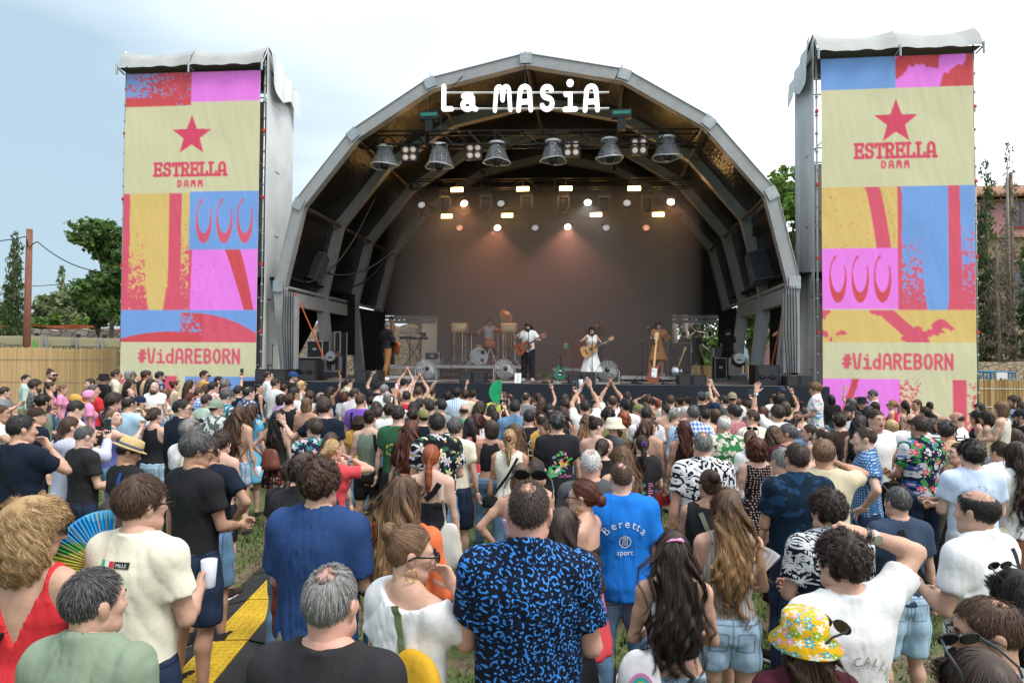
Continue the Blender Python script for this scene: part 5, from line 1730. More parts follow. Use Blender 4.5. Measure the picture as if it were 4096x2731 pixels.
 ink(text_dist(U,-V,'DAMM',cu-52,-damm_v,24,1.15,1.15,False),3.4,'star')
 ink(text_dist(U,-V,'#VidAREBORN',hash_u0,-hash_v,hs,.72,1.0,False),5.2,'red')
 return C.reshape(nx//2,2,ny//2,2,3).mean((1,3)),nx//2,ny//2
def banner_mat():
 m=bpy.data.materials.new('printed_banner_mesh')
 t,n,b=nodes_of(m)
 at_=n.new('ShaderNodeAttribute');at_.attribute_name='print'
 t.links.new(at_.outputs['Color'],b.inputs['Base Color'])
 b.inputs['Roughness'].default_value=0.7
 b.inputs['Specular IOR Level'].default_value=0.2
 return m
BANNER=banner_mat()
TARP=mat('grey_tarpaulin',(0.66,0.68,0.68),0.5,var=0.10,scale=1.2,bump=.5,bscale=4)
TARPR=mat('dimmed_roof_tarpaulin',(0.36,0.37,0.365),0.6,var=0.12,scale=1.5,bump=.5,bscale=4)  # tarpaulin copy darkened in colour to offset strong light from above
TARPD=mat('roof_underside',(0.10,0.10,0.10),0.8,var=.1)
REDC=mat('red_clamp',(0.6,0.05,0.04),0.5,var=0)
def tower(side):
 if side=='left':
  pa,pb=(500,298),(1043,290);za,zb=20.55,20.2
  lab='left scaffold tower hung with a printed beer banner and grey tarpaulin side'
 else:
  pa,pb=(3279,233),(3894,229);za,zb=18.35,17.95
  lab='right scaffold tower hung with a printed beer banner beside the pink building'
 A,B=at(pa[0],pa[1]+450,za),at(pb[0],pb[1]+450,zb)
 w=math.hypot(B.x-A.x,B.y-A.y)
 yaw=math.atan2(B.y-A.y,B.x-A.x)
 top=at((pa[0]+pb[0])/2,(pa[1]+pb[1])/2,(za+zb)/2).z
 root=empty('banner_tower',(A.x,A.y,0),yaw,lab,'scaffold tower')
 dep=1.75 if side=='left' else 1.45
 C,nx,ny=printed_banner(side)
 z0=top-w*1430/545*(0.99 if side=='left' else 1.07)
 X=np.linspace(0.02,w-.02,nx)[:,None]*np.ones(ny)[None]
 Z=np.maximum(np.linspace(top,z0,ny),.1+.002*np.arange(ny)[::-1])[None]*np.ones(nx)[:,None]
 rg=np.random.default_rng(4 if side=='left' else 8)
 Y=-.075+.004*np.sin(X*3.2+Z*.5)+.035*(vnoise(X,Z,.8,21,2)-.5)+.022*np.abs(vnoise(X*2.2+Z*.4,Z*.5,1.3,33,3)-.5)
 gi=np.arange(nx*ny).reshape(nx,ny)
 q=np.stack([gi[:-1,:-1],gi[:-1,1:],gi[1:,1:],gi[1:,:-1]],-1).reshape(-1,4)
 me=mesh_np('banner',np.stack([X,Y,Z],-1).reshape(-1,3),q,BANNER)
 ca=me.color_attributes.new('print','FLOAT_COLOR','POINT')
 ca.data.foreach_set('color',np.concatenate([C.reshape(-1,3),np.ones((nx*ny,1))],1).astype(np.float32).ravel())
 link('banner',me,root)
 std=MB().tube([(0,0,0),(0,0,top+.35)],.027,8).mesh('standard',STEEL,True)
 for x in(-.06,w/2,w+.06):
  for y in(0.05,dep):
   s_=link('standard',std,root,(x,y,0))
   if y<1 and x!=w/2:
    rm=MB()
    for h in np.arange(.5,top,.5):
     rm.lathe([(.028,-.03),(.048,-.02),(.048,.02),(.028,.03)],8,(0,0,h))
    rm.build('rosettes',STEEL,s_)['kind']='stuff'
    cm=MB()
    for h in np.arange(1.1,top,2.0):cm.box((0,-.02,h),(.07,.09,.08))
    cm.build('clamp',REDC,s_)['kind']='stuff'
 for h in np.arange(2.1,top+.2,2.0):
  for y in(.05,dep):MB().tube([(-.06,y,h),(w+.06,y,h)],.022,6).build('ledger',STEEL,root)
  for x in(-.06,w+.06,w/2):MB().tube([(x,.05,h),(x,dep,h)],.022,6).build('ledger',STEEL,root)
  MB().tube([(-.06,dep,h-2),(w/2,dep,h)],.02,6).build('brace',STEEL,root)
 for i in range(2):
  xa,xb=-.12+i*(w+.24)/2,-.12+(i+1)*(w+.24)/2
  n=15
  s=np.linspace(0,1,n)
  xs=xa+(xb-xa)*s
  sag=.16*4*s*(1-s)
  ridge=np.stack([xs,np.full(n,.10),top+.78-sag],1)
  front=np.stack([xs,np.full(n,-.28)-.03*np.sin(s*14),top+.14-sag*.15+.015*np.sin(s*23)],1)
  mid=(ridge+front)/2+np.stack([0*s,-.05+.02*np.sin(s*17),.02-.05*s*(1-s)],1)
  back=np.stack([xs,np.full(n,dep+.35),top+.25-sag*.5],1)
  V=np.concatenate([front,mid,ridge,back])
  gi2=np.arange(4*n).reshape(4,n)
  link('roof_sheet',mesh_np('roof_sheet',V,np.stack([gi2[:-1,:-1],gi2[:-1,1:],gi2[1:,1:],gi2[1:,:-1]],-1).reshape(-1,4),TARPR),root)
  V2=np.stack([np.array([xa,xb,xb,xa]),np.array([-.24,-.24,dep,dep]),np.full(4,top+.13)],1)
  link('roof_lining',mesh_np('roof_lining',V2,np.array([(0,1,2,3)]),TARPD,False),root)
 for x in(-.12,w/2,w+.12):
  MB().tube([(x,-.28,top+.14),(x,.08,top+.76),(x,dep+.3,top+.26)],.026,6).tube([(x,-.32,top+.2),(x,-.32,top-.10)],.03,6).tube([(x,-.3,top+.1),(x,.05,top+.04)],.022,6).build('roof_frame',STEEL,root)
 sx=w+.10 if side=='left' else-.10
 n,mrows=46,14
 s=np.linspace(0,1,n)
 rows=[]
 for j,t in enumerate(np.linspace(0,1,mrows)):
  h=(top+.72-.55*s)*(1-t)+.1*t
  k=.028*np.sin(s*17+t*1.5+2*np.sin(t*5))*(.2+.9*t)+.03*np.sin(s*7+2)
  sg=1 if side=='left' else-1
  rows.append(np.stack([sx+sg*k,.02+s*(dep+.35)*(1-.10*t),h],1))
 V=np.concatenate(rows)
 gi3=np.arange(n*mrows).reshape(mrows,n)
 link('side_tarpaulin',mesh_np('side_tarpaulin',V,np.stack([gi3[:-1,:-1],gi3[:-1,1:],gi3[1:,1:],gi3[1:,:-1]],-1).reshape(-1,4),TARP),root)
 s=np.linspace(0,1,20);rows=[]
 for j,t in enumerate(np.linspace(0,1,6)):
  rows.append(np.stack([np.full(20,sx+(1 if side=='left' else-1)*(.10+.10*t+.03*np.sin(s*20+t*3))),.12+s*(dep+.38),top+.74-.62*s-t*(1.0+.25*np.sin(s*7))],1))
 gi4=np.arange(120).reshape(6,20)
 link('side_flap',mesh_np('side_flap',np.concatenate(rows),np.stack([gi4[:-1,:-1],gi4[:-1,1:],gi4[1:,1:],gi4[1:,:-1]],-1).reshape(-1,4),TARP),root)
 curtain('rear_tarpaulin',[(-.06,dep+.1),(w+.06,dep+.1)],.1,top-(2.4 if side=='right' else .2),TARP,root,.03)
 return root
tower('left');tower('right')
# beyond the field
REED=mat('reed',(0.62,0.44,0.23),0.85,var=0.28,scale=1.0,bump=.2,bscale=40,stretch=(45,45,.35))
WOODP=mat('fence_post',(0.24,0.19,0.14),.8,var=.15)
def reed_fence(ax,ay,bx,by,h,label):
 L=math.hypot(bx-ax,by-ay);yaw=math.atan2(by-ay,bx-ax)
 root=empty('reed_fence',(ax,ay,0),yaw,label,'fence')
 n=max(1,int(round(L/2.0)))
 rg=np.random.default_rng(int(L*7))
 for i in range(n):
  x0_,x1_=i*L/n+.004,(i+1)*L/n-.004
  m=int((x1_-x0_)/.02)
  xs=np.linspace(x0_,x1_,2*m+1)
  y=np.where(np.arange(2*m+1)%2,-.014,0)+rg.normal(size=2*m+1)*.004
  tz=h+np.repeat(rg.normal(size=m+1)*.022,2)[:2*m+1]+.02*math.sin(i*2.1)
  V=np.concatenate([np.stack([xs,y,np.zeros_like(xs)],1),np.stack([xs,y,tz],1)])
  k=np.arange(2*m)
  q=np.stack([k,k+1,k+2*m+2,k+2*m+1],1)
  link('reed_panel',mesh_np('reed_panel',V,q,REED,False),root)
  MB().tube([(x0_,.05,0),(x0_,.05,h+.05)],.03,6).build('post',WOODP,root)
 for z in(h*.25,h*.55,h*.85):
  MB().tube([(0,-.02,z),(L,-.02,z)],.006,4).build('wire',STEEL,root)
reed_fence(-26,24.6,-8.2,23.4,2.62,'tall golden reed screen fence along the left side in front of the generators')
reed_fence(12.7,20.6,24,19.0,1.80,'golden reed screen fence at the far right below the blue gate rails')
p0_,p1_=sp(2690,1470,13),sp(3060,1470,13)
P0_,P1_=stage(p0_.x,13),stage(p1_.x,13)
reed_fence(P0_.x,P0_.y,P1_.x,P1_.y,2.1,'low reed fence seen through the open right rear of the stage')
def stone_mat(name,cols,scale=5.0):
 m=bpy.data.materials.new(name)
 t,n,b=nodes_of(m)
 tc=n.new('ShaderNodeTexCoord');mp=n.new('ShaderNodeMapping');mp.inputs['Scale'].default_value=(1,1,1.7)
 t.links.new(tc.outputs['Object'],mp.inputs['Vector'])
 v=n.new('ShaderNodeTexVoronoi');v.inputs['Scale'].default_value=scale;t.links.new(mp.outputs['Vector'],v.inputs['Vector'])
 e=n.new('ShaderNodeTexVoronoi');e.feature='DISTANCE_TO_EDGE';e.inputs['Scale'].default_value=scale;t.links.new(mp.outputs['Vector'],e.inputs['Vector'])
 s=n.new('ShaderNodeSeparateXYZ');t.links.new(v.outputs['Color'],s.inputs[0])
 r=n.new('ShaderNodeValToRGB')
 el=r.color_ramp.elements
 while len(el)<len(cols):el.new(.5)
 for i,c in enumerate(cols):el[i].position=i/(len(cols)-1);el[i].color=c+(1,)
 t.links.new(s.outputs['X'],r.inputs['Fac'])
 mr=n.new('ShaderNodeMapRange');mr.inputs['From Max'].default_value=.06;mr.inputs['To Min'].default_value=.35
 t.links.new(e.outputs['Distance'],mr.inputs['Value'])
 mx=n.new('ShaderNodeVectorMath');mx.operation='SCALE'
 t.links.new(r.outputs['Color'],mx.inputs[0]);t.links.new(mr.outputs['Result'],mx.inputs['Scale'])
 t.links.new(mx.outputs['Vector'],b.inputs['Base Color'])
 bp=n.new('ShaderNodeBump');bp.inputs['Distance'].default_value=.06
 t.links.new(mr.outputs['Result'],bp.inputs['Height']);t.links.new(bp.outputs['Normal'],b.inputs['Normal'])
 b.inputs['Roughness'].default_value=.95
 return m
STONE=stone_mat('rubble_stone',[(0.42,0.31,0.21),(0.55,0.43,0.30),(0.36,0.24,0.16),(0.50,0.44,0.36)])
STONEG=stone_mat('grey_stone',[(0.30,0.27,0.24),(0.42,0.38,0.33),(0.24,0.20,0.18),(0.38,0.32,0.27)],2.2)
def wall(name,a,b,h,th,m,label,wob=.12):
 L=math.hypot(b[0]-a[0],b[1]-a[1]);yaw=math.atan2(b[1]-a[1],b[0]-a[0])
 root=empty(name,(a[0],a[1],0),yaw,label,'wall')
 n=max(2,int(L/.35));rg=np.random.default_rng(int(L*3))
 xs=np.linspace(0,L,n);top=h+rg.normal(size=n)*wob*.5
 V=np.concatenate([np.stack([xs,np.zeros(n),np.zeros(n)],1),np.stack([xs,np.zeros(n),top],1),np.stack([xs,np.full(n,th),top],1),np.stack([xs,np.full(n,th),np.zeros(n)],1)])
 gi=np.arange(4*n).reshape(4,n)
 link('masonry',mesh_np('masonry',V,np.stack([gi[:-1,:-1],gi[:-1,1:],gi[1:,1:],gi[1:,:-1]],-1).reshape(-1,4),m,False),root)
 return root
wall('stone_wall',(-40,36.5),(-13.5,34.5),3.75,.6,STONEG,'grey dry stone wall with orange netting on top behind the generators')
wall('stone_wall',(-13.4,33.5),(3.2,32.0),4.05,.6,STONE,'sunlit tan rubble wall seen through the left side of the stage')
wall('stone_wall',(11,27.2),(30,25),2.35,.5,STONE,'pale stone wall behind the reed fence at the far right',.04)
root=empty('safety_net',(-40,36.3,0),math.atan2(-2,26.5),'orange plastic safety netting strung along the top of the grey stone wall','netting')
n=60;xs=np.linspace(0,26,n);tz=3.98+.04*np.sin(xs*2.2);bz=3.84+.08*np.sin(xs*1.3+1)
V=np.concatenate([np.stack([xs,.04*np.sin(xs*3),bz],1),np.stack([xs,.04*np.sin(xs*3+1),tz],1)])
k=np.arange(n-1)
link('net',mesh_np('net',V,np.stack([k,k+1,k+n+1,k+n],1),mat('orange_net',(0.34,0.09,0.04),.8,var=.3,scale=8)),root)
pl=sp(1722,1300,12.8);PP=stage(pl.x,12.8)
root=empty('plaster_wall',(PP.x,PP.y,0),-YAW,'cream plastered wall end with a row of roof tiles, behind the stage left of the screen','wall')
MB().box((.4,0,2.2),(1.5,.5,4.4)).build('plaster',mat('cream_plaster',(0.55,0.48,0.36),.9,var=.1),root)
TILE=mat('roof_tile',(0.36,0.20,0.12),.85,var=.3,scale=3)
tile_me=MB().tube([(0,-.35,0),(0,.35,.06)],.10,6).mesh('roof_tile',TILE,True)
for i in range(7):link('roof_tile',tile_me,root,(-.28+.22*i,0,4.42))
GENB=mat('beige_container',(0.42,0.38,0.24),.55,var=.08)
def text_mesh(name,s,size,m,parent,loc,rot=(0,0,0),extrude=0.0,align='CENTER',font_shear=0.0):
 cu=bpy.data.curves.new('lettering','FONT');cu.body=s;cu.size=size;cu.align_x=align;cu.extrude=extrude;cu.shear=font_shear;cu.resolution_u=3
 o=bpy.data.objects.new('tmp',cu);COL.objects.link(o)
 dg=bpy.context.evaluated_depsgraph_get()
 me=bpy.data.meshes.new_from_object(o.evaluated_get(dg));me.name=name
 bpy.data.objects.remove(o);me.materials.clear();me.materials.append(m)
 return link(name,me,parent,loc,rot)
INK=mat('dark_ink',(0.03,0.03,0.03),.6,var=0)
GRN=mat('green_leaf_ink',(0.10,0.45,0.06),.6,var=0)
for i,(xa,xb,yt,d)in enumerate(((-60,178,1342,29.5),(186,300,1348,29.3),(306,400,1350,29.1),(408,520,1352,28.9))):
 A,B=at(xa,yt,d),at(xb,yt,d)
 wd_=B.x-A.x
 root=empty('generator',(A.x,d,0),0,('wide beige generator container at the far left behind the reed fence','second beige generator container from the left behind the reed fence','third beige generator container from the left behind the reed fence','beige generator container next to the left banner tower')[i],'generator','generators behind the reed fence')
 MB().box((wd_/2,1.2,A.z/2),(wd_-.04,2.4,A.z)).build('cabinet',GENB,root)
 for x in(.04,wd_-.04):MB().box((x,-.03,A.z/2),(.06,.06,A.z)).build('corner_post',ALU,root)
 MB().box((wd_*.5,-.012,A.z-.55),(wd_*.8,.02,.9)).build('door',mat('beige_door',(0.38,0.34,0.21),.55,var=.05),root)
 MB().lathe([(.09,0),(.09,.16),(.001,.17)],8,(wd_*.6,1,A.z)).build('exhaust',DARKM,root)
 t_=text_mesh('lettering','Kiloenergia',.30,INK,root,(wd_*.5,-.028,A.z-.50),(R(90),0,0))
 MB().box((0,0,0),(.10,.008,.40)).box((.12,0,-.06),(.08,.008,.26)).build('logo',GRN,root,loc=(wd_*.5+.86,-.03,A.z-.40))
pb_=at(108,1335,27.5)
POLE=mat('creosoted_wood',(0.20,0.085,0.055),.85,var=.25,scale=2,stretch=(8,8,.5))
root=empty('utility_pole',(pb_.x,27.5,0),0,'brown wooden utility pole rising behind the reed fence at the left','utility pole')
ptop=at(108,917,27.5).z
MB().tube([(0,0,0),(0,0,ptop)],[.16,.115],10).build('pole',POLE,root,True)
MB().box((0,-.13,ptop-.35),(.05,.05,.2)).build('bracket',STEEL,root)
def cable(name,pts,r,label):
 tag(MB().tube(pts,r,5).build(name,BLACKP,smooth=True),label,'cable')
def sag(a,b,s,n=14):
 a,b=np.array(a),np.array(b)
 return[a+(b-a)*t-np.array([0,0,s*4*t*(1-t)])for t in np.linspace(0,1,n)]
P_=(pb_.x,27.4,ptop-.55)
cable('overhead_cable',sag(at(-300,935,30),(pb_.x,27.4,ptop-.3),.3)+sag((pb_.x-.02,27.35,ptop-.3),(pb_.x+.06,27.35,ptop-.75),.0,4),.022,'black overhead cable running from the left edge to the utility pole')
cable('overhead_cable',sag((pb_.x+.1,27.4,ptop-.75),at(150,968,27.4),-.05,5)+sag(at(152,968,27.4),at(470,1090,25),.35),.022,'black overhead cable sagging from the utility pole towards the left tower')
cable('overhead_cable',sag(at(-300,1150,60),at(520,1112,50),.3),.03,'thin distant cable crossing low behind the utility pole')
# vegetation
def leaf_mat(name,c,lo=.5,hi=1.6):
 m=hair_mat(name,c,.7,lo,hi)
 t,n,b=nodes_of(m)
 tr=n.new('ShaderNodeBsdfTranslucent');mx=n.new('ShaderNodeMixShader');mx.inputs[0].default_value=.45
 t.links.new(b.inputs['Base Color'].links[0].from_socket,tr.inputs['Color'])
 o=next(x for x in n if x.type=='OUTPUT_MATERIAL')
 t.links.new(b.outputs[0],mx.inputs[1]);t.links.new(tr.outputs[0],mx.inputs[2]);t.links.new(mx.outputs[0],o.inputs['Surface'])
 return m
LEAF=dict(dark=leaf_mat('leaf_dark',(0.085,0.13,0.05)),mid=leaf_mat('leaf_mid',(0.13,0.215,0.065)),light=leaf_mat('leaf_light',(0.20,0.29,0.08)),olive=leaf_mat('leaf_olive',(0.20,0.235,0.115)),dry=leaf_mat('leaf_dry',(0.20,0.16,0.125),.5,1.5),fresh=leaf_mat('leaf_fresh',(0.14,0.24,0.05)))
BARK=mat('bark',(0.16,0.12,0.09),.9,var=.25,scale=3)
BARKG=mat('pale_bark',(0.30,0.26,0.22),.9,var=.2,scale=3)
def leaves(blobs,n,size,rg,aspect=.55,up=.3):
 bl=np.array(blobs);vol=bl[:,3]*bl[:,4]*bl[:,5]
 pick=rg.choice(len(bl),n,p=vol**.7/(vol**.7).sum())
 d=rg.normal(size=(n,3));d/=np.linalg.norm(d,axis=1,keepdims=True)
 cl=rg.normal(size=(len(bl),26,3));cl/=np.linalg.norm(cl,axis=2,keepdims=True)
 c=cl[pick,rg.integers(0,26,n)]*rg.uniform(.45,1.0,(n,1))
 p=bl[pick,:3]+(c+d*rg.uniform(0,.34,(n,1)))*bl[pick,3:]
 a=rg.normal(size=(n,3));a[:,2]=a[:,2]*.5+up;a/=np.linalg.norm(a,axis=1,keepdims=True)
 b=np.cross(a,rg.normal(size=(n,3)));b/=np.linalg.norm(b,axis=1,keepdims=True)+1e-9
 s=size*rg.uniform(.6,1.4,(n,1))
 V=np.stack([p-b*s*aspect*.5,p+a*s*.5-b*s*.1,p+b*s*aspect*.5,p-a*s*.5],1).reshape(-1,3)
 return V,np.arange(n*4).reshape(-1,4)
def tree(loc,blobs,trunk,n,size,leaf,label,bark=BARK,name='tree',cat='tree',seed=1,aspect=.55,up=.3,group=None):
 rg=np.random.default_rng(seed)
 root=empty(name,loc,0,label,cat,group)
 V,Q=leaves(blobs,n,size,rg,aspect,up)
 link('crown',mesh_np('crown',V,Q,LEAF[leaf],False),root)
 mb=MB()
 if trunk:
  h,r=trunk
  mb.tube([(0,0,-.1),(.1*r,.05,h*.5),(0,0,h)],[r,r*.8,r*.6],8)
  for b in blobs[:9]:
   c=np.array(b[:3])
   mb.tube([(0,0,h*.75),c*np.array([.5,.5,1])*np.array([1,1,.62])+np.array([0,0,h*.33]),c],[r*.5,r*.3,r*.08],6)
  mb.build('trunk',bark,root,True)
 return root
def px(x,y,d):return at(x,y,d)
def cypress(x,ytop,d,wpx,leaf,label,seed,n=5200,size=.20,name='cypress_tree',lean=0):
 T=px(x,ytop,d);h=T.z;w=wpx/F*d/2
 bl=[]
 rg=np.random.default_rng(seed)
 for t in np.linspace(.04,.97,15):
  r=w*(min(1,.55+t*2)if t<.25 else(1-((t-.25)/.78)**1.5))+.12
  bl.append((rg.normal()*w*.12+lean*t,rg.normal()*w*.1,h*t,r,r,h*.055))
 return tree((T.x,d,0),bl,(h*.9,.14),n,size,leaf,label,name=name,cat='tree',seed=seed,aspect=.35,up=1.6)
cypress(60,935,33,105,'dark','tall dark cypress left of the utility pole',3)
cypress(252,1068,44,66,'mid','smaller pointed cypress between the utility pole and the left tower',5,3000,.24)
cypress(352,1118,46,40,'dark','slim distant cypress just left of the big green tree',6,1200,.24)
def blobtree(xc,ytop,ybot,wpx,d,leaf,n,size,label,seed,trunk=True,name='tree',ky=.7,nb=12,cat='tree',lo=.2):
 T=px(xc,ytop,d);B=px(xc,ybot,d)
 base=max(0.0,B.z);h=T.z
 rg=np.random.default_rng(seed);w=wpx/F*d/2
 bl=[]
 for i in range(nb):
  a=rg.uniform(0,6.28);rr=rg.uniform(0,.75)**.7
  z=base+(h-base)*rg.uniform(lo,.86)
  k=math.sqrt(max(.15,1-((z-base)/(h-base)*1.15-.45)**2))
  s=w*rg.uniform(.30,.48)
  bl.append((math.cos(a)*rr*w*k,math.sin(a)*rr*w*k*ky,z,s,s,min(s*.8,(h-z)*1.0+.1)))
 return tree((T.x,d,0),bl,(max(1.0,base+(h-base)*.35),max(.08,w*.07))if trunk else None,n,size,leaf,label,name=name,seed=seed,cat=cat)
blobtree(455,850,1360,330,31,'mid',9000,.26,'big green tree rising behind the left edge of the left tower',12,nb=18)
blobtree(400,1060,1360,210,33,'dark',4200,.24,'dark green tree below the overhead cable',14)
blobtree(300,1150,1370,260,38,'olive',4200,.26,'dusty olive-green tree in the middle of the left hedge',15)
blobtree(190,1190,1370,240,40,'olive',3600,.26,'pale wispy tree right behind the utility pole',16)
blobtree(-10,1120,1360,130,42,'olive',2600,.28,'yellowish tree at the extreme left edge behind the cypress',17)
blobtree(200,1250,1370,170,37,'fresh',2600,.22,'bright green bush behind the netting beside the utility pole',18,False,'bush',cat='bush')
blobtree(30,1270,1370,190,37,'fresh',2600,.22,'bright green bush under the tall cypress',19,False,'bush',cat='bush')
blobtree(350,1265,1380,200,36.9,'fresh',2600,.22,'bright green bush under the dark tree',20,False,'bush',cat='bush')
blobtree(3150,635,1250,420,36,'fresh',9000,.32,'light green tree between the stage arch and the right tower',22,nb=16)
cypress(3945,655,30,120,'dark','green cypress beside the right banner tower',24,6000,.2)
cypress(4040,585,31,110,'dry','dead brown cypress with a bare spire at the right edge',25,3000,.16)
cypress(3985,900,29,150,'dry','shorter dead cypress leaning in front of the pink house',26,2600,.16,lean=.2)
cypress(4110,980,29.5,110,'dark','dark green cypress cut by the right edge',27,3500,.2)
MB().tube([px(4036,1300,30.6),px(4030,900,30.6),px(4028,640,30.6)],[.12,.07,.02],6).build('trunk',BARKG,empty('bare_tree',(0,0,0),0,'bare grey spire of a dead tree at the right edge','tree'),True)
for i,(x,yt,yb,w,v,leaf,n,lab)in enumerate(((2890,1270,1480,150,12.0,'light',3000,'leafy green bush seen through the right rear of the stage'),(2790,1180,1460,260,15.5,'dark',3500,'shady dark trees beyond the right rear of the stage'),(3000,1200,1470,200,14.5,'mid',3000,'green shrub between the right stage legs'),(1690,1180,1330,220,17,'olive',3500,'grey-green tree above the rubble wall left of the screen'),(1735,1230,1300,60,15.5,'fresh',900,'small bright green tree beside the left edge of the screen'))):
 s_=sp(x,yt,v);w_=stage(s_.x,v)
 blobtree(x,yt,yb,w,w_.y,leaf,n,.24,lab,40+i)
for i,(x0_,y0_,x1_,y1_)in enumerate(((2715,1440,2690,1225),(2745,1440,2738,1220))):
 a_,b_=sp(x0_,y0_,11.2),sp(x1_,y1_,11.2)
 A_,B_=stage(a_.x,11.2,0),stage(b_.x,11.2,b_.z)
 rr_=empty('bare_tree',A_,0,('grey leaning tree trunk just right of the screen','upright grey tree trunk right of the screen')[i],'tree')
 D_=B_-A_
 MB().tube([(0,0,0),(D_.x*.6,D_.y*.6,D_.z*.6),D_],[.2,.15,.1],7).build('trunk',BARKG,rr_,True)
 br=MB()
 rg=np.random.default_rng(i)
 for k in range(5):
  z=D_.z*rg.uniform(.55,.98);s_=rg.choice((-1,1))if i==0 else 1
  p0b=np.array([D_.x*z/D_.z,D_.y*z/D_.z,z])
  br.tube([p0b,p0b+np.array([.5*s_,.1,.35]),p0b+np.array([1.0*s_,.2,.2+rg.normal()*.2]),p0b+np.array([1.3*s_,.2,-.3])],[.06,.045,.03,.012],5)
 br.build('limb',BARKG,rr_,True)
hx=at(3900,900,42)
house=empty('pink_house',(hx.x-1.5,42,0),R(-7),'old pink and brick country house with tiled roof at the right edge','house')
eave=at(4040,800,42).z;ridge=at(4040,735,42).z+.6
PINKW=mat('pink_render',(0.56,0.27,0.28),.9,var=.16,scale=.8)
BRK=stone_mat('old_brick',[(0.42,0.30,0.18),(0.50,0.38,0.24),(0.36,0.24,0.15)],5)
bandz=at(4040,945,42).z
MB().box((7,4,(eave+bandz)/2),(16,8,eave-bandz)).build('upper_wall',PINKW,house)
MB().box((7,4,bandz/2-.1),(15.9,7.9,bandz-.2)).build('lower_wall',BRK,house)
for z in(bandz-.1,bandz-1.6,eave-.15):MB().box((7,-.06,z),(16.3,.3,.16)).build('cornice',BRK,house)
MB().raw([(-1.4,-.7,eave),(15.4,-.7,eave),(15.4,4,ridge),(-1.4,4,ridge),(-1.4,8.7,eave),(15.4,8.7,eave)],[(0,1,2,3),(3,2,5,4)]).build('roof',mat('roof_deck',(0.26,0.16,0.10),.9),house)
row=MB().tube([(0,-.8,eave+.04),(0,4,ridge+.04)],.14,6).mesh('tile_row',TILE,True)
for i in range(56):link('tile_row',row,house,(-1.3+.30*i,0,0))
WINF=mat('red_window_frame',(0.40,0.08,0.07),.7);GLS=mat('dull_glass',(0.06,0.07,0.09),.15,var=0,spec=.6)
for i in range(5):
 wx=.9+3.0*i
 f_=MB().box((wx,-.04,bandz+1.25),(1.1,.12,1.7)).build('window',WINF,house)
 for dx in(-.25,.25):MB().box((wx+dx,-.11,bandz+1.25),(.42,.03,1.5)).build('pane',GLS,f_)
 MB().box((wx,-.03,bandz-3.2),(1.2,.14,2.0)).build('window',GLS,house)
MB().box((0,0,0),(.01,.01,.01))
hp=at(3190,1000,44)
h2=empty('pink_outbuilding',(hp.x,44,0),0,'pink outbuilding glimpsed between the stage and the right tower','house')
MB().box((0,2,at(3190,950,44).z/2),(3.5,4,at(3190,950,44).z)).build('wall',PINKW,h2)
MB().box((0,2,at(3190,950,44).z+.15),(3.9,4.5,.3)).build('roof',TILE,h2)
BLUEP=mat('blue_painted_steel',(0.03,0.20,0.36),.5,var=.1)
ga,gb=at(3905,1484,23.0),at(4062,1490,23.0)
g_=empty('blue_barrier',(ga.x,23.0,0),0,'blue steel barrier rails above the right reed fence','barrier')
W_=gb.x-ga.x
MB().tube([(0,0,ga.z),(W_,0,gb.z)],.035,6).build('top_rail',BLUEP,g_)
MB().tube([(0,0,ga.z-.32),(W_,0,gb.z-.22)],.03,6).build('bottom_rail',BLUEP,g_)
for i in range(12):
 x=W_*i/11
 MB().tube([(x,0,ga.z-.36 if i%4 else 0),(x,0,ga.z)],.02 if i%4 else .035,6).build('bar',BLUEP,g_)
MB().box((W_*.62,-.05,ga.z-.17),(.36,.02,.26)).build('notice',WHITEP,g_)
gh=at(300,1290,130)
g_=empty('greenhouse',(gh.x,130,0),0,'long white greenhouse roofs in the distance at the left','greenhouse')
for i in range(5):
 MB().tube([(-24+10*i,-6,5.2),(-24+10*i,10,5.2)],4.6,12,flat=.55).build('roof_bay',mat('white_film',(0.72,0.74,0.76),.4,var=.05),g_)
MB().box((-4,2,2.6),(50,16,5.2)).build('wall',mat('white_film',(0.72,0.74,0.76)),g_)
rg=np.random.default_rng(2)
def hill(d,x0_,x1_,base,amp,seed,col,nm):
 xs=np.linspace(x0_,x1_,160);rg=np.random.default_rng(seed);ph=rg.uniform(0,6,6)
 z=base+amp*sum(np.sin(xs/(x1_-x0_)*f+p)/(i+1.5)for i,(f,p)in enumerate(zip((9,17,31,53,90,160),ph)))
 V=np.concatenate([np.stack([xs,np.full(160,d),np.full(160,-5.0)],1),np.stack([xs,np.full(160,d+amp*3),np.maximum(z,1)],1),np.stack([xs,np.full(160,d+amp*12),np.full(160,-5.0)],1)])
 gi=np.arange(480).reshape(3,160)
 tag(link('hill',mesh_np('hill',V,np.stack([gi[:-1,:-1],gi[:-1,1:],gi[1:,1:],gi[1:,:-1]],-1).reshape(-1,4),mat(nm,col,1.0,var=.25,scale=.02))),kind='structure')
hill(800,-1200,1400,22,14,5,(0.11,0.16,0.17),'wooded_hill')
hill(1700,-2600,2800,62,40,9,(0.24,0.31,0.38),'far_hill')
tag(link('far_trees',mesh_np('far_trees',*leaves([(x,62+3*math.sin(x),2.0,3.4,2.5,3.0+math.sin(x*2.1))for x in np.arange(-60,62,4.2)],16000,.7,rg),LEAF['mid'],False)),'line of far trees closing the field',kind='stuff')
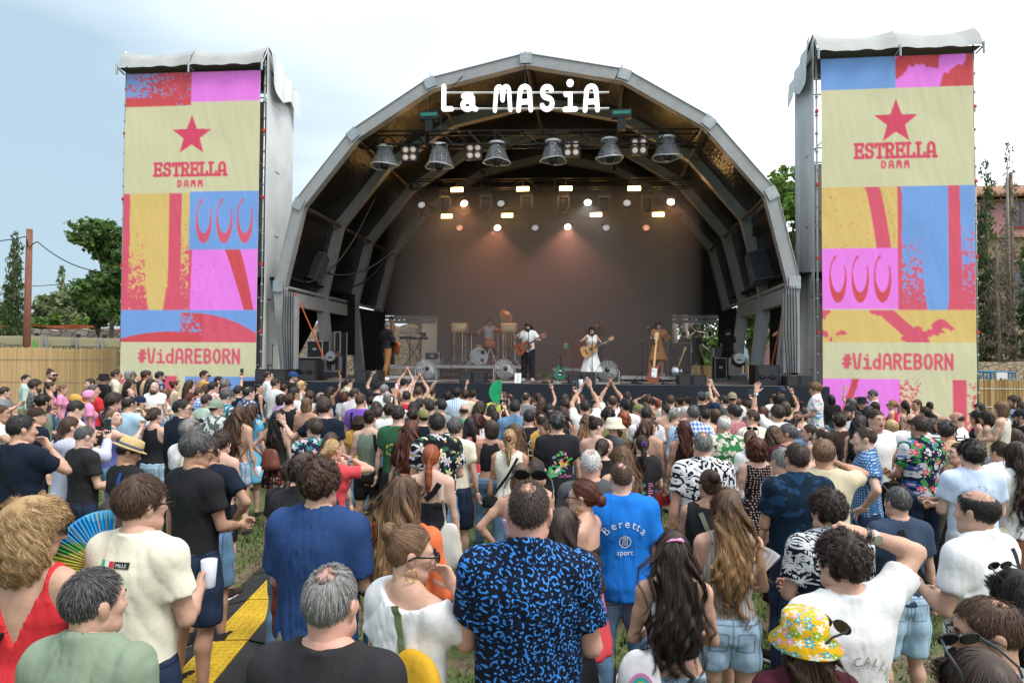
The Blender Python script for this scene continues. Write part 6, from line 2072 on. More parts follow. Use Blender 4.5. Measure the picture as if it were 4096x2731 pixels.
# on and over the stage
AMB=mat('led_amber',(1,.8,.45),.5,var=0,emit=(1.0,0.62,0.20),estr=11)
WARM=mat('par_warm',(1,.8,.7),.5,var=0,emit=(1.0,0.50,0.30),estr=30)
COOL=mat('par_cool',(1,1,1),.5,var=0,emit=(0.92,0.92,1.0),estr=9)
DIMW=mat('par_dim_warm',(.5,.3,.2),.4,var=0,emit=(1.0,0.45,0.30),estr=.9)
DIMC=mat('par_dim',(.4,.4,.42),.4,var=0,emit=(0.85,0.88,1.0),estr=.5)
CELL=mat('blinder_lens',(0.55,0.45,0.40),.25,var=0,emit=(1,.8,.68),estr=.12)
SIGN=mat('lit_white_letters',(.9,.9,.9),.4,var=0,emit=(1,1,1),estr=.55)
CHROME=mat('chrome',(0.62,0.63,0.64),.22,.9,var=0)
GRILLE=mat('speaker_grille',(0.040,0.041,0.044),.7,var=.1,scale=40)
CABINET=mat('speaker_cabinet',(0.020,0.020,0.022),.6,var=.1)
def truss(name,a,b,size,label,seg=.5,r=.025):
 a,b=np.array(a),np.array(b)
 root=sempty(name,0,0,0,label=label,cat='truss')
 t=(b-a);L=np.linalg.norm(t);t=t/L
 sx=np.array([0,1.0,0]);sz=np.array([0,0,1.0])
 co=[(0,0),(0,1),(1,0),(1,1)]
 for(p,q)in co:
  o=sx*size*p+sz*size*(q-.5)
  MB().tube([a+o,b+o],r,6).build('chord',DARKM,root)
 mb=MB()
 n=int(L/seg)
 for i in range(n):
  x0_,x1_=a+t*(L*i/n),a+t*(L*(i+1)/n)
  for p in(0,1):
   u0=sx*size*p
   z0_,z1_=(-.5,.5)if i%2 else(.5,-.5)
   mb.tube([x0_+u0+sz*size*z0_,x1_+u0+sz*size*z1_],r*.55,5)
  mb.tube([x0_+sz*size*(-.5),x1_+sx*size-sz*size*.5],r*.5,5)
 o=mb.build('bracing',DARKM,root)
 for i in range(0,n+1,5):
  x0_=a+t*(L*i/n)
  MB().box(x0_+sx*size/2,(.03,size+.06,size+.06)).build('end_plate',DARKM,root)
 return root
ta,tb=sp(1430,553,.55),sp(2800,545,.55)
truss('front_truss',ta,tb,.40,'black front lighting truss hung across the stage opening',.42)
r1a,r1b=sp(1640,735,4.0),sp(2765,728,4.0);truss('rear_truss',r1a,r1b,.30,'upper rear truss carrying amber lights in the smoke',.5,.02)
r2a,r2b=sp(1690,848,6.3),sp(2730,842,6.3);truss('rear_truss',r2a,r2b,.30,'lower rear truss with red and amber lights above the screen',.5,.02)
# moving heads in rain domes under the front truss
dome_mat=bpy.data.materials.new('clear_rain_dome')
t_,n_,b_=nodes_of(dome_mat)
b_.inputs['Base Color'].default_value=(.85,.90,.98,1);b_.inputs['Roughness'].default_value=.07;b_.inputs['Alpha'].default_value=.14;b_.inputs['Specular IOR Level'].default_value=.9
nz=n_.new('ShaderNodeTexNoise');nz.inputs['Scale'].default_value=7;bp_=n_.new('ShaderNodeBump');bp_.inputs['Strength'].default_value=.4;bp_.inputs['Distance'].default_value=.05
t_.links.new(nz.outputs['Fac'],bp_.inputs['Height']);t_.links.new(bp_.outputs['Normal'],b_.inputs['Normal'])
RIMP=mat('white_rim',(0.62,0.62,0.64),.4,var=0)
def moving_head(root,dome=True,flip=False,s=1.0):
 k=-1 if flip else 1
 MB().box((0,0,-.06*k*s),(.36*s,.30*s,.12*s)).build('base',DARKM,root)
 y=MB()
 for sx in(-1,1):y.box((sx*.185*s,0,-.32*k*s),(.05*s,.12*s,.42*s))
 y.box((0,0,-.145*k*s),(.42*s,.14*s,.05*s));y.build('yoke',mat('grey_yoke',(.10,.11,.12),.5),root)
 h=MB().lathe([(.001,-.22),(.10,-.215),(.125,-.15),(.135,.02),(.15,.10),(.155,.17),(.13,.18)],16).build('head',DARKM,root,True,loc=(0,0,-.46*k*s),rot=(R(0 if not flip else-75),0,0))
 h.scale=(s,s,s)
 if dome:
  n=22;rows=[]
  for z,r in((.0,.22),(-.06,.235),(-.25,.30),(-.45,.38),(-.56,.43)):
   a=np.linspace(0,2*math.pi,n,endpoint=False);rr=r*(1+.035*np.sin(a*5+z*9)+.02*np.sin(a*9))
   rows.append(np.stack([np.cos(a)*rr,np.sin(a)*rr*.9,np.full(n,z)+(.03*np.sin(a*2)if z<-.5 else 0)],1))
  V=np.concatenate(rows);q=[(i*n+j,i*n+(j+1)%n,(i+1)*n+(j+1)%n,(i+1)*n+j)for i in range(4)for j in range(n)]
  link('rain_dome',mesh_np('rain_dome',V,np.array(q),dome_mat),root,(0,0,-.02))
  MB().tube(list(rows[-1])+[rows[-1][0]],.016,5).build('dome_rim',RIMP,root,loc=(0,0,-.02))
  MB().lathe([(.215,-.04),(.24,-.04),(.24,.02),(.215,.02),(.215,-.04)],20).build('dome_collar',RIMP,root)
 return h
mh0=None
for i,x in enumerate((1540,1760,1988,2212,2438,2668)):
 p=sp(x,585,.75)
 lab=('leftmost rain-domed moving head under the front truss','second rain-domed moving head from the left, its dome widest','third rain-domed moving head from the left, below the letter a','third rain-domed moving head from the right, below the letter S','second rain-domed moving head from the right under the front truss','rightmost rain-domed moving head under the front truss')[i]
 if mh0 is None:
  mh0=sempty('moving_head_light',p.x,p.y,ta.z-.23,label=lab,cat='stage light',group='moving heads in clear rain domes');moving_head(mh0);o=mh0
 else:
  o=copy_tree(mh0);o.location=stage(p.x,p.y,ta.z-.23);o['label']=lab;o.rotation_euler.z=-YAW+.5*i
 o.scale=(1,1,1.12 if i==1 else 1)
bl0=None
for i,x in enumerate((1638,1896,2287,2556)):
 p=sp(x,580,.62)
 lab=('leftmost four-cell blinder under the front truss','four-cell blinder between the second and third rain domes','four-cell blinder between the fourth and fifth rain domes','rightmost four-cell blinder under the front truss')[i]
 if bl0 is None:
  bl0=sempty('blinder_light',p.x,p.y,ta.z-.30,label=lab,cat='stage light',group='four-cell blinders');o=bl0
  MB().box((0,.06,-.20),(.50,.14,.48)).build('housing',DARKM,bl0)
  MB().tube([(-.27,0,-.2),(-.27,0,.04),(.27,0,.04),(.27,0,-.2)],.015,5).build('bracket',DARKM,bl0)
  for sx in(-1,1):
   for sz in(-1,1):
    c=MB().lathe([(.001,0),(.075,0),(.085,-.01),(.105,-.02),(.105,.02)],14,(0,0,0),Matrix.Rotation(R(90),3,'X')).build('cell',CELL,bl0,True,loc=(sx*.115,-.015,-.20+sz*.115))
 else:
  o=copy_tree(bl0);o.location=stage(p.x,p.y,ta.z-.30);o['label']=lab
  # amber bars and LED pars on the rear trusses
def led_bar(x,y,v,w,h,lab):
 p=sp(x,y,v)
 r=sempty('led_panel',p.x,p.y,p.z,label=lab,cat='stage light',group='lit amber panels')
 MB().box((0,.06,0),(w+.05,.1,h+.05)).build('housing',DARKM,r)
 MB().box((0,0,0),(w,.012,h)).build('emitter',AMB,r)
 MB().box((0,.06,h/2+.10),(.05,.05,.2)).build('clamp',DARKM,r)
for i,(x,y)in enumerate(((1828,759),(2091,756),(2263,754),(2537,754))):
 led_bar(x,y,3.9,.42,.145,('leftmost lit amber panel of the upper row','second lit amber panel of the upper row','third lit amber panel of the upper row','rightmost lit amber panel of the upper row')[i])
for i,(x,y)in enumerate(((1787,865),(2029,862),(2384,859),(2633,858))):
 led_bar(x,y,6.2,.42,.145,('leftmost lit amber panel of the lower row','second lit amber panel of the lower row','third lit amber panel of the lower row','rightmost lit amber panel of the lower row')[i])
def par(x,y,v,m,lab,aim=-20):
 p=sp(x,y,v)
 r=sempty('par_light',p.x,p.y,p.z,label=lab,cat='stage light',group='round led par lights')
 Mx=Matrix.Rotation(R(90+aim),3,'X')
 MB().lathe([(.001,-.26),(.09,-.25),(.145,-.12),(.15,.02),(.135,.02)],14,(0,0,0),Mx).build('housing',DARKM,r,True)
 f_=MB()
 pts=[(0,0)]+[(.05*math.cos(a),.05*math.sin(a))for a in np.linspace(0,6.28,6,endpoint=False)]+[(.10*math.cos(a),.10*math.sin(a))for a in np.linspace(.2,6.48,12,endpoint=False)]
 for qx,qy in pts:f_.lathe([(.021,.012),(.001,.022)],7,Mx@Vector((qx,qy,.0)),Mx)
 f_.build('led_lens',m,r)
 MB().tube([(-.16,.05,0),(-.16,.05,.26),(.16,.05,.26),(.16,.05,0)],.012,5).build('yoke',DARKM,r)
 return r
for x,y,v,m,lab in((1687,821,4,DIMC,'unlit round par at the far left of the upper row'),(1857,815,4,WARM,'bright warm round par at the left of the upper row'),(2004,815,4,DIMC,'dim white round par left of centre in the upper row'),(2351,811,4,COOL,'bright white round par right of centre in the upper row'),(2508,813,4,DIMC,'dim white round par right of the bright white one'),(2683,809,4,WARM,'warm round par at the right end of the upper row'),(1839,912,6.3,DIMW,'dim reddish round par at the left end of the lower row'),(1990,912,6.3,WARM,'bright warm round par left of centre in the lower row'),(2141,912,6.3,DIMC,'dim white round par left of the bright centre one'),(2271,909,6.3,WARM,'brightest round par right of centre in the lower row'),(2425,912,6.3,DIMC,'dim white round par right of the bright centre one'),(2585,912,6.3,DIMW,'dim reddish round par at the right end of the lower row')):
 par(x,y,v,m,lab)
first=None
for i,x in enumerate((1781,1943,2107,2254,2418,2589)):
 p=sp(x,768,4.2)
 lab='dark moving head hanging from the upper rear truss, number counted %s'%('first from left','second from left','third from left','third from right','second from right','first from right')[i]
 if first is None:
  first=sempty('moving_head_light',p.x,p.y,p.z,label=lab,cat='stage light',group='dark moving heads on the rear truss');moving_head(first,False);o=first
 else:
  o=copy_tree(first);o.location=stage(p.x,p.y,p.z)
 o['label']=lab.replace('number counted ','')
def spot(x,y,v,col,e,size,tilt,pan=0,blend=.5):
 p=sp(x,y,v)
 L=bpy.data.lights.new('stage_spot','SPOT');L.energy=e;L.color=col;L.spot_size=R(size);L.spot_blend=blend;L.shadow_soft_size=.12
 o=bpy.data.objects.new('stage_spot',L);COL.objects.link(o)
 o.location=stage(p.x,v-.10,p.z);o.rotation_euler=(R(tilt),0,-YAW+R(180+pan))
for x,y,v,col,e in((1857,815,4,(1,.42,.20),110),(2683,809,4,(1,.42,.22),45),(1990,912,6.3,(1,.36,.20),170),(2271,909,6.3,(1,.38,.26),230),(2351,811,4,(.9,.92,1),60)):
 spot(x,y,v,col,e,80,34)
for x,y,v in((1828,759,3.9),(2091,756,3.9),(2263,754,3.9),(2537,754,3.9),(1787,865,6.2),(2029,862,6.2),(2384,859,6.2),(2633,858,6.2)):
 p=sp(x,y,v)
 L=bpy.data.lights.new('panel_lamp','POINT');L.energy=7;L.color=(1,.52,.12);L.shadow_soft_size=.10
 o=bpy.data.objects.new('panel_lamp',L);COL.objects.link(o);o.location=stage(p.x,v-.22,p.z)
 # smoke inside the tent: one even volume
sm=bpy.data.materials.new('stage_smoke');sm.use_nodes=True
for n_ in list(sm.node_tree.nodes):
 if n_.type=='BSDF_PRINCIPLED':sm.node_tree.nodes.remove(n_)
vo=sm.node_tree.nodes.new('ShaderNodeVolumePrincipled')
vo.inputs['Color'].default_value=(.80,.79,.79,1);vo.inputs['Density'].default_value=.075;vo.inputs['Anisotropy'].default_value=.15
out_=next(x for x in sm.node_tree.nodes if x.type=='OUTPUT_MATERIAL');sm.node_tree.links.new(vo.outputs['Volume'],out_.inputs['Volume'])
so_=sempty('smoke',0,0,0);bpy.data.objects.remove(so_)
smk=MB().box((.28,5.4,4.75),(9.9,7.1,6.1)).build('smoke',sm,None,loc=stage(0,0,0),rot=(0,0,-YAW))
tag(smk,'thin stage smoke in front of the screen',kind='stuff')
# the name sign
sroot=sempty('stage_name_sign',0,0,0,label='large lit white letters La MASiA hung under the arch on two rails',cat='sign')
yb=sp(2100,450,-.12);yt=sp(2100,337,-.12);capH=yt.z-yb.z
lets=[('L',1757,1817),('a',1836,1916),('M',1968,2052),('A',2060,2137),('S',2152,2224),('i',2243,2315),('A',2326,2404)]
for ch,xa,xb in lets:
 A_,B_=sp(xa,450,-.12),sp(xb,450,-.12)
 bz=A_.z+(B_.z-A_.z)*.5
 w=B_.x-A_.x;hw=.056 if ch=='M' else .064
 h_=.016
 g=Grid((-.12,-.08,-.12),(w+.12,.08,capH*1.12+.1),h_)
 X,Y,Z=g.all()
 U,V=np.meshgrid(g.ax[0],g.ax[2],indexing='ij')
 d2=np.full(U.shape,1e9)
 pw=w-2*hw
 for pl in GL[ch]:
  if ch=='i' and pl[0][1]>.9:
   d2=np.minimum(d2,np.hypot(U-(pl[0][0]/.6*pw+hw),V-capH*1.02)-.035)
   continue
  P=[((a/.6)*pw+hw,hw+b*(capH-2*hw))for a,b in pl]
  d2=np.minimum(d2,poly_dist(U,V,P))
 d3=np.maximum(d2[:,None,:]-hw,np.abs(Y)-.05)
 g.f=d3.astype(np.float32)
 Vv,Qq=g.nets()
 link('letter',mesh_np('letter',Vv,Qq,SIGN),sroot,(A_.x,-.12,bz))
for y in(372,436):
 A_,B_=sp(1784,y,-.02),sp(2437,y-1,-.02)
 MB().tube([A_,B_],.03,6).build('rail',ALUW,sroot)
for x,y0_,y1_ in((1790,372,345),(2100,372,205),(2430,372,300)):
 A_,B_=sp(x,y0_,-.02),sp(2100 if x==2100 else x+(60 if x<2100 else 60),y1_-(0 if x==2100 else 40),-.02)
 MB().tube([A_,B_],.012,4).build('suspension_chain',DARKM,sroot)
def hoist(x,y,v,ytop,lab):
 p=sp(x,y,v);q=sp(x,ytop,v)
 r=sempty('chain_hoist',p.x,p.y,p.z,label=lab,cat='hoist',group='chain hoists')
 MB().box((0,0,0),(.56,.22,.24)).build('motor_body',DARKM,r)
 MB().box((0,-.115,.02),(.50,.01,.10)).build('label_plate',mat('teal_label',(0.03,0.22,0.18),.5,var=0),r)
 MB().box((0,0,-.30),(.22,.2,.34)).build('hook_block',DARKM,r)
 c=MB()
 L_=q.z-p.z
 for i in range(int(L_/.09)):c.tube([(0,0,.12+i*.09),(.0,0,.12+i*.09+.075)],.02 if i%2 else .012,5)
 c.build('chain',DARKM,r)
 MB().tube([(.24,-.1,.05),(.36,-.1,-.1),(.34,-.1,-.5)],.014,5).build('control_cable',DARKM,r)
hoist(1719,466,.3,305,'left chain hoist above the front truss');hoist(2486,458,.3,290,'right chain hoist above the front truss')
for x,y,v,lab,tl in((1258,1068,2.4,'grey loudspeaker hanging inside the left of the arch',14),(3036,1072,2.4,'grey loudspeaker hanging inside the right of the arch',-10)):
 p=sp(x,y,v)
 r=sempty('hanging_speaker',p.x,p.y,p.z,label=lab,cat='loudspeaker',group='hanging loudspeakers')
 b_=MB().box((0,0,0),(.62,.55,.98),taper=.92).build('cabinet',mat('grey_cabinet',(.085,.09,.095),.6),r,rot=(R(-18),R(tl),R(0)))
 MB().box((0,-.29,0),(.54,.015,.86)).build('grille',GRILLE,b_)
 c=MB().tube([(0,.1,.45),(0,.1,1.9)],.02,5).box((0,.1,1.15),(.32,.24,.30));c.build('hoist_chain',DARKM,r)
 MB().tube([(.2,.2,.5),(.3,.25,1.0),(.1,.2,2.2)],.03,6).build('cable',BLACKP,r)
for i,(x0_,y0_,x1_,y1_,s_)in enumerate(((1185,1130,1510,760,.9),(1300,1090,1690,850,.8),(1400,1150,1620,900,.5))):
 a,b=sp(x0_,y0_,1.5+i),sp(x1_,y1_,3.2+i)
 r=sempty('power_cable',0,0,0,label='black cable swag on the left wall of the stage, %s'%('lowest and foremost','middle one','short rear one')[i],cat='cable',group='cable swags')
 MB().tube(sag(a,b,s_),.035,6).build('cable',BLACKP,r,True)
 # loudspeakers on the deck
def box_between(x0_,x1_,y0_,y1_,v):
 a,b=sp(x0_,y1_,v),sp(x1_,y0_,v)
 return(a.x+b.x)/2,b.x-a.x,b.z-FLOOR
def sub(x0_,x1_,y0_,y1_,v,lab,mir=1):
 u,w,h=box_between(x0_,x1_,y0_,y1_,v)
 r=sempty('subwoofer',u,v,FLOOR,label=lab,cat='loudspeaker',group='subwoofers')
 MB().box((0,.4,h/2),(w,.8,h)).build('cabinet',CABINET,r)
 MB().box((-.02*mir,-.012,h/2),(w*.86,.024,h*.92)).build('grille',GRILLE,r)
 for s in(-1,1):MB().lathe([(.085,0),(.085,.01),(.06,.02),(.001,.02)],14,(s*w*.22,-.03,h*.46),Matrix.Rotation(R(90),3,'X')).build('port',BLACKP,r)
 MB().box((0,-.035,h*.44),(w*.36,.02,.025)).build('handle_bar',CABINET,r)
sub(1181,1268,1439,1512,-.1,'dark grey subwoofer at the left end of the stage');sub(3022,3118,1460,1538,-.2,'dark grey subwoofer at the right end of the stage',-1)
def wedge(x0_,x1_,y0_,y1_,v,lab):
 u,w,h=box_between(x0_,x1_,y0_,y1_,v)
 h=max(h,.26)
 r=sempty('front_fill_speaker',u,v,FLOOR,label=lab,cat='loudspeaker',group='low black speakers along the stage edge')
 MB().box((0,.25,h/2+.004),(w,.5,h)).build('cabinet',CABINET,r)
 for s in(-1,1):MB().box((s*w*.26,-.012,h/2),(w*.40,.02,h*.84)).build('grille',GRILLE,r)
 MB().box((0,-.014,h/2),(w*.10,.02,h*.9)).build('horn',BLACKP,r)
for a in((1020,1145,1478,1515,-.7,'low black speaker at the stage edge beside the left tower'),(1421,1519,1483,1517,-.7,'low black speaker at the stage edge in front of the brown-trousered guitarist'),(1837,1940,1490,1528,-.7,'low black speaker at the stage edge in front of the drum kit'),(2271,2379,1498,1536,-.7,'low black speaker in front of the singer in white'),(2713,2823,1502,1540,-.7,'low black speaker to the right of the bass guitar stand'),(3145,3249,1507,1546,-.7,'low black speaker at the stage edge beside the right tower')):wedge(*a)
for x,lab in((1333,'big moving head standing on deck right of the left subwoofer'),(2951,'big moving head standing on deck left of the right subwoofer')):
 p=sp(x,1500,.0)
 r=sempty('moving_head_light',p.x,.0,FLOOR+.12,label=lab,cat='stage light',group='floor moving heads');moving_head(r,False,True,1.15)
 MB().lathe([(.001,0),(.15,0)],16,(0,0,0),Matrix.Rotation(R(75),3,'X')).build('lens',mat('floor_lens',(.13,.135,.14),.2,var=0),r,loc=(0,-.24,.60))
 # floor fans
def fan(x,y,v,rad,lab,yaw_):
 p=sp(x,y,v)
 r=sempty('drum_fan',p.x,v,FLOOR,yaw_,label=lab,cat='fan',group='round floor fans')
 cz=rad+.10
 tilt=Matrix.Rotation(R(90-12),3,'X')
 cage=MB()
 for rr in np.linspace(.3,1,5)*rad:
  cage.tube([Vector((0,0,cz))+tilt@Vector((rr*math.cos(a),rr*math.sin(a),.08*(1-(rr/rad)**2)+.03))for a in np.linspace(0,2*math.pi,25)],.0035,4)
 for a in np.linspace(0,2*math.pi,16,endpoint=False):
  cage.tube([Vector((0,0,cz))+tilt@Vector((q*rad*math.cos(a),q*rad*math.sin(a),.08*(1-q*q)+.03))for q in(.1,.55,1)],.0035,4)
 cage.build('cage',ALUW,r)
 MB().lathe([(rad,-.09),(rad,.03)],26,(0,0,cz),tilt).build('ring',ALU,r,True)
 bm=mat('fan_blade',(.11,.12,.125),.4,.3,var=0)
 for k in range(3):
  a=k*2.094;ca,sa=math.cos(a),math.sin(a)
  pts=[(.06,-.05,.02),(rad*.9,-.16,.05),(rad*.92,.12,-.05),(.06,.06,-.02)]
  MB().raw([Vector((0,0,cz))+tilt@Vector((x_*ca-y_*sa,x_*sa+y_*ca,z_))for x_,y_,z_ in pts],[(0,1,2,3)]).build('blade',bm,r)
 MB().lathe([(.001,.12),(.07,.11),(.085,-.10),(.001,-.12)],12,(0,0,cz),tilt).build('motor',BLACKP,r,True)
 MB().tube([(-rad-.04,0,cz),(-rad-.04,-.02,.03),(-rad-.02,-.22,.02),(rad+.02,-.22,.02),(rad+.04,-.02,.03),(rad+.04,0,cz)],.016,6).build('stand',ALU,r)
fan(1703,1480,-.2,.27,'round floor fan at the left, turned half sideways',R(35));fan(2017,1483,-.2,.28,'round floor fan in front of the drum riser',R(28));fan(2430,1492,-.55,.27,'round floor fan right of the white-dressed singer',R(-5))
# risers
RISER=mat('riser_edge',(.50,.50,.48),.5,.1,var=.1)
def riser(x0_,x1_,v0,dep,h,lab):
 a,b=sp(x0_,1460,v0),sp(x1_,1460,v0)
 w=b.x-a.x
 r=sempty('riser',(a.x+b.x)/2,v0,FLOOR,label=lab,cat='riser')
 MB().box((0,dep/2,h-.03),(w,dep,.06)).build('deck',DECK,r)
 MB().box((0,-.012,h-.05),(w+.02,.02,.10)).build('front_edge',RISER,r)
 n=max(2,int(w/1.0)+1)
 for i in range(n):
  for y in(.06,dep-.06):MB().tube([(-w/2+.06+(w-.12)*i/(n-1),y,0),(-w/2+.06+(w-.12)*i/(n-1),y,h-.06)],.024,6).build('leg',ALU,r)
riser(1742,2105,3.9,2.6,.45,'drum riser with pale aluminium edge');riser(2212,2462,5.2,2.2,.36,'keyboard riser behind the singer in white')
riser(1560,1715,4.0,2.2,.42,'riser under the keyboards at the left rear');riser(2484,2702,2.6,1.8,.16,'low riser under the violinist');riser(1520,1676,1.9,.9,.12,'low platform behind the guitarist with brown trousers')
# drums
SHELL=mat('gold_drum_shell',(.55,.44,.24),.4,.1,var=.1,scale=3);HEADM=mat('drum_head',(.62,.68,.70),.5,var=.04);HOOP=mat('orange_hoop',(.50,.20,.07),.5,var=0)
CYMB=mat('bronze_cymbal',(.22,.14,.065),.4,.35,var=.15,scale=6);WOODO=mat('orange_wood',(.48,.16,.07),.5,var=.15);ROPE=mat('jute_rope',(.32,.21,.11),.9,var=.2)
DR=FLOOR+.45
kick=sp(1915,1420,4.6)
r=sempty('bass_drum',kick.x,4.6,DR,label='bass drum with pale blue-white front head at the centre of the drum kit',cat='drum')
cz=.31
MB().lathe([(.30,.0),(.31,.02),(.30,.42),(.001,.42)],24,(0,0,cz),Matrix.Rotation(R(-90),3,'X')).build('shell',SHELL,r,True)
MB().lathe([(.001,0),(.295,0)],28,(0,-.012,cz),Matrix.Rotation(R(-90),3,'X')).build('head',HEADM,r)
MB().lathe([(.285,-.02),(.315,-.02),(.315,.03),(.285,.03)],28,(0,0,cz),Matrix.Rotation(R(-90),3,'X')).build('hoop',CHROME,r)
MB().lathe([(.07,-.004),(.095,-.004)],20,(.13,-.016,cz-.13),Matrix.Rotation(R(-90),3,'X')).build('port_ring',WHITEP,r)
MB().lathe([(.001,-.002),(.07,-.002)],16,(.13,-.016,cz-.13),Matrix.Rotation(R(-90),3,'X')).build('port',INK,r)
text_mesh('lettering','YAMAHA',.055,INK,r,(0,-.02,cz+.17),(R(90),0,0))
for s in(-1,1):MB().tube([(s*.29,.08,cz-.1),(s*.42,-.05,0)],.014,6).build('spur',CHROME,r)
def stand(r,h,spread=.32,mt=CHROME,legs=3):
 MB().tube([(0,0,.02),(0,0,h)],.012,6).build('stem',mt,r)
 for k in range(legs):
  a=k*2*math.pi/legs+.5
  MB().tube([(0,0,.30),(math.cos(a)*spread,math.sin(a)*spread,.01)],.010,5).build('foot',mt,r)
for x,lab in((1840,'gold barrel drum on a stand left of the drummer'),(2037,'gold barrel drum on a stand right of the drummer')):
 p=sp(x,1313,4.3)
 r=sempty('barrel_drum',p.x,4.3,DR,label=lab,cat='drum',group='barrel drums beside the drummer')
 hh=p.z-DR
 MB().lathe([(.001,-.27),(.17,-.27),(.18,-.26),(.185,0),(.18,.26),(.17,.27),(.001,.27)],20,(0,0,hh),Matrix.Rotation(R(90),3,'Y')).build('shell',SHELL,r,True)
 for s in(-1,1):MB().lathe([(.175,-.02),(.195,-.02),(.195,.02),(.175,.02)],20,(s*.26,0,hh),Matrix.Rotation(R(90),3,'Y')).build('hoop',HOOP,r)
 lug=MB()
 for a in np.linspace(0,6.28,8):
  for s in(-1,1):lug.box((s*.16,math.cos(a)*.19,hh+math.sin(a)*.19),(.05,.02,.02))
 lug.build('lug',CHROME,r)
 for s in(-.2,.2):
  MB().tube([(s,0,hh-.18),(s,0,.02)],.013,6).build('stem',CHROME,r)
  for k in(-1,1):MB().tube([(s,0,.25),(s+.2*k,-.15,.01)],.010,5).build('foot',CHROME,r)
 rp=MB()
 for k in range(5):rp.tube([(-.22+.1*k,-.03,hh-.17),(-.23+.1*k,-.04,hh-.5),(-.21+.1*k,-.03,hh-.78+.06*(k%3))],[.016,.022,.03],6)
 rp.build('rope_tassel',ROPE,r,True)
p=sp(1916,1373,4.75);r=sempty('tom_drum',p.x,4.75,DR,label='small gold tom on top of the bass drum',cat='drum')
MB().lathe([(.001,.74),(.10,.74),(.105,.73),(.105,.57),(.10,.56)],16).build('shell',SHELL,r,True);MB().lathe([(.11,.72),(.115,.745),(.10,.75)],16).build('hoop',CHROME,r);MB().tube([(0,.06,.35),(0,.02,.58)],.014,5).build('mount',CHROME,r)
p=sp(1960,1372,4.3);r=sempty('gourd_drum',p.x,4.3,DR,label='round orange gourd drum in front of the drummer',cat='drum')
hz=p.z-DR
MB().ball((0,0,hz),(.205,.205,.19),18).build('bowl',WOODO,r,True)
lz=MB()
for a in np.linspace(0,2*math.pi,13)[:-1]:
 a2=a+.26;lz.tube([(math.cos(a)*.17,math.sin(a)*.17,hz+.13),(math.cos(a2)*.212,math.sin(a2)*.212,hz+.03),(math.cos(a+.52)*.17,math.sin(a+.52)*.17,hz+.13)],.006,4)
lz.build('lacing',INK,r);MB().lathe([(.001,hz+.165),(.14,hz+.165),(.15,hz+.15)],18).build('skin',mat('goat_skin',(.45,.36,.24),.7),r)
for k in range(3):MB().tube([(0,0,hz-.15),(math.cos(k*2.1)*.25,math.sin(k*2.1)*.25,0)],.013,5).build('foot',CHROME,r)
for x,y,v,rad,tx,tz,lab in((1850,1327,3.95,.24,6,0,'flat bronze cymbal in front of the left barrel drum'),(1886,1338,4.1,.24,-7,4,'bronze cymbal just left of the drummer'),(2024,1266,4.6,.27,62,40,'large tilted bronze cymbal high above the right barrel drum'),(1992,1318,4.9,.20,14,25,'small tilted cymbal right of the drummer')):
 p=sp(x,y,v);r=sempty('cymbal',p.x,v,DR,label=lab,cat='cymbal',group='cymbals of the drum kit')
 hh=p.z-DR
 stand(r,hh)
 c_=MB().lathe([(rad,0),(rad*.25,.02),(rad*.12,.045),(.005,.05),(rad*.25,.014),(rad*.98,-.004)],22).build('plate',CYMB,r,True,loc=(0,0,hh),rot=(R(tx),0,R(tz)))
 # string instruments
def outline(pts,n=6):
 P=np.array(pts+[(-x,y)for x,y in pts[::-1][1:-1]])
 out=[]
 N_=len(P)
 for i in range(N_):
  p0b,p1b,p2b,p3b=P[i-1],P[i],P[(i+1)%N_],P[(i+2)%N_]
  for t in np.linspace(0,1,n,endpoint=False):
   out.append(.5*(2*p1b+(p2b-p0b)*t+(2*p0b-5*p1b+4*p2b-p3b)*t*t+(3*p1b-p0b-3*p2b+p3b)*t**3))
 return np.array(out)
def slab(mb,P,y0_,y1_):
 n=len(P);c=P.mean(0)
 v=[(x,y0_,z)for x,z in P]+[(x,y1_,z)for x,z in P]+[(c[0],y0_,c[1]),(c[0],y1_,c[1])]
 q=[(i,(i+1)%n,n+(i+1)%n,n+i)for i in range(n)]
 t=[((i+1)%n,i,2*n)for i in range(n)]+[(n+i,n+(i+1)%n,2*n+1)for i in range(n)]
 return mb.raw(v,q,t)
AC=outline([(0,.46),(.10,.45),(.142,.38),(.115,.27),(.150,.17),(.192,.08),(.165,-.01),(.08,-.045),(0,-.05)])
FRET=mat('fretboard',(.035,.022,.016),.5,var=0)
def acoustic(r,wood,scale=1.0):
 b=slab(MB(),AC,-.05,.05).build('body',wood,r)
 MB().lathe([(.001,0),(.05,0)],18,(0,-.053,.27),Matrix.Rotation(R(90),3,'X')).build('sound_hole',INK,r)
 MB().lathe([(.05,0),(.062,0)],18,(0,-.0525,.27),Matrix.Rotation(R(90),3,'X')).build('rosette',mat('rosette',(.45,.30,.14),.5),r)
 MB().box((0,-.055,.10),(.15,.012,.03)).build('bridge',FRET,r)
 MB().box((0,-.055,.63),(.052,.022,.50)).build('neck',FRET,r)
 MB().box((0,-.045,.965),(.072,.018,.17)).build('headstock',wood,r)
 for s in(-1,1):
  for k in range(3):MB().tube([(s*.034,-.045,.91+.05*k),(s*.06,-.045,.91+.05*k)],.011,5).build('tuning_peg',WHITEP,r)
 st=MB()
 for k in range(6):st.tube([(-.022+.0088*k,-.069,.10),(-.018+.0072*k,-.069,.90)],.0014,3)
 st.build('strings',CHROME,r)
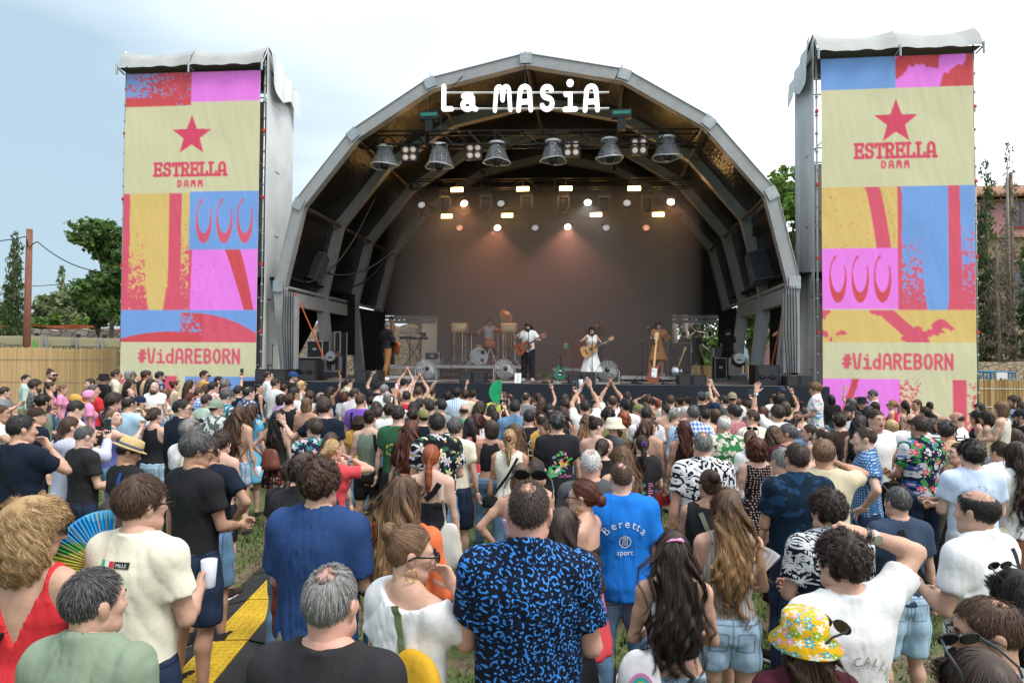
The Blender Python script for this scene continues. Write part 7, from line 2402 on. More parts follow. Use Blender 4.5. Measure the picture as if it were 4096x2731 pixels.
def electric(r,col,pick,sg=True):
 E=outline([(0,.30),(.06,.33),(.13,.40),(.12,.30),(.115,.22),(.165,.08),(.13,0),(0,-.03)])if sg else outline([(0,.28),(.08,.34),(.13,.42),(.135,.30),(.11,.20),(.16,.06),(.12,-.02),(0,-.05)])
 slab(MB(),E,-.022,.022).build('body',col,r)
 MB().box((.02,-.026,.17),(.13,.006,.20)).build('pickguard',pick,r)
 for z in(.10,.22):MB().box((0,-.03,z),(.08,.012,.03)).build('pickup',CHROME,r)
 MB().box((0,-.028,.60),(.048,.022,.62)).build('neck',FRET if sg else mat('maple',(.60,.38,.16),.45),r)
 MB().box((0,-.02,.97),(.075,.016,.17)).build('headstock',col if sg else mat('maple',(.60,.38,.16),.45),r)
 for s in(-1,1):
  for k in range(3):MB().tube([(s*.035,-.02,.915+.05*k),(s*.06,-.02,.915+.05*k)],.010,5).build('tuning_peg',CHROME,r)
def lean(o,tilt,roll=0):o.rotation_euler=(R(tilt),R(roll),o.rotation_euler.z)
MAHO=mat('red_brown_guitar',(.33,.085,.035),.35,var=.12,scale=4);CEDAR=mat('cedar_guitar',(.58,.30,.11),.4,var=.1,scale=6,stretch=(6,1,.4));SUNB=mat('sunburst',(.22,.05,.02),.3,var=.25,scale=3);SGG=mat('green_guitar',(.012,.13,.085),.3,var=.05)
p=sp(2236,1490,0.4);r=sempty('electric_guitar',p.x,.4,FLOOR+.12,label='green electric guitar on a stand left of the singer in white',cat='guitar');electric(r,SGG,BLACKP);lean(r,-12,12)
p=sp(2610,1505,-.3);r=sempty('bass_guitar',p.x,-.3,FLOOR+.10,label='sunburst bass guitar on a stand in front of the violinist',cat='guitar');electric(r,SUNB,WHITEP,False);lean(r,-10,6);r.scale=(1.1,1.1,1.28)
for x,v,lab in((2238,.5,'guitar stand under the green electric guitar'),(2616,-.2,'tall black guitar stand with yellow yoke under the bass guitar')):
 p=sp(x,1500,v);r=sempty('guitar_stand',p.x,v,FLOOR,label=lab,cat='stand')
 MB().tube([(0,.05,.15),(.03,.16,.75 if x<2500 else 1.15)],.016,6).build('stem',DARKM,r);MB().tube([(-.05,.05,.75 if x<2500 else 1.1),(.05,.0,.75 if x<2500 else 1.1)],.014,6).build('neck_rest',DARKM,r)
 for k in(-1,0,1):MB().tube([(0,.05,.22),(k*.36,-.14 if k else .3,.012)],.014,6).build('foot',DARKM,r)
 MB().box((0,0,.2),(.14,.04,.04)).build('yoke',mat('yellow_yoke',(.6,.35,.03),.5),r)
p=sp(2698,1500,2.3);r=sempty('banjo',p.x,2.3,FLOOR+.16,label='silver resonator banjo leaning on a stand right of the violinist',cat='banjo')
MB().lathe([(.001,-.05),(.16,-.05),(.17,0),(.16,.05),(.001,.05)],22,(0,0,.19),Matrix.Rotation(R(90),3,'X')).build('pot',CHROME,r,True);MB().box((0,0,.62),(.035,.025,.56)).build('neck',CEDAR,r);MB().box((0,0,.95),(.07,.02,.13)).build('headstock',CEDAR,r)
lean(r,-14,22)
# microphones
def mic(x,ytop,v,fl,lab,boom=None,tri=.30):
 p=sp(x,ytop,v)
 r=sempty('microphone_stand',p.x,v,fl,label=lab,cat='microphone stand',group='microphone stands')
 h=p.z-fl
 if boom is None:
  stand(r,h-.02,tri,DARKM);tip=(0,-.02,h);d0=(0,.12,h-.04)
 else:
  stand(r,h*.72,tri,DARKM);MB().tube([(boom*.9,.05,h*.55),(0,0,h)],.010,6).build('boom',DARKM,r);tip=(0,0,h);d0=(boom*.12,.03,h-.06)
  for ch in list(r.children):
   if ch.name.startswith(('stem','foot')):ch.location.x=boom*.55
 MB().tube([d0,tip],[.012,.017],6).build('microphone',DARKM,r);MB().ball(tip,.026,8).build('grille_ball',STEEL,r,True)
mic(2114,1312,1.6,FLOOR,'microphone stand of the white-shirted guitarist');mic(2369,1332,1.6,FLOOR,'microphone stand of the singer in the white dress');mic(2592,1310,1.9,FLOOR,'boom microphone stand in front of the violinist',.35)
mic(1804,1302,3.6,FLOOR,'microphone stand left of the drum riser');mic(2305,1292,4.6,FLOOR,'boom microphone stand in front of the organ',-.22);mic(2568,1362,2.4,FLOOR,'short bare microphone stand left of the violinist')
mic(1090,1375,.6,FLOOR,'black microphone stand in front of the left tarpaulin')
# organ, keyboards, racks, cases
ORG=mat('dark_red_wood',(.13,.035,.022),.45,var=.2,scale=2,stretch=(1,1,6))
p0b,p1b=sp(2241,1462,5.6),sp(2352,1310,5.6);OW=p1b.x-p0b.x;OH=p1b.z-(FLOOR+.36)
r=sempty('upright_organ',(p0b.x+p1b.x)/2,5.6,FLOOR+.36,label='dark red wooden upright organ behind the singer in white',cat='organ')
MB().box((0,.35,OH*.45),(OW,.7,OH*.9)).build('case',ORG,r)
for s in(-1,1):slab(MB(),np.array([(s*OW*.5,OH*.9),(s*OW*.5,OH*1.03),(s*OW*.42,OH*1.01),(s*OW*.30,OH*.92),(s*OW*.28,OH*.9)]),.0,.06).build('scroll_top',ORG,r)
MB().box((0,-.02,OH*.55),(OW*.9,.03,.03)).build('moulding',ORG,r)
for k in range(5):MB().box((-OW*.36+OW*.18*k,-.012,OH*.76),(OW*.12,.02,OH*.14)).build('panel',FRET,r)
def case(x0_,x1_,y0_,y1_,v,base,lab,m=CABINET,dep=.6):
 a,b=sp(x0_,y1_,v),sp(x1_,y0_,v);w=b.x-a.x;z0_=a.z if base is None else base;h=b.z-z0_
 r=sempty('flight_case',(a.x+b.x)/2,v,z0_,label=lab,cat='flight case',group='flight cases on stage')
 MB().box((0,dep/2,h/2),(w-.02,dep,h-.02)).build('panels',m,r)
 e=MB()
 for sx in(-1,1):
  e.box((sx*w/2,0,h/2),(.03,.03,h));e.box((sx*w/2,dep,h/2),(.03,.03,h))
 for z in(0.015,h-.015):e.box((0,0,z),(w,.03,.03))
 e.build('edging',ALU,r)['kind']='stuff'
 for sx in(-1,1):
  for z in(.06,h-.06):MB().ball((sx*(w/2-.01),-.01,z),.03,6).build('corner',CHROME,r)
 MB().box((0,-.018,h*.55),(.12,.02,.08)).build('latch',STEEL,r)
case(1228,1290,1362,1428,1.8,FLOOR+.62,'tilted-lid dark flight case stacked behind the left subwoofer');case(1180,1292,1428,1470,1.75,FLOOR,'wide low flight case behind the left subwoofer',dep=.8)
case(1270,1306,1325,1410,3.2,FLOOR,'tall narrow case beside the second left leg');case(1338,1362,1326,1460,2.6,FLOOR,'tall black case right of the second left leg')
case(1700,1757,1408,1436,4.3,FLOOR+.60,'rack case with glinting fittings at the left edge of the screen');case(1694,1758,1437,1456,4.25,FLOOR,'pale rack base under the rack case',ALU)
case(2672,2764,1370,1500,6.8,FLOOR,'upright case behind the crew at the right of the screen');case(2860,2905,1430,1497,5.6,FLOOR,'tall black wheeled case beside the crewman at the right opening')
case(2858,2892,1390,1428,8.4,None,'small grey case stacked at the right rear',ALU)
p=sp(1655,1352,4.6);r=sempty('keyboard',p.x,4.6,FLOOR+.42,label='black keyboard on a stand at the left rear',cat='keyboard');hk=p.z-FLOOR-.42
MB().box((0,0,hk),(.95,.34,.09)).build('case',CABINET,r);MB().box((0,-.09,hk+.048),(.85,.14,.012)).build('keys',WHITEP,r)
for s in(-1,1):MB().tube([(s*.3,0,hk-.05),(-s*.3,0,.02)],.016,6).build('leg',DARKM,r)
MB().box((.15,.08,hk+.16),(.42,.03,.24)).build('screen',DARKM,r,rot=(R(-15),0,0))
p=sp(1640,1335,4.3);r=sempty('synthesizer',p.x,4.3,FLOOR+.42,label='tilted silver synthesizer beside the shirtless keyboard player',cat='keyboard')
hk=p.z-FLOOR-.42;MB().box((0,0,0),(.75,.28,.06)).build('case',ALU,r,loc=(0,0,hk),rot=(R(18),R(14),0));MB().tube([(0,0,0),(0,0,hk)],.02,6).build('stand',DARKM,r)
first=None
for i,(x,w,c)in enumerate(((1948,.22,DARKM),(2075,.2,DARKM),(2190,.30,DARKM),(2228,.22,ALU),(2560,.22,DARKM),(2660,.25,DARKM),(1600,.25,DARKM),(1500,.3,DARKM),(2540,.2,DARKM))):
 p=sp(x,1525,-.5 if i<6 else .2)
 r=sempty('effects_pedal',p.x,p.y,FLOOR,R(20*i),label=('black effects pedal in front of the drum fan','black pedal by the feet of the white-shirted guitarist','wide black pedalboard right of the white-shirted guitarist','silver pedal in front of the green guitar','black pedal near the bass stand feet','black pedal right of the bass stand','black pedal beside the yellow-shoed guitarist','wide black pedalboard at the left','small black pedal left of the bass stand')[i],cat='effects pedal',group='effects pedals on the deck')
 MB().box((0,0,.03),(w,.13,.06),taper=.9).build('box',c,r)
 for k in(-1,1):MB().lathe([(.02,.06),(.02,.075),(.001,.08)],8,(k*w*.25,0,0)).build('switch',CHROME,r)
for i,x in enumerate((2064,2078)):
 p=sp(x,1520,-.75);r=sempty('paper_sheet',p.x,-.75,FLOOR,label=('left one of two white sheets propped at the stage edge','right one of two white sheets propped at the stage edge')[i],cat='set list')
 MB().box((0,0,.15),(.085,.01,.28)).build('page',WHITEP,r,rot=(R(-15),0,0))
for i,pts in enumerate((((1600,1520),(1700,1530),(1830,1526)),((2380,1540),(2500,1530),(2600,1535),(2700,1530)),((2120,1525),(2200,1532),(2290,1530)))):
 P_=[stage(sp(x,y,-.35-.1*(k%2)).x,-.35-.12*(k%2),FLOOR+.012)for k,(x,y)in enumerate(pts)]
 tag(MB().tube(P_,.012,5).build('stage_cable',BLACKP,smooth=True),('black cable on the deck below the guitarist in brown','black cable on the deck around the bass stand','black cable on the deck by the singer')[i],'cable')
 # musicians and crew
def stage_person(x,v,rz,h,fl=FLOOR,yref=1400,**kw):
 p=sp(x,yref,v);w=stage(p.x,v,fl)
 return person((w.x,w.y,w.z),-YAW+rz,h,lod=1,**kw)
PI=math.pi
SG_=stage_person(2113,2.0,PI-.25,1.80,hair=('wlong','brown'),top=('shirt','white'),bot=('trousers','offblack'),la='neck',ra='pick',hy=-8,stance=.07,beard='brown',label='long-haired guitarist in a white shirt singing into a microphone')
WD_=stage_person(2366,1.9,PI+.1,1.66,fem=True,hair=('wavy','black'),top=('vest','white'),bot=('midi','white'),la='neck',ra='pick',hp=-8,label='singer in a white dress with dark curly hair playing a pale guitar')
VI_=stage_person(2632,3.2,PI+.15,1.74,FLOOR+.16,fem=True,hair=('wlong','dark'),top=('dressl','caramel'),bot=None,la='violin',ra='bow',hy=-14,label='violinist in a caramel brown dress')
GB_=stage_person(1548,1.5,-.75,1.80,hair=('short','grey'),top=('longshirt','black'),bot=('jeans','cord'),la='neck',ra='strum',hy=-30,stance=.10,legs='stride',label='grey-haired guitarist in black shirt and brown trousers striding at the left')
KB_=stage_person(1566,4.8,PI-1.1,1.78,FLOOR+.42,hair=('short','dark'),top=None,bot=('jeans','black'),la='front',ra='front',hy=30,hp=15,skin='tan',label='shirtless keyboard player leaning behind the guitarist')
DM_=stage_person(1958,5.0,PI,1.75,DR-.10,hair=('afro','black'),top=('vest','lgrey'),bot=('shorts','black'),la='drum',ra='drum',hp=18,skin='tan',legs='sit',label='drummer in a grey sleeveless top seated behind the drums')
OG_=stage_person(2386,6.4,PI+.2,1.80,FLOOR+.36,hair=None,top=('longshirt','dbrown'),bot=('trousers','offblack'),la='front',ra='front',hy=15,skin='tan',acc_=('scarf:brown','glasses','headphones:black'),label='organist in a brown cap and headphones behind the singer in white')
for a in((2736,7.2,.4,1.74,'crewman in black standing right beside the screen','down','front','stand','cap:black'),(2786,7.0,-1.0,1.75,'crewman in black shorts walking at the right rear','side','down','walk',None),(2912,6.2,-.3,1.82,'crewman in dark shirt and shorts seen from behind at the right opening','front','down','stand',None)):
 stage_person(a[0],a[1],a[2],a[3],hair=('short','dark'),top=('tee','offblack'),bot=('shorts','black'),la=a[5],ra=a[6],legs=a[7],acc_=(a[8],)if a[8]else(),label=a[4])
PH_=stage_person(3134,1.9,PI-.3,1.78,hair=('thin','dark'),top=('tee','black'),bot=('jeans','offblack'),la='camera',ra='camera',acc_=('glasses',),label='photographer in black pointing a camera from the right wing')
cp,_,_=grip_point(PH_);c2,_,_=grip_point(PH_,'L')
r=empty('photo_camera',(cp+c2)/2+Vector((0,-.02,.03)),-.2,'black photo camera held by the photographer in the right wing','camera')
MB().box((0,0,0),(.14,.07,.10)).build('body',BLACKP,r);MB().lathe([(.035,0),(.04,.12),(.001,.12)],12,(0,-.03,0),Matrix.Rotation(R(90),3,'X')).build('lens',BLACKP,r)
def held_guitar(info,wood,lab,off=(0.10,.17,1.00),roll=-62,flip=1):
 r=empty('acoustic_guitar',(0,0,0),0,lab,'guitar')
 o=info['o']
 M=Matrix.Translation(o.location)@Matrix.Rotation(o.rotation_euler.z,4,'Z')@Matrix.Translation(Vector(off)*info['sc'])@Matrix.Rotation(PI,4,'Z')@Matrix.Rotation(R(-roll),4,'Y')@Matrix.Rotation(R(0),4,'X')@Matrix.Translation((0,0,-.20))
 acoustic(r,wood);r.matrix_world=M
held_guitar(SG_,MAHO,'red-brown classical guitar held by the white-shirted singer');held_guitar(WD_,CEDAR,'pale cedar classical guitar held by the singer in white');held_guitar(GB_,MAHO,'dark acoustic guitar held by the guitarist in brown trousers',(.10,.22,1.02))
r=empty('violin',(0,0,0),0,'orange-brown violin held by the violinist','violin')
VB=outline([(0,.20),(.045,.195),(.062,.16),(.042,.11),(.060,.06),(.078,.02),(.055,-.01),(0,-.02)])
slab(MB(),VB*1.7,-.025,.025).build('body',mat('violin_varnish',(.50,.18,.045),.35,var=.1),r);MB().box((0,-.03,.40),(.03,.02,.30)).build('fingerboard',FRET,r);MB().box((0,-.03,.58),(.035,.03,.10)).build('scroll',mat('violin_varnish',(.5,.18,.045)),r);MB().box((0,-.035,.12),(.05,.025,.01)).build('bridge',FRET,r)
o=VI_['o']
r.matrix_world=Matrix.Translation(o.location)@Matrix.Rotation(o.rotation_euler.z,4,'Z')@Matrix.Translation(Vector((-.09,.18,1.42))*VI_['sc'])@Matrix.Rotation(PI,4,'Z')@Matrix.Rotation(R(140),4,'Y')
gp,_,_=grip_point(VI_)
tag(MB().tube([gp,gp+Vector((.42,-.05,.25))],.006,5).build('violin_bow',FRET),'thin violin bow in the hand of the violinist','bow')
# the crowd
CROP=dict(A=(0,1450,.3189),B=(680,1450,.3189),C=(1360,1450,.3189),D=(2040,1450,.3189),E=(2720,1450,.3189),F=(3376,1450,.3189),G=(0,1800,.5939),H=(1000,1800,.5939),I=(2000,1800,.5939),J=(3046,1800,.5939))
AC_=dict(d='down',a='away',f='front',x='cross',c='cup',h='hip',b='back',n='chin',p='phone',F='film',u='up',i='upin',t='point',w='fan',l='clap',k='clapc',s='head',H='hold',e='ear',o='out',r='around',L='fanl',S='side')
TABLE='''
A 325 150 115 m 55 short.black longshirt.mint - dd
A 440 205 150 m 55 flop.dark tee.speckle - df beard=dark
A 640 85 120 m 60 topknot.dark tank.navy - dd glasses beard=dark
A 640 240 120 f 60 bun.brown tank.pink - ff
A 790 272 115 f 75 short.light tee.pink - fd
A 940 385 130 m 50 short.dark shirt.blue - ff cap:must hp=18
A 540 388 190 m 55 curly.black tee.sage - fd beard=dark
A 470 545 180 m 45 short.brown tee.dnavy - dd cap:dbrown hp=-14 hy=25
A 270 655 270 m 15 short.black tee.dnavy jeans.ddenim dn hy=15 | big man in dark navy tee with hand at chin at left edge
A 1115 350 130 f 40 none.dark tee.pink - dd scarf:pink
A 1175 268 130 m 40 thin.dgrey tee.red - df
A 1135 197 120 m -150 short.dark tee.navy - df
A 1305 120 112 m 30 short.black tee.black - dd bucket:black
A 1455 88 115 m 45 short.dark longshirt.cream - dd glasses:red
A 1635 88 110 f 40 bob.grey tank.tan - df glasses
A 1820 42 95 m 25 buzz.black tee.offblack - dd k=dark
A 1845 97 112 m 40 short.dark tee.peach - dd
A 1635 200 145 f 30 long.dark tank.offblack - df
A 2005 108 105 m 45 short.black shirt.indigo - dd glasses beard=dark
A 1895 200 120 f 20 long.black tank.black - dd
A 1945 238 100 m 185 bald.dark tee.white - xx beard=brown hp=10 | bald bearded man in white tee facing the camera with folded arms
A 2070 325 140 f 55 bobcurl.light tank.white - ff hp=12
A 2195 232 105 f 40 bun.auburn vest.cream - dd glassestop
A 945 475 185 m 40 short.black longshirt.cream - ff hp=14
A 1430 372 190 m 35 flop.dark shirt.shrimp - fk glasses
A 1620 418 160 m 35 thin.black tee.sky - dn glasses
A 1750 400 130 m 45 short.black shirt.greenleaf - dd capback:navy
A 1945 560 165 f 30 lowbun.dark tank.black - fk
A 1425 575 195 f 55 lowbun.light vest.violet - dp hp=-10
A 880 672 280 f 35 lowpony.brown hood.lav trousers.offblack fp hy=20 | woman with brown ponytail in grey lavender hooded top filming on her phone
A 1610 905 225 m 35 short.black tee.black jeans.offblack dd fedora:straw hp=20 hy=25 | man in straw hat with dark band and black tee
A 1060 790 150 m 25 buzz.dgrey tee.offblack - ff hp=15
A 60 300 110 m 70 short.dark tee.grey - fk
A 15 530 150 m 80 short.brown tee.white - kk
B 430 97 100 m 45 short.black tee.must - dd glasses
B 245 212 115 f 45 long.brown tank.white - dd
B 610 170 100 m 20 short.black tee.dnavy - dd
B 690 200 120 m 20 flop.grey tee.slate - dF glasses beard=grey | grey-haired man filming the stage on a green phone
B 545 232 125 m 30 short.black shirt.redfloral - dd
B 360 312 105 m 35 short.brown shirt.plaidblue - ff
B 455 262 100 f 25 long.brown tank.grey - dd
B 240 370 140 f 45 lowbun.auburn tank.beige - uf glasses
B 150 457 195 m 25 short.black longshirt.dnavy trousers.offblack df glasses
B 460 392 125 m 30 short.dark tee.mint - dd
B 575 445 175 m 25 buzz.brown shirt.palmgrey shorts.khaki ff capback:sage | man in back-turned sage green cap and grey palm-print shirt
B 710 335 165 m 30 messy.dgrey shirt.plaidgreen - ff glasses:white hp=10
B 860 285 115 m 25 short.black tee.dnavy - dd
B 985 298 135 m 25 thin.black shirt.indigo - dd
B 1115 262 110 f 50 bun.black vest.black jeans.denim dd clip:pink
B 1235 97 110 m 45 buzz.dark tee.white - dd glasses
B 1320 195 130 m 35 short.dark tee.white shorts.grey dd glasses | tall man in plain white tee with dark sunglasses at left of stage front
B 1545 105 100 m 75 short.dark tee.black - dn cap:blue glasses beard=grey+ | grey-bearded man in blue cap and black tee
B 1650 228 105 f 40 bob.blond tank.white - df
B 1560 302 130 m 25 short.black tee.white - dd
B 1430 262 100 f 20 curly.brown tank.coral - dd
B 1395 392 125 f 10 bobcurl.dark tee.lilac - dd
B 1495 385 150 m 5 curly.brown vest.black - dd
B 1715 435 160 f 5 bob.ombre string.beige skirt.darkfloral dd glassestop | woman with blonde bob in backless tan top under her friend's arm
B 1940 437 195 m -5 messy.dark tee.dnavy - rd
B 1745 347 120 m 15 messy.brown tee.lgrey - dd
B 1890 370 105 m 15 thin.grey shirt.stripepink - dd
B 1910 405 120 f 10 long.dark tank.white - dd glassestop
B 2020 298 105 f 40 long.dark tank.blue - du
B 870 535 185 f 15 vlong.brown string.cream sshorts.ldenim dd | woman with very long wavy brown hair, bare back and denim shorts
B 1015 505 160 f 10 long.brown dress.turqfruit - dd | woman in turquoise printed dress behind the bare-backed woman
B 1350 595 165 f 10 wavy.black tank.black skirt.darkfloral hd | woman in black tank top with a brown leather backpack and floral skirt
B 1810 695 205 m -10 messy.dark shirt.floralnavy - ff
B 250 708 245 m 30 messy.grey tee.white - dd glassestop
B 340 862 265 m 30 messy.dgrey tee.black shorts.ddenim df glasses hy=20 hp=8 d=4.7 | tall man in black tee, dark denim shorts and sunglasses at the left
B 650 850 235 f 10 afro.dark bra.black bike.black dd | person with curly dark hair, black bralette and large back tattoo
B 500 925 215 m 15 short.dark tee.dnavy shorts.denim dd d=5.5 st=1.66
B 2035 955 205 f 25 pony.blond tee.coral sshorts.denim de | blonde woman with ponytail in coral red tee adjusting her glasses
B 2020 868 185 f 20 long.brown vest.white - dd
C 100 192 110 m 40 short.black shirt.creampat - dd
C 190 318 118 m 20 short.dark shirt.stripepink - df glasses
C 60 362 125 f 10 bobcurl.auburn tee.white - dd
C 260 385 140 m 5 short.brown tee.purple shorts.grey dd
C 470 237 110 m 20 short.dark tee.offblack - td cap:black | person in black cap pointing one finger up near the stage
C 555 272 105 m 15 messy.grey tee.white - dd
C 595 362 105 f 10 bob.grey tee.white - dd
C 395 420 110 f 10 curly.dark tee.greenb - dd
C 455 478 130 f 10 long.dark tee.greenb - dd
C 470 430 85 m 10 none.dark tee.white - dd cap:white
C 480 560 120 m 5 short.dark tee.must - du d=10.5 | person in mustard tee holding one open hand up high
C 800 190 105 m 15 short.dark shirt.redfloral - ll capback:black
C 985 300 110 m 10 short.brown tee.tan - ll
C 710 345 90 f 20 bob.red tee.red - dd
C 830 352 120 m 30 short.black tee.red - dd
C 720 412 120 m 20 short.brown tee.white - dd
C 1140 297 115 m 15 flop.dark tee.olive - dd
C 1000 442 125 m 5 short.black tee.white - dd
C 925 490 140 m 5 messy.black tee.slate - dd
C 1095 440 110 m 5 short.dark tee.grey - lk
C 1140 472 115 m 10 short.black tee.white - dd
C 1258 452 145 m 5 short.black tee.offblack - dd
C 1350 362 105 m 5 curly.black tee.lgrey - dd
C 1465 312 130 m 0 curly.black shirt.stripesky - dd
C 1570 337 110 m 0 curly.brown tee.beige - dd
C 1560 508 130 m 5 bald.dark tee.greenb - dd | bald man in green tee in the middle of crowd
C 1672 345 85 f 10 curly.dark tank.tan - ud glasses
C 1765 475 140 f 5 long.dark tank.black - dd
C 1975 355 95 m 180 short.grey tee.lime - cn glasses | grey-haired man in lime tee facing camera under the green fan
C 2125 392 105 m -60 buzz.brown tee.offblack - dd
C 2060 365 95 f 5 long.auburn tee.white - dd
C 1900 520 100 f 0 long.black tank.tan - dw | person holding the large open green fan high above the crowd
C 2195 463 150 m 5 short.black longshirt.denim - dd
C 2110 585 110 f 5 curly.brown tee.black - dd
C 1950 605 125 f 0 pony.black tank.black - dF | dark-ponytailed person filming the stage with a raised horizontal phone
C 1890 715 185 f 0 bob.dark crop.black jeans.denim dd
C 1735 628 145 f -5 wavy.auburn tee.white - dd glassestop
C 1630 675 180 f 0 braids.black tank.coral sshorts.ldenim dd | woman with two black braids in coral red tank top and pale denim shorts
C 1450 682 190 m 5 messy.dgrey tee.cream shorts.ddenim dd
C 1222 628 205 m -5 short.black shirt.hawaii shorts.denim ff | black-haired man in black floral shirt with white and yellow flowers
C 1345 632 120 m 5 curly.dark tee.stripebw - dd cap:grey
C 915 562 150 m 0 curly.dark tee.dnavy - dd
C 1040 572 110 m 35 thin.dark tee.dnavy - dd cap:olive beard=dark
C 735 535 180 m 5 short.black tee.dgreen - dd | man in dark green tee with yellow and green back print
C 372 590 180 f 5 bun.dark tank.dsage bike.black dd | woman with messy bun in grey green tank top and black shorts
C 235 615 130 f 5 bobcurl.dark tee.must - dd bucket:dbrown
C 895 715 225 f 5 vlong.auburn tee.black skirt.rust dd clip:dgrey | woman with long dark red hair, claw clip and coral tote bag
C 1145 1022 245 f 5 lowpony.red cami.black jeans.offblack dd | red-haired woman with low ponytail in black camisole and white tote
C 2130 830 195 f 5 lowpony.blond vest.knit jeans.denim dd scrunchie:rust | blonde woman in white knitted vest with black crossbody strap
C 620 497 150 m 5 curly.dark tee.white - dd
C 2070 480 80 f 5 long.dark tee.beige - dd
D 200 372 100 m 10 buzz.dark tee.grey - dd
D 255 425 130 f 5 curly.brown tank.tan - dd
D 350 378 120 f 0 curly.brown tee.offblack - dd
D 395 430 120 f 5 long.brown tank.offblack - dw | brown-haired person raising a folded green paper fan
D 690 392 90 m 5 short.dark tee.offblack - dF
D 780 388 100 f 0 curly.dark tank.tan - dd
D 715 445 135 m 0 curly.dark tee.white - dd
D 490 512 150 m 0 curly.black tee.must - dd
D 895 395 95 f 0 long.auburn tee.white - dd
D 940 465 140 m 0 short.black tee.white - li | black-haired man in white tee clapping overhead with a drink can
D 840 505 100 f -70 long.dark tank.white - dd
D 1090 400 120 f 0 long.brown tank.white - dd fedora:straw | person in wide straw hat near the stage
D 1090 500 95 m 0 bald.dark tee.lgrey - dd
D 1160 485 85 f 5 bun.dark tank.offblack - dd scrunchie:pink
D 1285 408 135 m 0 thin.dark tee.white - ll | man with thin hair clapping with both arms high
D 1470 362 100 m 25 short.black tee.black - dd
D 1440 445 150 m 5 curly.black tee.white - dd
D 1735 410 115 f 0 curly.ombre tank.tan - HH | person with both hands holding a phone above the head
D 1860 460 90 f 0 bun.red tank.tan - dd
D 2015 405 110 m 10 short.brown tee.white - dd
D 2130 440 90 f 0 bun.brown tank.tan - dd
D 2210 428 80 f 0 bun.brown tank.white - dd
D 240 585 180 m 0 short.black tee.black jeans.offblack dd beard=dark | black-haired man in black tee with white hand-lettered back print
D 590 612 225 m -5 curly.dgrey tee.black jeans.offblack dd fat=.008 | grey curly-haired man in black tee with colourful guitar print
D 475 735 130 f -80 lowbun.brown tank.white - dd
D 535 582 100 m 0 buzz.black tee.offblack - dd
D 400 640 120 m 5 buzz.dark tee.must - dd
D 665 548 155 f 0 wavy.brown tank.lgrey - dd
D 965 645 150 f 0 vlong.ombre tank.pink - dd
D 1085 690 175 f 30 bun.dark cami.black - ff hp=18
D 1230 555 190 m 0 curly.black tee.olive - dd
D 1305 650 180 m 75 short.brown tee.dgrey - dd bucket:cream beard=brown | bearded man in cream bucket hat looking right
D 1430 605 135 f 0 bobcurl.red cami.brown - dd
D 1605 522 110 f 5 buzz.light tank.tan - dd scarf:olive
D 1700 495 130 f 5 long.brown tank.tan - dd
D 1712 548 150 m 0 short.black tee.whiteprint - dd
D 1735 695 185 f 30 vlong.brown tube.offblack - dd glassestop hy=30
D 1950 525 100 f 0 pony.dark cami.black - dd
D 2070 562 140 f 5 afro.grey tank.sky shorts.grey dd
D 2190 722 190 f 0 wavy.auburn tank.offblack - dc | long auburn-haired woman holding a cup and wearing a dark tank top
D 1660 905 175 f 0 lowpony.dark tee.offblack jeans.denim df scrunchie:purple | woman with long ponytail in black tour tee with printed dates
D 1170 945 190 f 0 lowbun.dark tee.black - dd
D 1015 1088 240 m 5 buzz.white tee.dgrey - dd skin=red | white-haired man in dark grey tee
D 1395 1045 240 f 0 wavy.light tank.black - dd
D 330 1210 200 f 55 lowbun.dark tank.tan - dd
D 60 760 110 f -40 wavy.light tank.offblack - dd
E 62 545 95 m 0 short.white tee.navy - dd
E 165 533 155 m 0 short.dgrey shirt.plaidblue - dd
E 270 355 110 m 0 short.dark tee.offblack - dt cap:dgrey | person in dark grey cap pointing up, wearing a watch
E 345 358 90 m 5 short.brown tee.offblack - dd cap:dsage
E 320 572 130 f 0 short.black tank.white - dd
E 445 575 125 f 0 bob.brown tee.darkfloral - dd
E 435 490 110 m -30 short.brown tee.grey - dd cap:navy
E 540 402 105 m -40 short.black tee.dgrey - ll beard=dark
E 655 362 115 m 0 buzz.brown tee.white - dd capback:khaki
E 735 445 85 f 0 bob.brown tank.tan - dd
E 672 520 150 m 0 afro.black tee.redpat - dd
E 555 660 155 m 0 thin.white shirt.greenanimal shorts.khaki dd skin=red | white-haired man in green and white animal-print shirt
E 285 865 230 m 0 thin.grey shirt.bwfloral shorts.khaki dd fat=.01 skin=red | grey balding man in black and white floral shirt
E 850 470 110 f 0 curly.brown tee.stripecream - dF
E 1225 525 150 m 0 flop.dark tee.white - ud | man in white tee waving his left arm high with a watch
E 905 590 125 m -15 short.dark tee.cream - dd glasses
E 1180 387 90 m 0 thin.dark tee.white - dd
E 1275 300 85 m -80 short.dark tee.offblack - dd cap:slate glasses
E 1255 390 150 f 0 bobcurl.black tank.white - dd
E 1330 485 150 f 0 bob.dark tank.black - dt
E 1440 425 90 f 0 bobcurl.brown tank.tan - dd
E 1500 480 85 f 0 bun.brown tank.tan - dd
E 1490 605 125 f 0 braid.dark vest.white - dd
E 1560 555 95 f 0 bob.dark vest.cream - dd glassestop
E 1050 545 110 f 0 long.auburn tank.tan - dd
E 1900 400 95 f 15 bob.black tee.offblack - td | black-haired person pointing one finger up before the right banner
E 2010 630 165 m -10 curly.dark tee.dbrown - dd glassestop
E 1625 770 110 f -75 lowbun.dark vest.denim - dd
E 1190 785 160 f 0 wlong.brown tank.grey - dd
E 1350 760 190 m 0 short.dgrey tee.maroon - dd
E 1790 820 180 m -35 buzz.dark tee.grey - dd glasses
E 1810 962 250 m 15 messy.light tee.beige shorts.khaki de glasses
E 895 838 180 f -5 pony.ombre tee.white - dd glassestop
E 965 935 255 f 5 bobcurl.auburn dressv.dots - dd | woman with curly brown bob in a black dotted dress
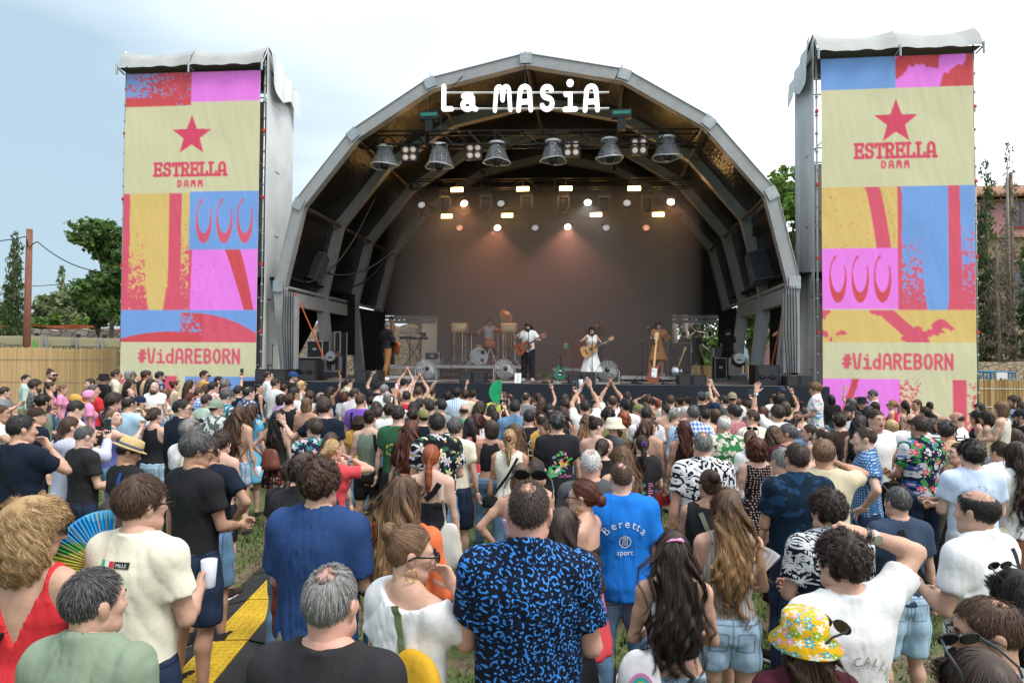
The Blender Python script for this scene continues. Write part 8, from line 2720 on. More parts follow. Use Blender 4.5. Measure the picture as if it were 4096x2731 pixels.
E 1285 1060 130 m -40 short.grey tee.white - do
E 1470 1005 265 m 0 short.dark shirt.inkblue jeans.ddenim fd | dark-haired man in ink blue shirt with phone in back pocket
F 90 437 115 m -20 thin.dgrey tee.offblack - dd
F 75 515 125 m -110 short.black tee.white - dd cap:offblack beard=dark
F 225 405 90 m -140 short.dark longshirt.black - xx bucket:black glasses | man in black bucket hat and black shirt before the pink banner square
F 160 430 70 f 0 long.brown tank.tan - ud
F 365 340 125 m -60 short.dgrey longshirt.whiteprint - ff glasses hp=25 | tall grey-haired man in glasses and white shirt looking down
F 390 482 110 f 0 bob.dark tank.tan - dd
F 315 535 130 f 0 long.black tank.offblack - dd
F 605 465 105 f -60 pony.blond tank.red - dd glasses
F 765 475 125 f -50 pony.black cami.dbrown - dd
F 915 462 110 f -40 lowpony.brown tank.coral - dd
F 1015 548 130 f -20 lowbun.dark tank.offblack - dd
F 1082 490 90 f 0 bun.dark tank.offblack - dd
F 390 580 185 m 170 short.dark tee.white - ff hy=-10 | smiling dark-haired man in white tee facing the camera
F 215 655 190 f 0 wlong.black tank.white - dd
F 265 800 235 m -65 buzz.dark polo.bluedots jeans.ddenim hd | man in blue dotted polo shirt looking left with hand on hip
F 590 712 160 f -20 bob.blond tank.lilac skirt.darkfloral dd
F 845 630 140 m 0 bald.dark tee.white - dd glasses skin=red
F 955 660 205 m -5 short.dark shirt.parrots jeans.ddenim fd fat=.01 | man in dark parrot and hibiscus print shirt
F 1115 692 130 f 0 long.dark tank.offblack - dd
F 1250 665 140 m 0 ring.grey tee.stripebw - dd
F 1305 722 190 m 0 afro.black shirt.peachnet - dd beard=dark
F 1420 615 155 m -55 bald.dark shirt.white - dd hp=12
F 1700 498 115 f -40 bob.black tank.tan - dd
F 1665 592 120 f -50 wavy.black tank.offblack - dd
F 1785 595 150 f -40 wavy.dark tank.beige - df
F 2130 405 120 m -75 flop.dark tee.sky - dd beard=dark
F 2232 492 90 m -60 short.dark tee.navy - dd glasses
F 2220 570 130 m -80 short.dark tee.black - dd cap:offblack glasses beard=dark
F 2110 820 200 f -20 wavy.brown tank.tan - dd glassestop
F 1600 970 260 m 10 curly.black tee.pale shorts.lgrey ff | dark curly-haired man in pale blue tee
F 1435 1000 150 f -75 lowbun.dark tank.tan - dd
F 2165 985 245 f -5 vlong.dark tee.white skirt.brown dd | woman with very long dark hair in white tee
F 1960 985 150 m -10 short.dark shirt.white shorts.white dd | man carrying a small child on his shoulders
D 150 1255 270 f 10 bob.ombre bandeau.lilac jeans.offblack hd | blonde woman with bare shoulders in lilac strapless top
H 370 18 200 m 15 curly.dark polo.offblack bermuda.rust fd | man in black shirt and rust brown shorts
H 470 55 290 m 10 curly.brown teel.blue jeans.khaki ff | man with curly brown hair in navy blue tee
H 270 60 120 f 10 lowpony.dark tee.offblack - dd
H 1030 172 255 f 15 vlong.ombre elbow.orange jeans.denim ff | woman with long dark-to-blonde hair in orange blouse
H 540 770 410 m 10 thin.grey tee.offblack jeans.offblack dd skin=red d=2.03 | grey-haired balding man in black tee at the bottom edge
H 1075 505 265 f 40 bun.light offs.white jeans.denim dn glasses earring hy=30 hp=8 d=2.75 | woman with bun and sunglasses in off-shoulder white top with yellow bag
I 195 205 285 m 5 buzz.dark shirt.leopard jeans.ddenim ff d=2.62 glassestop skin=red fat=.005 | man in blue leopard-print shirt with sunglasses on his head
I 430 382 185 f 10 long.dark tee.dbrown - dd
I 565 190 190 f -65 lowbun.auburn bandeau.black skirt.coral ff glasses earring hp=4 | woman in black strapless top and coral dress looking left with sunglasses
I 820 78 152 m 0 buzz.brown teel.royal jeans.denim fd fat=.0 | man in bright blue sports tee with white back lettering
I 1170 540 235 f 5 vlong.dark crop.black mini.ldenim ff bow:pink d=3.25 | woman with long dark wavy hair, pink hair scarf and black crop top
I 1535 260 235 f 5 wlong.ombre tank.lace sshorts.ldenim ff d=3.85 | woman with long honey hair in grey lace top and denim shorts
I 1410 130 145 f 5 bun.brown vest.black - dd
J 290 985 330 f 0 wavy.brown tee.maroon jeans.denim df bucket:flowerhat glassestop d=2.40 | person in yellow flower-print bucket hat with sunglasses resting on it
J 548 540 330 m -8 curly.dark tee.white jeans.denim ds d=2.6 | man in white tee scratching his head with his right hand
J 450 262 245 m -5 curly.dark shirt.palmbw jeans.denim ff d=3.7 | man in navy and white palm-print shirt
J 920 245 170 m -5 short.dgrey tee.slate shorts.ldenim fd glassestop d=4.4 | man in slate blue tee with black crossbody strap
J 1458 260 240 m -25 ring.black shirt.white trousers.dnavy cf d=3.4 | balding black-haired man in white shirt with dark shoulder strap
J 1540 985 330 m -70 thin.brown tee.grey jeans.denim dd glasses d=2.05 st=1.74 hp=6 | man with high forehead and sunglasses in profile at the lower right
J 1490 1345 400 f -5 long.dark tee.offblack jeans.denim dd glassestop d=1.75 | dark-haired woman with sunglasses on her head in the bottom right corner
J 1720 800 240 f -10 wavy.black tank.offblack - dd glassestop d=2.7 | black-haired woman cut by the right edge below the white-shirted man
G 235 320 330 f 6 bigcurl.blond vback.red jeans.denim dL glasses hy=45 d=2.9 | woman with blonde curls in red low-backed tank top holding a painted fan
G 630 795 385 m 10 short.dgrey shirt.sage jeans.denim dd hy=18 d=2.22 | man with greying dark hair in sage green shirt at the lower left
G 950 170 270 m 16 messy.brown tee.cream shorts.ddenim dc glasses hy=14 d=3.05 | brown-haired man in cream tee with small flag print holding a cup
G 790 300 110 f 10 long.dark tee.offblack - dd
'''
rnd=random.Random(5)
def parse(line):
 body,_,lab=line.partition('|')
 f=body.split()
 c,x,y,w,sex,turn,hair,top,bot,arms=f[:10]
 ox,oy,s=CROP[c]
 e=dict(px=ox+float(x)*s,py=oy+float(y)*s,w=float(w)*s,fem=sex=='f',turn=float(turn),hair=tuple(hair.split('.')),top=tuple(top.split('.')),arms=arms,label=lab.strip()or None,acc=[],hy=0,hp=0,fat=None)
 e['bot']=tuple(bot.split('.'))if bot!='-' else None
 for o in f[10:]:
  if '=' in o:
   k_,v=o.split('=')
   e[k_]=v if k_ in('beard','k','skin')else float(v)
  else:e['acc'].append(o)
 wide=.170+.037*abs(math.sin(R(e['turn']+e['hy'])))**2
 wide+={'bob':.03,'bobcurl':.07,'bigcurl':.10,'curly':.04,'afro':.025,'wavy':.025,'long':.015,'vlong':.02,'wlong':.025,'flop':.02,'messy':.015}.get(e['hair'][0],0)
 if any(a.startswith(('bucket','fedora'))for a in e['acc']):wide=max(wide,.20)
 e['wide']=wide
 r=ray(e['px'],e['py'])
 if 'd' not in e:
  d1=F*wide/e['w']
  st=e.get('st')or(1.64 if e['fem']else 1.76)+rnd.uniform(-.03,.03)
  d2=(EYE-st)/max(-r.z,.012)
  d=(d1**.5)*(min(d2,24)**.5)
  e['lo'],e['hi']=((1.52,1.78)if e['fem']else(1.62,1.93))
  h=EYE+r.z*d
  if h>e['hi']:d=(EYE-e['hi'])/-r.z
  if h<e['lo']:d=(EYE-e['lo'])/-r.z
  e['d']=min(d,17.2)
 else:e['lo'],e['hi']=1.3,2.1
 e['r']=r
 return e
CROWD=[parse(l)for l in TABLE.strip().split('\n')]
for it in range(14):
 for i,a in enumerate(CROWD):
  for b in CROWD[i+1:]:
   pa=(a['r'].x*a['d'],a['d']);pb=(b['r'].x*b['d'],b['d'])
   dx,dy=pa[0]-pb[0],pa[1]-pb[1]
   if dx*dx*1.2+dy*dy<.40**2:
    far,near=(a,b)if a['py']<b['py']else(b,a)
    far['d']=min(far['d']*1.012,17.4);near['d']*=.994
names_m={}
for e in CROWD:
 d,r=e['d'],e['r']
 h=EYE+r.z*d
 t_hair=HSTY[e['hair'][0]]['t']if e['hair'][0]in HSTY else .0
 hat=.035 if any(a.startswith(('bucket','fedora'))for a in e['acc'])else(.015 if any(a.startswith('cap')for a in e['acc'])else 0)
 e['h']=h=min(max(h-t_hair*.8-hat,1.42),1.98)
 lod=0 if d<3.9 else(1 if d<6.8 else 2)
 e['lod']=lod
 skin=e.get('skin')or('dark' if e.get('k')=='dark' else rnd.choice(('fair','fair','mid','mid','mid','tan')))
 bot=e['bot']
 if bot is None and not e['top'][0].startswith('dress'):
  bot=rnd.choice((('sshorts','ldenim'),('sshorts','denim'),('skirt','offblack'),('jeans','denim')))if e['fem']else rnd.choice((('shorts','denim'),('shorts','black'),('shorts','khaki'),('jeans','ddenim')))
 la,ra=AC_[e['arms'][0]],AC_[e['arms'][1]]
 if la=='down' and ra=='down' and lod<2 and e['label']is None:
  la,ra=rnd.choice((('down','down'),('front','front'),('front','down'),('down','front'),('down','hip')))
 fat=e['fat']if e['fat']is not None else rnd.choice((0,0,0,.008))*(.7 if e['fem']else 1)
 turn=e['turn']+(rnd.uniform(-14,14)if e['label']is None else 0)
 if e['hy']==0 and e['label']is None:e['hy']=rnd.choice((0,0,-25,25,40,-15,12));e['hp']+=rnd.choice((0,0,8,-8))
 e['info']=person((r.x*d,d,0),-R(turn),h,e['fem'],skin,e['hair'],e['top'],bot,la,ra,e['hy'],e['hp'],lod,fat,tuple(e['acc']),e.get('beard'),'stand',rnd.choice((0,.02,.04)))
 hw={'buzz':'close-cropped %s-haired','short':'short %s-haired','messy':'tousled %s-haired','flop':'thick %s-haired','curly':'curly %s-haired','afro':'tight-curled %s-haired','bald':'bald','ring':'balding %s-haired','thin':'thinning %s-haired','bob':'%s bobbed','bobcurl':'curly %s bobbed','long':'long %s-haired','wavy':'long wavy %s-haired','vlong':'very long %s-haired','wlong':'long curly %s-haired','pony':'%s ponytailed','lowpony':'%s low-ponytailed','bun':'%s high-bunned','lowbun':'%s low-bunned','topknot':'%s top-knotted','braid':'%s single-braided','braids':'%s braided','none':''}.get(e['hair'][0],'')
 ac=''
 for a in e['acc']:
  k_,_,c_=a.partition(':')
  if k_ in('cap','capback'):ac=' and %s cap'%colword(c_)
  elif k_=='bucket':ac=' and %s brimmed hat'%colword(c_)
  elif k_=='glasses' and not ac:ac=' and %s sunglasses'%(c_ or 'dark')
  elif k_=='scarf':ac=' and %s headscarf'%colword(c_)
 e['short']=((hw%HAIRWORD[e['hair'][1]]if '%s' in hw else hw)+(' woman' if e['fem']else ' man')).strip()+' in '+colword(e['top'][1])+' '+TOPWORD[e['top'][0]]
 e['base']=e['label']or(e['short']+ac)
from collections import Counter
cnt=Counter(e['base']for e in CROWD)
scnt=Counter(e['short']for e in CROWD)
uniq=[e for e in CROWD if cnt[e['base']]==1 and scnt[e['short']]==1 and len(e['short'].split())<=8]
used=set(e['base']for e in CROWD if cnt[e['base']]==1)
for e in CROWD:
 lab=e['base']
 if cnt[lab]>1:
  cand=sorted(uniq,key=lambda q:math.hypot(q['px']-e['px'],(q['py']-e['py'])*1.5))
  for q in cand:
   rel=('left of' if q['px']>e['px']else 'right of')if abs(q['px']-e['px'])>1.1*abs(q['py']-e['py'])else('behind' if q['py']>e['py']else 'in front of')
   l2='%s, %s %s'%(e['short'],rel,q['short'])
   if l2 not in used and len(l2.split())<=16:lab=l2;break
 used.add(lab)
 tag(e['info']['o'],lab,'person','spectators in the crowd')
def who(c,x,y):
 ox,oy,s=CROP[c]
 return min(CROWD,key=lambda e:math.hypot(e['px']-ox-x*s,e['py']-oy-y*s))
 # a boy and a girl carried on shoulders
e=who('E',1810,962)
bp_=at(2720+1700*.3189,1450+520*.3189,9.2)
boy=person((bp_.x,9.2,.78),R(62),1.22,False,'tan',('flop','light'),('shirt','boats'),('shorts','denim'),'front','front',0,8,1,0,(),None,'sit',label='boy in white boat-print shirt raised above the crowd and looking left')
carr=at(2720+1740*.3189,1450+840*.3189,9.25)
person((bp_.x+.02,9.32,0),R(5),1.60,False,'mid',('buzz','dark'),('tee','grey'),('jeans','denim'),'front','front',0,0,2,label='man in grey tee carrying the boy in the boat-print shirt',group='spectators in the crowd')
e=who('F',1960,985)
g_=e['info']['o']
gd=e['d']
gp_=at(3376+1980*.3189,1450+475*.3189,gd+.05)
person((gp_.x,gd+.05,gp_.z-1.02),R(35),1.0,True,'mid',('bob','light'),('dressv','stripecream'),None,'front','front',0,0,1,0,(),None,'sit',label='little girl with brown bob in pinstriped dress on a man\'s shoulders')
# printed on the shirts
def on_back(info,pts,off=.006,front=False):
 me=info['top'].data
 key='_bvh'
 if key not in info:
  vs=np.empty(len(me.vertices)*3,np.float32);me.vertices.foreach_get('co',vs)
  info[key]=BVHTree.FromPolygons([tuple(v)for v in vs.reshape(-1,3)],[tuple(p.vertices)for p in me.polygons])
 out=[]
 for x,z in pts:
  h=info[key].ray_cast(Vector((x,-.8 if not front else .8,z)),Vector((0,1 if not front else-1,0)))
  y=h[0].y if h[0]is not None else-.12
  out.append((x,y-off if not front else y+off,z))
 return np.array(out)
def shirt_text(info,s,size,x,z,m,arcr=None,name='lettering',dx=0):
 cu=bpy.data.curves.new('print','FONT');cu.size=1.0;cu.resolution_u=2
 if arcr:chars=list(s)
 else:chars=[s]
 V,Fc,n=[],[],0
 nar='iIlt.1jfr'
 ws=[(.34 if q in nar else(.85 if q in 'MmwW' else .62))*size for q in chars]
 pos=[sum(ws[:q])+ws[q]/2-sum(ws)/2 for q in range(len(ws))]
 for i,ch in enumerate(chars):
  if ch==' ':continue
  cu.body=ch;cu.align_x='CENTER'
  o=bpy.data.objects.new('tmp',cu);COL.objects.link(o)
  me=bpy.data.meshes.new_from_object(o.evaluated_get(bpy.context.evaluated_depsgraph_get()))
  bpy.data.objects.remove(o)
  v=np.array([(q.co.x*size,q.co.y*size)for q in me.vertices])
  if arcr:
   a=pos[i]*1.12/arcr
   v=np.stack([v[:,0]*math.cos(a)+v[:,1]*math.sin(a)+arcr*math.sin(a),-v[:,0]*math.sin(a)+v[:,1]*math.cos(a)+arcr*(math.cos(a)-1)],1)
  V.append(v+np.array([x,z]))
  Fc+=[tuple(k+n for k in p.vertices)for p in me.polygons]
  n+=len(v)
 P=on_back(info,np.concatenate(V))
 me=bpy.data.meshes.new(name);me.from_pydata([tuple(p)for p in P],[],Fc);me.materials.append(m);me.update()
 return link(name,me,info['o'])
def shirt_patch(info,poly,m,off=.005,name='shirt_print'):
 P=on_back(info,poly,off)
 me=bpy.data.meshes.new(name);me.from_pydata([tuple(p)for p in P],[],[tuple(range(len(P)))]);me.materials.append(m);me.update()
 return link(name,me,info['o'])
INKS={k_:mat('ink_'+k_,c,.8,var=0)for k_,c in dict(white=(.75,.75,.75),ice=(.55,.70,.70),yellow=(.68,.66,.06),green=(.05,.50,.16),pink=(.75,.22,.50),teal=(.05,.42,.40),red=(.55,.04,.05),orange=(.75,.35,.05),grey=(.28,.29,.24),black=(.02,.02,.02),dgreen=(.02,.25,.10)).items()}
b_=who('I',820,78)['info']
shirt_text(b_,'Beretta',.078,0,1.335,INKS['white'],.15)
a=np.linspace(0,2*math.pi,25)
ring_o=[(.042*math.cos(t),1.235+.042*math.sin(t))for t in a];ring_i=[(.036*math.cos(t),1.235+.036*math.sin(t))for t in a[::-1]]
shirt_patch(b_,ring_o+ring_i,INKS['white'],name='logo')
for x in(-.014,0,.014):shirt_patch(b_,[(x-.003,1.21),(x+.003,1.21),(x+.003,1.258),(x+.007,1.255),(x,1.268),(x-.007,1.255),(x-.003,1.258)],INKS['white'],name='logo')
shirt_text(b_,'sport',.052,0,1.145,INKS['white'])
b_=who('D',240,585)['info']
for s_,z in(('BoCA',1.27),('BLOC',1.14)):shirt_text(b_,s_,.135,.0,z,INKS['ice'])
b_=who('D',590,612)['info']
rg=np.random.default_rng(6)
for k_ in range(46):
 t=rg.uniform(0,6.28);q=rg.uniform(.02,.13)
 x,z,s_=q*math.cos(t)*1.05,1.20+q*math.sin(t)*1.1,rg.uniform(.008,.020)
 shirt_patch(b_,[(x+s_*math.cos(u)*rg.uniform(.6,1.2),z+s_*math.sin(u))for u in np.linspace(0,6.28,7)[:-1]],INKS[('pink','yellow','teal','green','pink','orange')[k_%6]])
ge=np.array([(-.125,1.10),(-.09,1.05),(-.02,1.07),(.03,1.14),(.02,1.19),(-.03,1.185),(-.05,1.20),(-.10,1.17)])
shirt_patch(b_,[tuple(p)for p in ge],INKS['green'],.007);shirt_patch(b_,[(-.05,1.10),(.02,1.13),(.01,1.17),(-.03,1.15)],INKS['white'],.009)
shirt_patch(b_,[(.0,1.165),(.015,1.15),(.125,1.235),(.115,1.25)],INKS['orange'],.009);shirt_patch(b_,[(.115,1.235),(.16,1.25),(.15,1.275),(.105,1.255)],INKS['green'],.010)
shirt_text(b_,'TOO REAL',.036,.075,1.055,INKS['pink'])
b_=who('C',735,535)['info']
for i,t in enumerate(np.linspace(0,6.28,6)[:-1]):
 for cx in(-.06,.06):
  x,z=cx+.045*math.cos(t),1.24+.055*math.sin(t)
  o_=[(x+.024*math.cos(u+t),z+.024*math.sin(u+t))for u in np.linspace(-2.2,2.2,9)];i_=[(x+.011*math.cos(u+t),z+.011*math.sin(u+t))for u in np.linspace(2.2,-2.2,9)]
  shirt_patch(b_,o_+i_,INKS['yellow'])
for cx in(-.06,.06):shirt_patch(b_,[(cx+.014*math.cos(u),1.24+.014*math.sin(u))for u in np.linspace(0,6.28,9)[:-1]],INKS['green'])
shirt_text(b_,'CUC',.06,.0,1.12,INKS['green'])
b_=who('D',1660,905)['info']
for i in range(9):
 for s_ in(-1,1):
  l_=.05+.018*math.sin(i*2.3)
  shirt_patch(b_,[(s_*.05-(l_ if s_<0 else 0),1.20-.028*i),(s_*.05+(l_ if s_>0 else 0),1.20-.028*i),(s_*.05+(l_ if s_>0 else 0),1.211-.028*i),(s_*.05-(l_ if s_<0 else 0),1.211-.028*i)],INKS['pink'])
for z in(1.19,1.10,1.02):shirt_patch(b_,[(.026*(1 if k_%2 else .4)*math.cos(k_*math.pi/8),z+.026*(1 if k_%2 else .4)*math.sin(k_*math.pi/8))for k_ in range(16)],INKS['teal'])
b_=who('G',950,170)['info']
for i,c_ in enumerate(('green','white','red')):shirt_patch(b_,[(-.085+.026*i,1.395),(-.060+.026*i,1.395),(-.060+.026*i,1.422),(-.085+.026*i,1.422)],INKS[c_])
shirt_patch(b_,[(-.004,1.395),(.068,1.395),(.068,1.422),(-.004,1.422)],INKS['black'])
shirt_text(b_,'MILLE',.020,.030,1.401,INKS['white'])
b_=who('J',548,540)['info']
shirt_text(b_,'THE CALLING',.054,.0,1.27,INKS['grey'],.13)
b_=who('B',650,850)['info']
TATT=mat('tattoo_ink',(.06,.065,.07),.6,var=0)
def skin_lines(info,lines,w,m,name):
 me=info['o'].data
 vs=np.empty(len(me.vertices)*3,np.float32);me.vertices.foreach_get('co',vs)
 bv=BVHTree.FromPolygons([tuple(v)for v in vs.reshape(-1,3)],[tuple(p.vertices)for p in me.polygons])
 mb=MB()
 for ln in lines:
  pts=[]
  for x,z in ln:
   h=bv.ray_cast(Vector((x,-.8,z)),Vector((0,1,0)))
   pts.append((x,(h[0].y if h[0]else-.1)-.001,z))
  mb.tube(pts,w,4,flat=.35)
 return mb.build(name,m,info['o'])
dens=lambda L:[tuple(np.array(a_)+(np.array(b2)-np.array(a_))*t)for a_,b2 in zip(L[:-1],L[1:])for t in np.linspace(0,1,6)]
skin_lines(b_,[dens(l)for l in([(-.07,1.44),(.06,1.42),(-.05,1.38),(.05,1.33)],[(-.06,1.40),(-.02,1.31)],[(.05,1.42),(.01,1.31)],[(-.04,1.345),(.06,1.37)],[(-.02,1.12),(.0,1.02),(.02,1.12)],[(-.015,1.06),(.03,1.05)])],.007,TATT,'tattoo')
b_=who('B',870,535)['info']
skin_lines(b_,[[(-.03+.035*math.cos(t)*q,1.30+.035*math.sin(t)*q)for t in np.linspace(0,6.28,14)]for q in(.4,.7,1)]+[dens([(-.07,1.12),(.0,1.16),(.08,1.11)]),dens([(-.03,1.18),(.0,1.08),(.04,1.17)])],.004,TATT,'tattoo')
# bags, fans, phones, cups
def strap_path(info,pts,w,m,name,parent):
 P=on_back(info,dens(pts),.004)
 mb=MB()
 n=len(P)
 tg=np.gradient(P,axis=0);sd=np.cross(tg,np.array([0,1.0,0]));sd/=np.linalg.norm(sd,axis=1,keepdims=True)+1e-9
 V=np.concatenate([P-sd*w/2,P+sd*w/2,P-sd*w/2-np.array([0,.005,0]),P+sd*w/2-np.array([0,.005,0])])
 k=np.arange(n-1)
 Q=np.concatenate([np.stack([a_,a_+1,b2+1,b2],1)for a_,b2 in((k,k+n),(k+2*n,k+3*n),(k,k+2*n),(k+n,k+3*n))])
 mb.raw(V,Q)
 return mb.build(name,m,parent)
def bag(e,straps,label,strap_m,w=.03,pouch=None,pm=None,cat='bag',name='shoulder_bag'):
 info=e['info'];o=info['o']
 root=empty(name,o.location,o.rotation_euler.z,label,cat);root.scale=o.scale
 for s_ in straps:strap_path(info,s_,w,strap_m,'strap',root)
 if pouch:
  c,hs=pouch
  h_=.014 if e['lod']else .010
  g=Grid([-hs[i]*1.4-.03 for i in range(3)],[hs[i]*1.4+.03 for i in range(3)],h_)
  X,Y,Z=g.all()
  tz=1-.22*(Z/hs[2])
  q=(np.abs(X/(hs[0]*tz))**3+np.abs(Y/(hs[1]*tz*tz))**2.2+np.abs(Z/hs[2])**4)**(1/3)-1
  g.f=(q*min(hs)*.8+.003*np.sin(22*X+9*Z)*np.sin(17*Z)).astype(np.float32)
  V,Q=g.nets()
  link('pouch',mesh_np('pouch',V+np.array(c),Q,pm),root)
 return root
def dia(s=1,x0_=.09,z0_=1.46,x1_=-.19,z1_=1.00):return[(s*x0_,z0_),(s*.0,1.26),(s*x1_,z1_)]
BL_=cloth('strap_black',(.012,.012,.013));
bag(who('A',270,655),[dia(-1)],'thin black crossbody strap on the man in dark navy at the left edge',BL_,.02,((.20,-.06,.93),(.08,.04,.07)),BL_)
bag(who('A',1610,905),[[(.085,1.47),(.10,1.30),(.085,1.08)]],'blue canvas backpack strap of the man in the straw hat',cloth('blue_strap',(.02,.09,.36)),.045)
bag(who('B',250,708),[dia(1,.06,1.46,-.17,1.0)],'beige strap across the white tee of the grey-haired man',cloth('beige',PAL['tan']),.025,((-.22,-.05,.92),(.09,.05,.08)),cloth('tan',PAL['tan']))
bag(who('C',260,385),[[(-.10,1.47),(-.09,1.2),(-.12,1.0)]],'black strap on the purple tee',BL_,.035)
bag(who('C',372,590),[[(.09,1.45),(.12,1.25),(.14,1.02)]],'black strap over the right shoulder of the woman in grey green',BL_,.04,((.20,-.10,.92),(.11,.06,.13)),BL_)
bag(who('B',1350,595),[[(.07,1.43),(.085,1.32),(.07,1.22)],[(-.07,1.43),(-.085,1.32),(-.07,1.22)]],'brown leather backpack on the woman in black tank top',cloth('leather',(.16,.055,.035)),.025,((.0,-.185,1.05),(.135,.075,.165)),mat('brown_leather',(.15,.05,.032),.45,var=.2,scale=7,bump=.4,bscale=9),name='backpack',cat='backpack')
bag(who('C',895,715),[[(.12,1.45),(.13,1.3),(.07,1.13)],[(-.12,1.45),(-.13,1.3),(-.11,1.13)]],'coral and cream canvas tote worn as a backpack',cloth('peach_strap',(.55,.32,.26)),.03,((-.02,-.20,1.0),(.15,.05,.19)),cloth('coral_canvas',(.50,.16,.12)),name='tote_bag')
bag(who('C',1145,1022),[[(.13,1.43),(.125,1.3),(.14,1.05)]],'white cotton tote on the right shoulder of the red-haired woman',cloth('cotton',(.66,.64,.58)),.022,((.19,-.10,.90),(.10,.045,.20)),cloth('cotton',(.66,.64,.58)),name='tote_bag')
bag(who('C',1145,1022),[[(-.02,1.30),(.05,1.36),(.10,1.44)]],'wide black strap over the shoulder of the red-haired woman',BL_,.05)
bag(who('C',2130,830),[dia(1,.10,1.44,-.17,1.02)],'black crossbody bag on the white knitted vest',BL_,.028,((-.20,-.09,.94),(.10,.05,.07)),BL_)
YB=cloth('mustard_canvas',(.60,.34,.025))
bag(who('H',1075,505),[[(.055,1.46),(.08,1.36),(.115,1.24)]],'mustard yellow canvas bag with green strap on the bun-haired woman',cloth('green_strap',(.20,.25,.13)),.045,((.185,-.12,1.12),(.14,.07,.19)),YB)
WT=cloth('white_canvas',(.68,.68,.72))
tb_=bag(who('I',1170,540),[[(-.125,1.42),(-.12,1.25),(-.16,1.02)],[(-.10,1.40),(-.085,1.2),(-.13,1.02)]],'white tote bag with colourful oval print on the woman with the pink hair scarf',WT,.022,((-.20,-.13,.95),(.12,.05,.20)),WT,name='tote_bag')
for k_,(q,c_)in enumerate(((.105,'pink'),(.09,'teal'),(.07,'yellow'),(.05,'teal'),(.032,'pink'))):
 MB().lathe([(.001,0),(q,0)],20,(-.20,-.186-.0025*k_,.92),Matrix.Rotation(R(90),3,'X')@Matrix.Diagonal((.75,1.25,1))).build('bag_print',INKS[c_],tb_)
bag(who('J',920,245),[dia(1,-.06,1.46,.17,1.02)],'black crossbody strap on the slate blue tee',BL_,.045,((.21,-.02,.95),(.07,.09,.10)),BL_)
bag(who('J',1458,260),[[(.115,1.46),(.13,1.3),(.14,1.05)]],'dark shoulder strap on the white-shirted balding man',cloth('dark_strap',(.03,.03,.04)),.035)
bag(who('I',1410,130),[[(-.06,1.45),(.0,1.32),(.02,1.15)]],'olive green strap with buckle on the bun-haired woman in black',cloth('olive_strap',(.16,.19,.13)),.035,((.0,-.15,1.02),(.11,.05,.10)),cloth('olive_strap',(.16,.19,.13)))
bag(who('G',235,320),[[(.10,1.40),(.02,1.30),(-.13,1.12)]],'thin black strap across the bare back of the blonde woman',BL_,.016)
bag(who('F',2165,985),[[(-.10,1.44),(-.12,1.25),(-.13,1.05)]],'pale embroidered strap on the white tee at the right edge',cloth('woven_strap',(.55,.50,.38)),.05,((-.20,-.06,.88),(.09,.05,.12)),cloth('woven',(.5,.46,.36)))
bag(who('F',1305,722),[[(-.09,1.46),(-.11,1.3),(-.10,1.1)]],'cream cotton tote on the man in the peach shirt',cloth('cotton',(.66,.64,.58)),.025,((-.12,-.20,.95),(.12,.04,.19)),cloth('cotton',(.66,.64,.58)),name='tote_bag')
bag(who('B',500,905),[[(-.10,1.46),(-.12,1.2),(-.13,1.0)]],'grey cotton tote hanging behind the man in black',cloth('grey_cotton',(.30,.31,.31)),.04,((-.10,-.19,.86),(.14,.045,.19)),cloth('grey_cotton',(.30,.31,.31)),name='tote_bag')
text_mesh('lettering','SITES',.075,INK,[o for o in bpy.data.objects if o.get('label')=='grey cotton tote hanging behind the man in black'][0],(-.10,-.242,.86),(R(90),0,0))
bag(who('A',1305,120),[[(-.08,1.45),(-.09,1.30),(-.09,1.1)],[(.08,1.45),(.09,1.30),(.09,1.1)]],'black backpack on the person in the black brimmed hat',BL_,.03,((0,-.19,1.15),(.15,.08,.2)),BL_,name='backpack',cat='backpack')
bag(who('F',1420,615),[[(-.10,1.45),(-.12,1.30),(-.12,1.1)],[(.10,1.45),(.12,1.30),(.12,1.1)]],'dark blue backpack on the bald man in white shirt',cloth('navy_pack',(.02,.04,.07)),.035,((.02,-.20,1.12),(.15,.09,.2)),cloth('navy_pack',(.02,.04,.07)),name='backpack',cat='backpack')
def hand_fan(e,side,label,m,rad,a0,a1,rib,sx=1,dx=0,tilt=0):
 gp,z,x=grip_point(e['info'],side)
 root=empty('hand_fan',gp+Vector((dx,-.03,0)),R(tilt),label,'hand fan')
 n=26
 a=np.radians(np.linspace(a0,a1,2*n+1));k=np.arange(2*n+1)
 y=np.where(k%2,-.010,.010)
 r0_,r1_=rad*(.12 if m is GF else .42),rad
 V=np.concatenate([np.stack([np.cos(a)*q,y*q/rad,np.sin(a)*q],1)for q in(r0_,(r0_+r1_)/2,r1_)])
 kk=np.arange(2*n);w_=2*n+1
 Q=np.concatenate([np.stack([kk,kk+1,kk+w_+1,kk+w_],1),np.stack([kk+w_,kk+w_+1,kk+2*w_+1,kk+2*w_],1)])
 link('leaf',mesh_np('leaf',V,Q,m,False),root)
 for t in np.radians(np.linspace(a0,a1,13)):
  MB().tube([(0,0,0),(math.cos(t)*rad*.98,-.004,math.sin(t)*rad*.98)],.004,4,flat=.4).build('rib',rib,root)
 MB().lathe([(.008,-.01),(.008,.01)],8,(0,0,0),Matrix.Rotation(R(90),3,'X')).build('rivet',CHROME,root)
 return root
GF=mat('bright_green_fabric',(.05,.55,.26),.7,var=.05);WOODF=mat('pale_bamboo',(.58,.42,.24),.6,var=.1)
hand_fan(who('C',1900,520),'R','large bright green open fan held high above the crowd',GF,.22,88,262,mat('green_rib',(.03,.40,.2),.6),dx=.02)
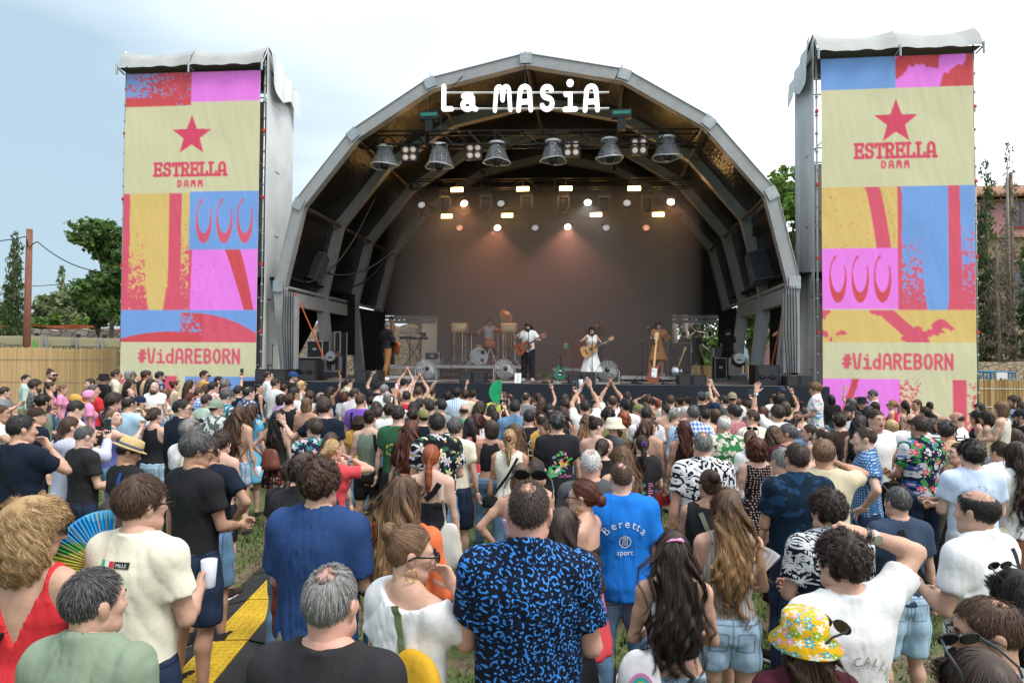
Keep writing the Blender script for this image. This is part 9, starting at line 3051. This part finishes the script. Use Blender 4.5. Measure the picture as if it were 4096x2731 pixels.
hand_fan(who('D',395,430),'R','folded dark green paper fan with white marks',mat('dark_green_paper',(.03,.26,.10),.7,var=.3,scale=20),.24,100,135,WOODF)
hand_fan(who('B',2020,298),'R','half closed red fan held up at the left of the stage front',mat('red_fabric',(.42,.03,.045),.7),.24,82,100,WOODF)
hand_fan(who('I',1535,260),'R','white open fan beside the honey-haired woman',mat('white_fabric',(.74,.73,.78),.7),.22,45,150,WOODF,dx=.10)
def painted_leaf():
 m=bpy.data.materials.new('painted_fan_leaf');t,n,b=nodes_of(m)
 tc=n.new('ShaderNodeTexCoord');no=n.new('ShaderNodeTexNoise');no.inputs['Scale'].default_value=9;no.inputs['Detail'].default_value=2
 t.links.new(tc.outputs['Object'],no.inputs['Vector'])
 s_=n.new('ShaderNodeSeparateXYZ');t.links.new(tc.outputs['Object'],s_.inputs[0])
 ad=n.new('ShaderNodeMath');ad.operation='MULTIPLY_ADD';ad.inputs[1].default_value=.12
 t.links.new(no.outputs['Fac'],ad.inputs[0]);t.links.new(s_.outputs['Z'],ad.inputs[2])
 r_=n.new('ShaderNodeValToRGB');r_.color_ramp.interpolation='CONSTANT';el=r_.color_ramp.elements
 for i,(p_,c_)in enumerate(((0,(.55,.60,.08)),(.13,(.05,.36,.07)),(.18,(.02,.30,.66)),(.29,(.10,.45,.72)),(.34,(.68,.66,.62)))):
  if i>1:el.new(p_)
  el[i].position=p_;el[i].color=c_+(1,)
 t.links.new(ad.outputs[0],r_.inputs['Fac']);t.links.new(r_.outputs['Color'],b.inputs['Base Color'])
 return m
hand_fan(who('G',235,320),'R','open fan painted with sky, flowers and green, held by the blonde woman',painted_leaf(),.27,85,200,WOODF)
hand_fan(who('J',290,985),'R','pale wooden fan below the flower-print hat',WOODF,.20,30,120,WOODF)
hand_fan(who('D',2190,722),'L','red fan hanging beside the auburn-haired woman',mat('red_fabric',(.42,.03,.045)),.20,200,330,mat('red_rib',(.5,.1,.1),.6))
def phone(e,side,label,m,land=False,up=.06):
 gp,z,x=grip_point(e['info'],side)
 root=empty('phone',gp+Vector((0,.01,up)),0,label,'phone','phones held up')
 w,h_=(.155,.075)if land else(.075,.155)
 MB().box((0,0,0),(w,.009,h_)).build('case',m,root);MB().box((0,-.0055,0),(w*.93,.002,h_*.93)).build('screen',mat('phone_screen',(.03,.035,.04),.15,var=.3,scale=30),root)
phone(who('B',690,200),'R','phone in green case held up by the grey-haired man',mat('green_case',(.03,.20,.12),.5));phone(who('A',880,672),'R','dark phone in the hand of the woman in the hooded top',mat('teal_case',(.10,.28,.28),.5))
phone(who('C',1950,605),'R','silver phone held horizontally over the crowd',mat('silver_case',(.45,.45,.46),.4),True,.03);phone(who('D',690,392),'R','pale phone held up near the stage in the centre',mat('pale_case',(.5,.5,.46),.4));phone(who('E',850,470),'R','phone with teal edge held up below the waving hand',mat('teal_case',(.1,.28,.28)),False,.05)
phone(who('D',1735,410),'R','dark phone between the two raised hands',BLACKP,True,.02)
def cup(e,side,label,m,r_=.038,h_=.13):
 gp,z,x=grip_point(e['info'],side)
 root=empty('drink_cup',gp+Vector((0,0,-.04)),0,label,'cup')
 MB().lathe([(r_*.75,0),(r_*.8,.004),(r_,h_),(r_*.95,h_),(r_*.75,.012),(.001,.012)],14).build('cup',m,root,True)
CUPM=mat('white_cup',(.62,.64,.74),.4,var=.12,scale=18)
cup(who('D',940,465),'L','white printed drink can in the clapping hands',CUPM,.034,.12);cup(who('G',950,170),'R','clear drink cup held by the man in cream tee',CUPM);cup(who('D',2190,722),'R','clear cup in the hand of the auburn-haired woman',CUPM);cup(who('B',870,535),'R','printed cup hanging from the hand of the bare-backed woman',CUPM);cup(who('J',1458,260),'L','cup held by the white-shirted balding man',CUPM)
def band(e,side,label,m,cat,back=.02,w=.018):
 a=e['info']['k']['arms'][side];z=(a['wr']-a['el']);z=z/np.linalg.norm(z)
 c=world_of(e['info'],a['wr']-z*back);sc=e['info']['sc']
 rot=Vector((0,0,1)).rotation_difference(Matrix.Rotation(e['info']['o'].rotation_euler.z,3,'Z')@Vector(z)).to_matrix()
 root=empty('wristwatch' if cat=='watch' else 'wristband',c,0,label,cat)
 MB().lathe([(.030*sc,-w/2),(.0335*sc,0),(.030*sc,w/2)],14,(0,0,0),rot).build('band',m,root,True)
 if cat=='watch':MB().lathe([(.018,0),(.018,.008),(.001,.009)],12,rot@Vector((0,-.033,0)),rot@Matrix.Rotation(R(90),3,'X')).build('dial',CHROME,root)
band(who('J',548,540),'R','pale watch on the wrist of the man scratching his head',mat('pale_rubber',(.45,.42,.38),.5),'watch',.05,.026);band(who('J',548,540),'R','dark wristband next to the pale watch',BLACKP,'wristband',.018)
band(who('E',1225,525),'L','white watch on the waving left wrist',WHITEP,'watch');band(who('E',270,355),'R','black watch on the pointing wrist',BLACKP,'watch');band(who('D',940,465),'L','pale festival wristband on the clapping man',mat('pale_band',(.5,.52,.66),.6),'wristband');band(who('B',2035,955),'R','dark watch on the blonde woman in coral',BLACKP,'watch')
# cable ramp on the grass
YEL=mat('yellow_lid',(.62,.40,.025),.6,var=.15,scale=6,bump=.6,bscale=70);RUB=mat('black_rubber',(.028,.028,.030),.7,var=.25,scale=8,bump=.5,bscale=60)
A_,B_=Vector((-2.12,3.6,0)),Vector((-2.42,9.4,0))
dr=(B_-A_).normalized();yw=math.atan2(dr.y,dr.x)
seg0=None
for i in range(6):
 loc=A_+dr*(.92*i)
 if seg0 is None:
  seg0=empty('cable_ramp',loc,yw,'x','cable ramp','cable protector ramps');s_=seg0
  MB().box((.45,0,.055),(.89,.30,.04)).build('lid',YEL,seg0)
  st=MB()
  for a_ in range(14):
   for b2 in range(5):st.box((.06+.06*a_,-.12+.06*b2,.078),(.035,.012,.006),rz=.6 if(a_+b2)%2 else-.6)
  o_=st.build('tread',YEL,seg0);o_['kind']='stuff'
  for q in(-1,1):
   MB().raw([(.005,q*.155,0),(.895,q*.155,0),(.895,q*.155,.07),(.005,q*.155,.07),(.005,q*.42,.006),(.895,q*.42,.006)],[(3,2,5,4),(0,1,2,3),(0,4,5,1)]).build('side_ramp',RUB,seg0)
 else:
  s_=copy_tree(seg0);s_.location=loc
 s_['label']='yellow and black cable ramp piece, %s'%('nearest one at the bottom of the picture','second nearest along the row','third nearest along the row','fourth nearest along the row','second from far end of the row','farthest one of the row')[i]
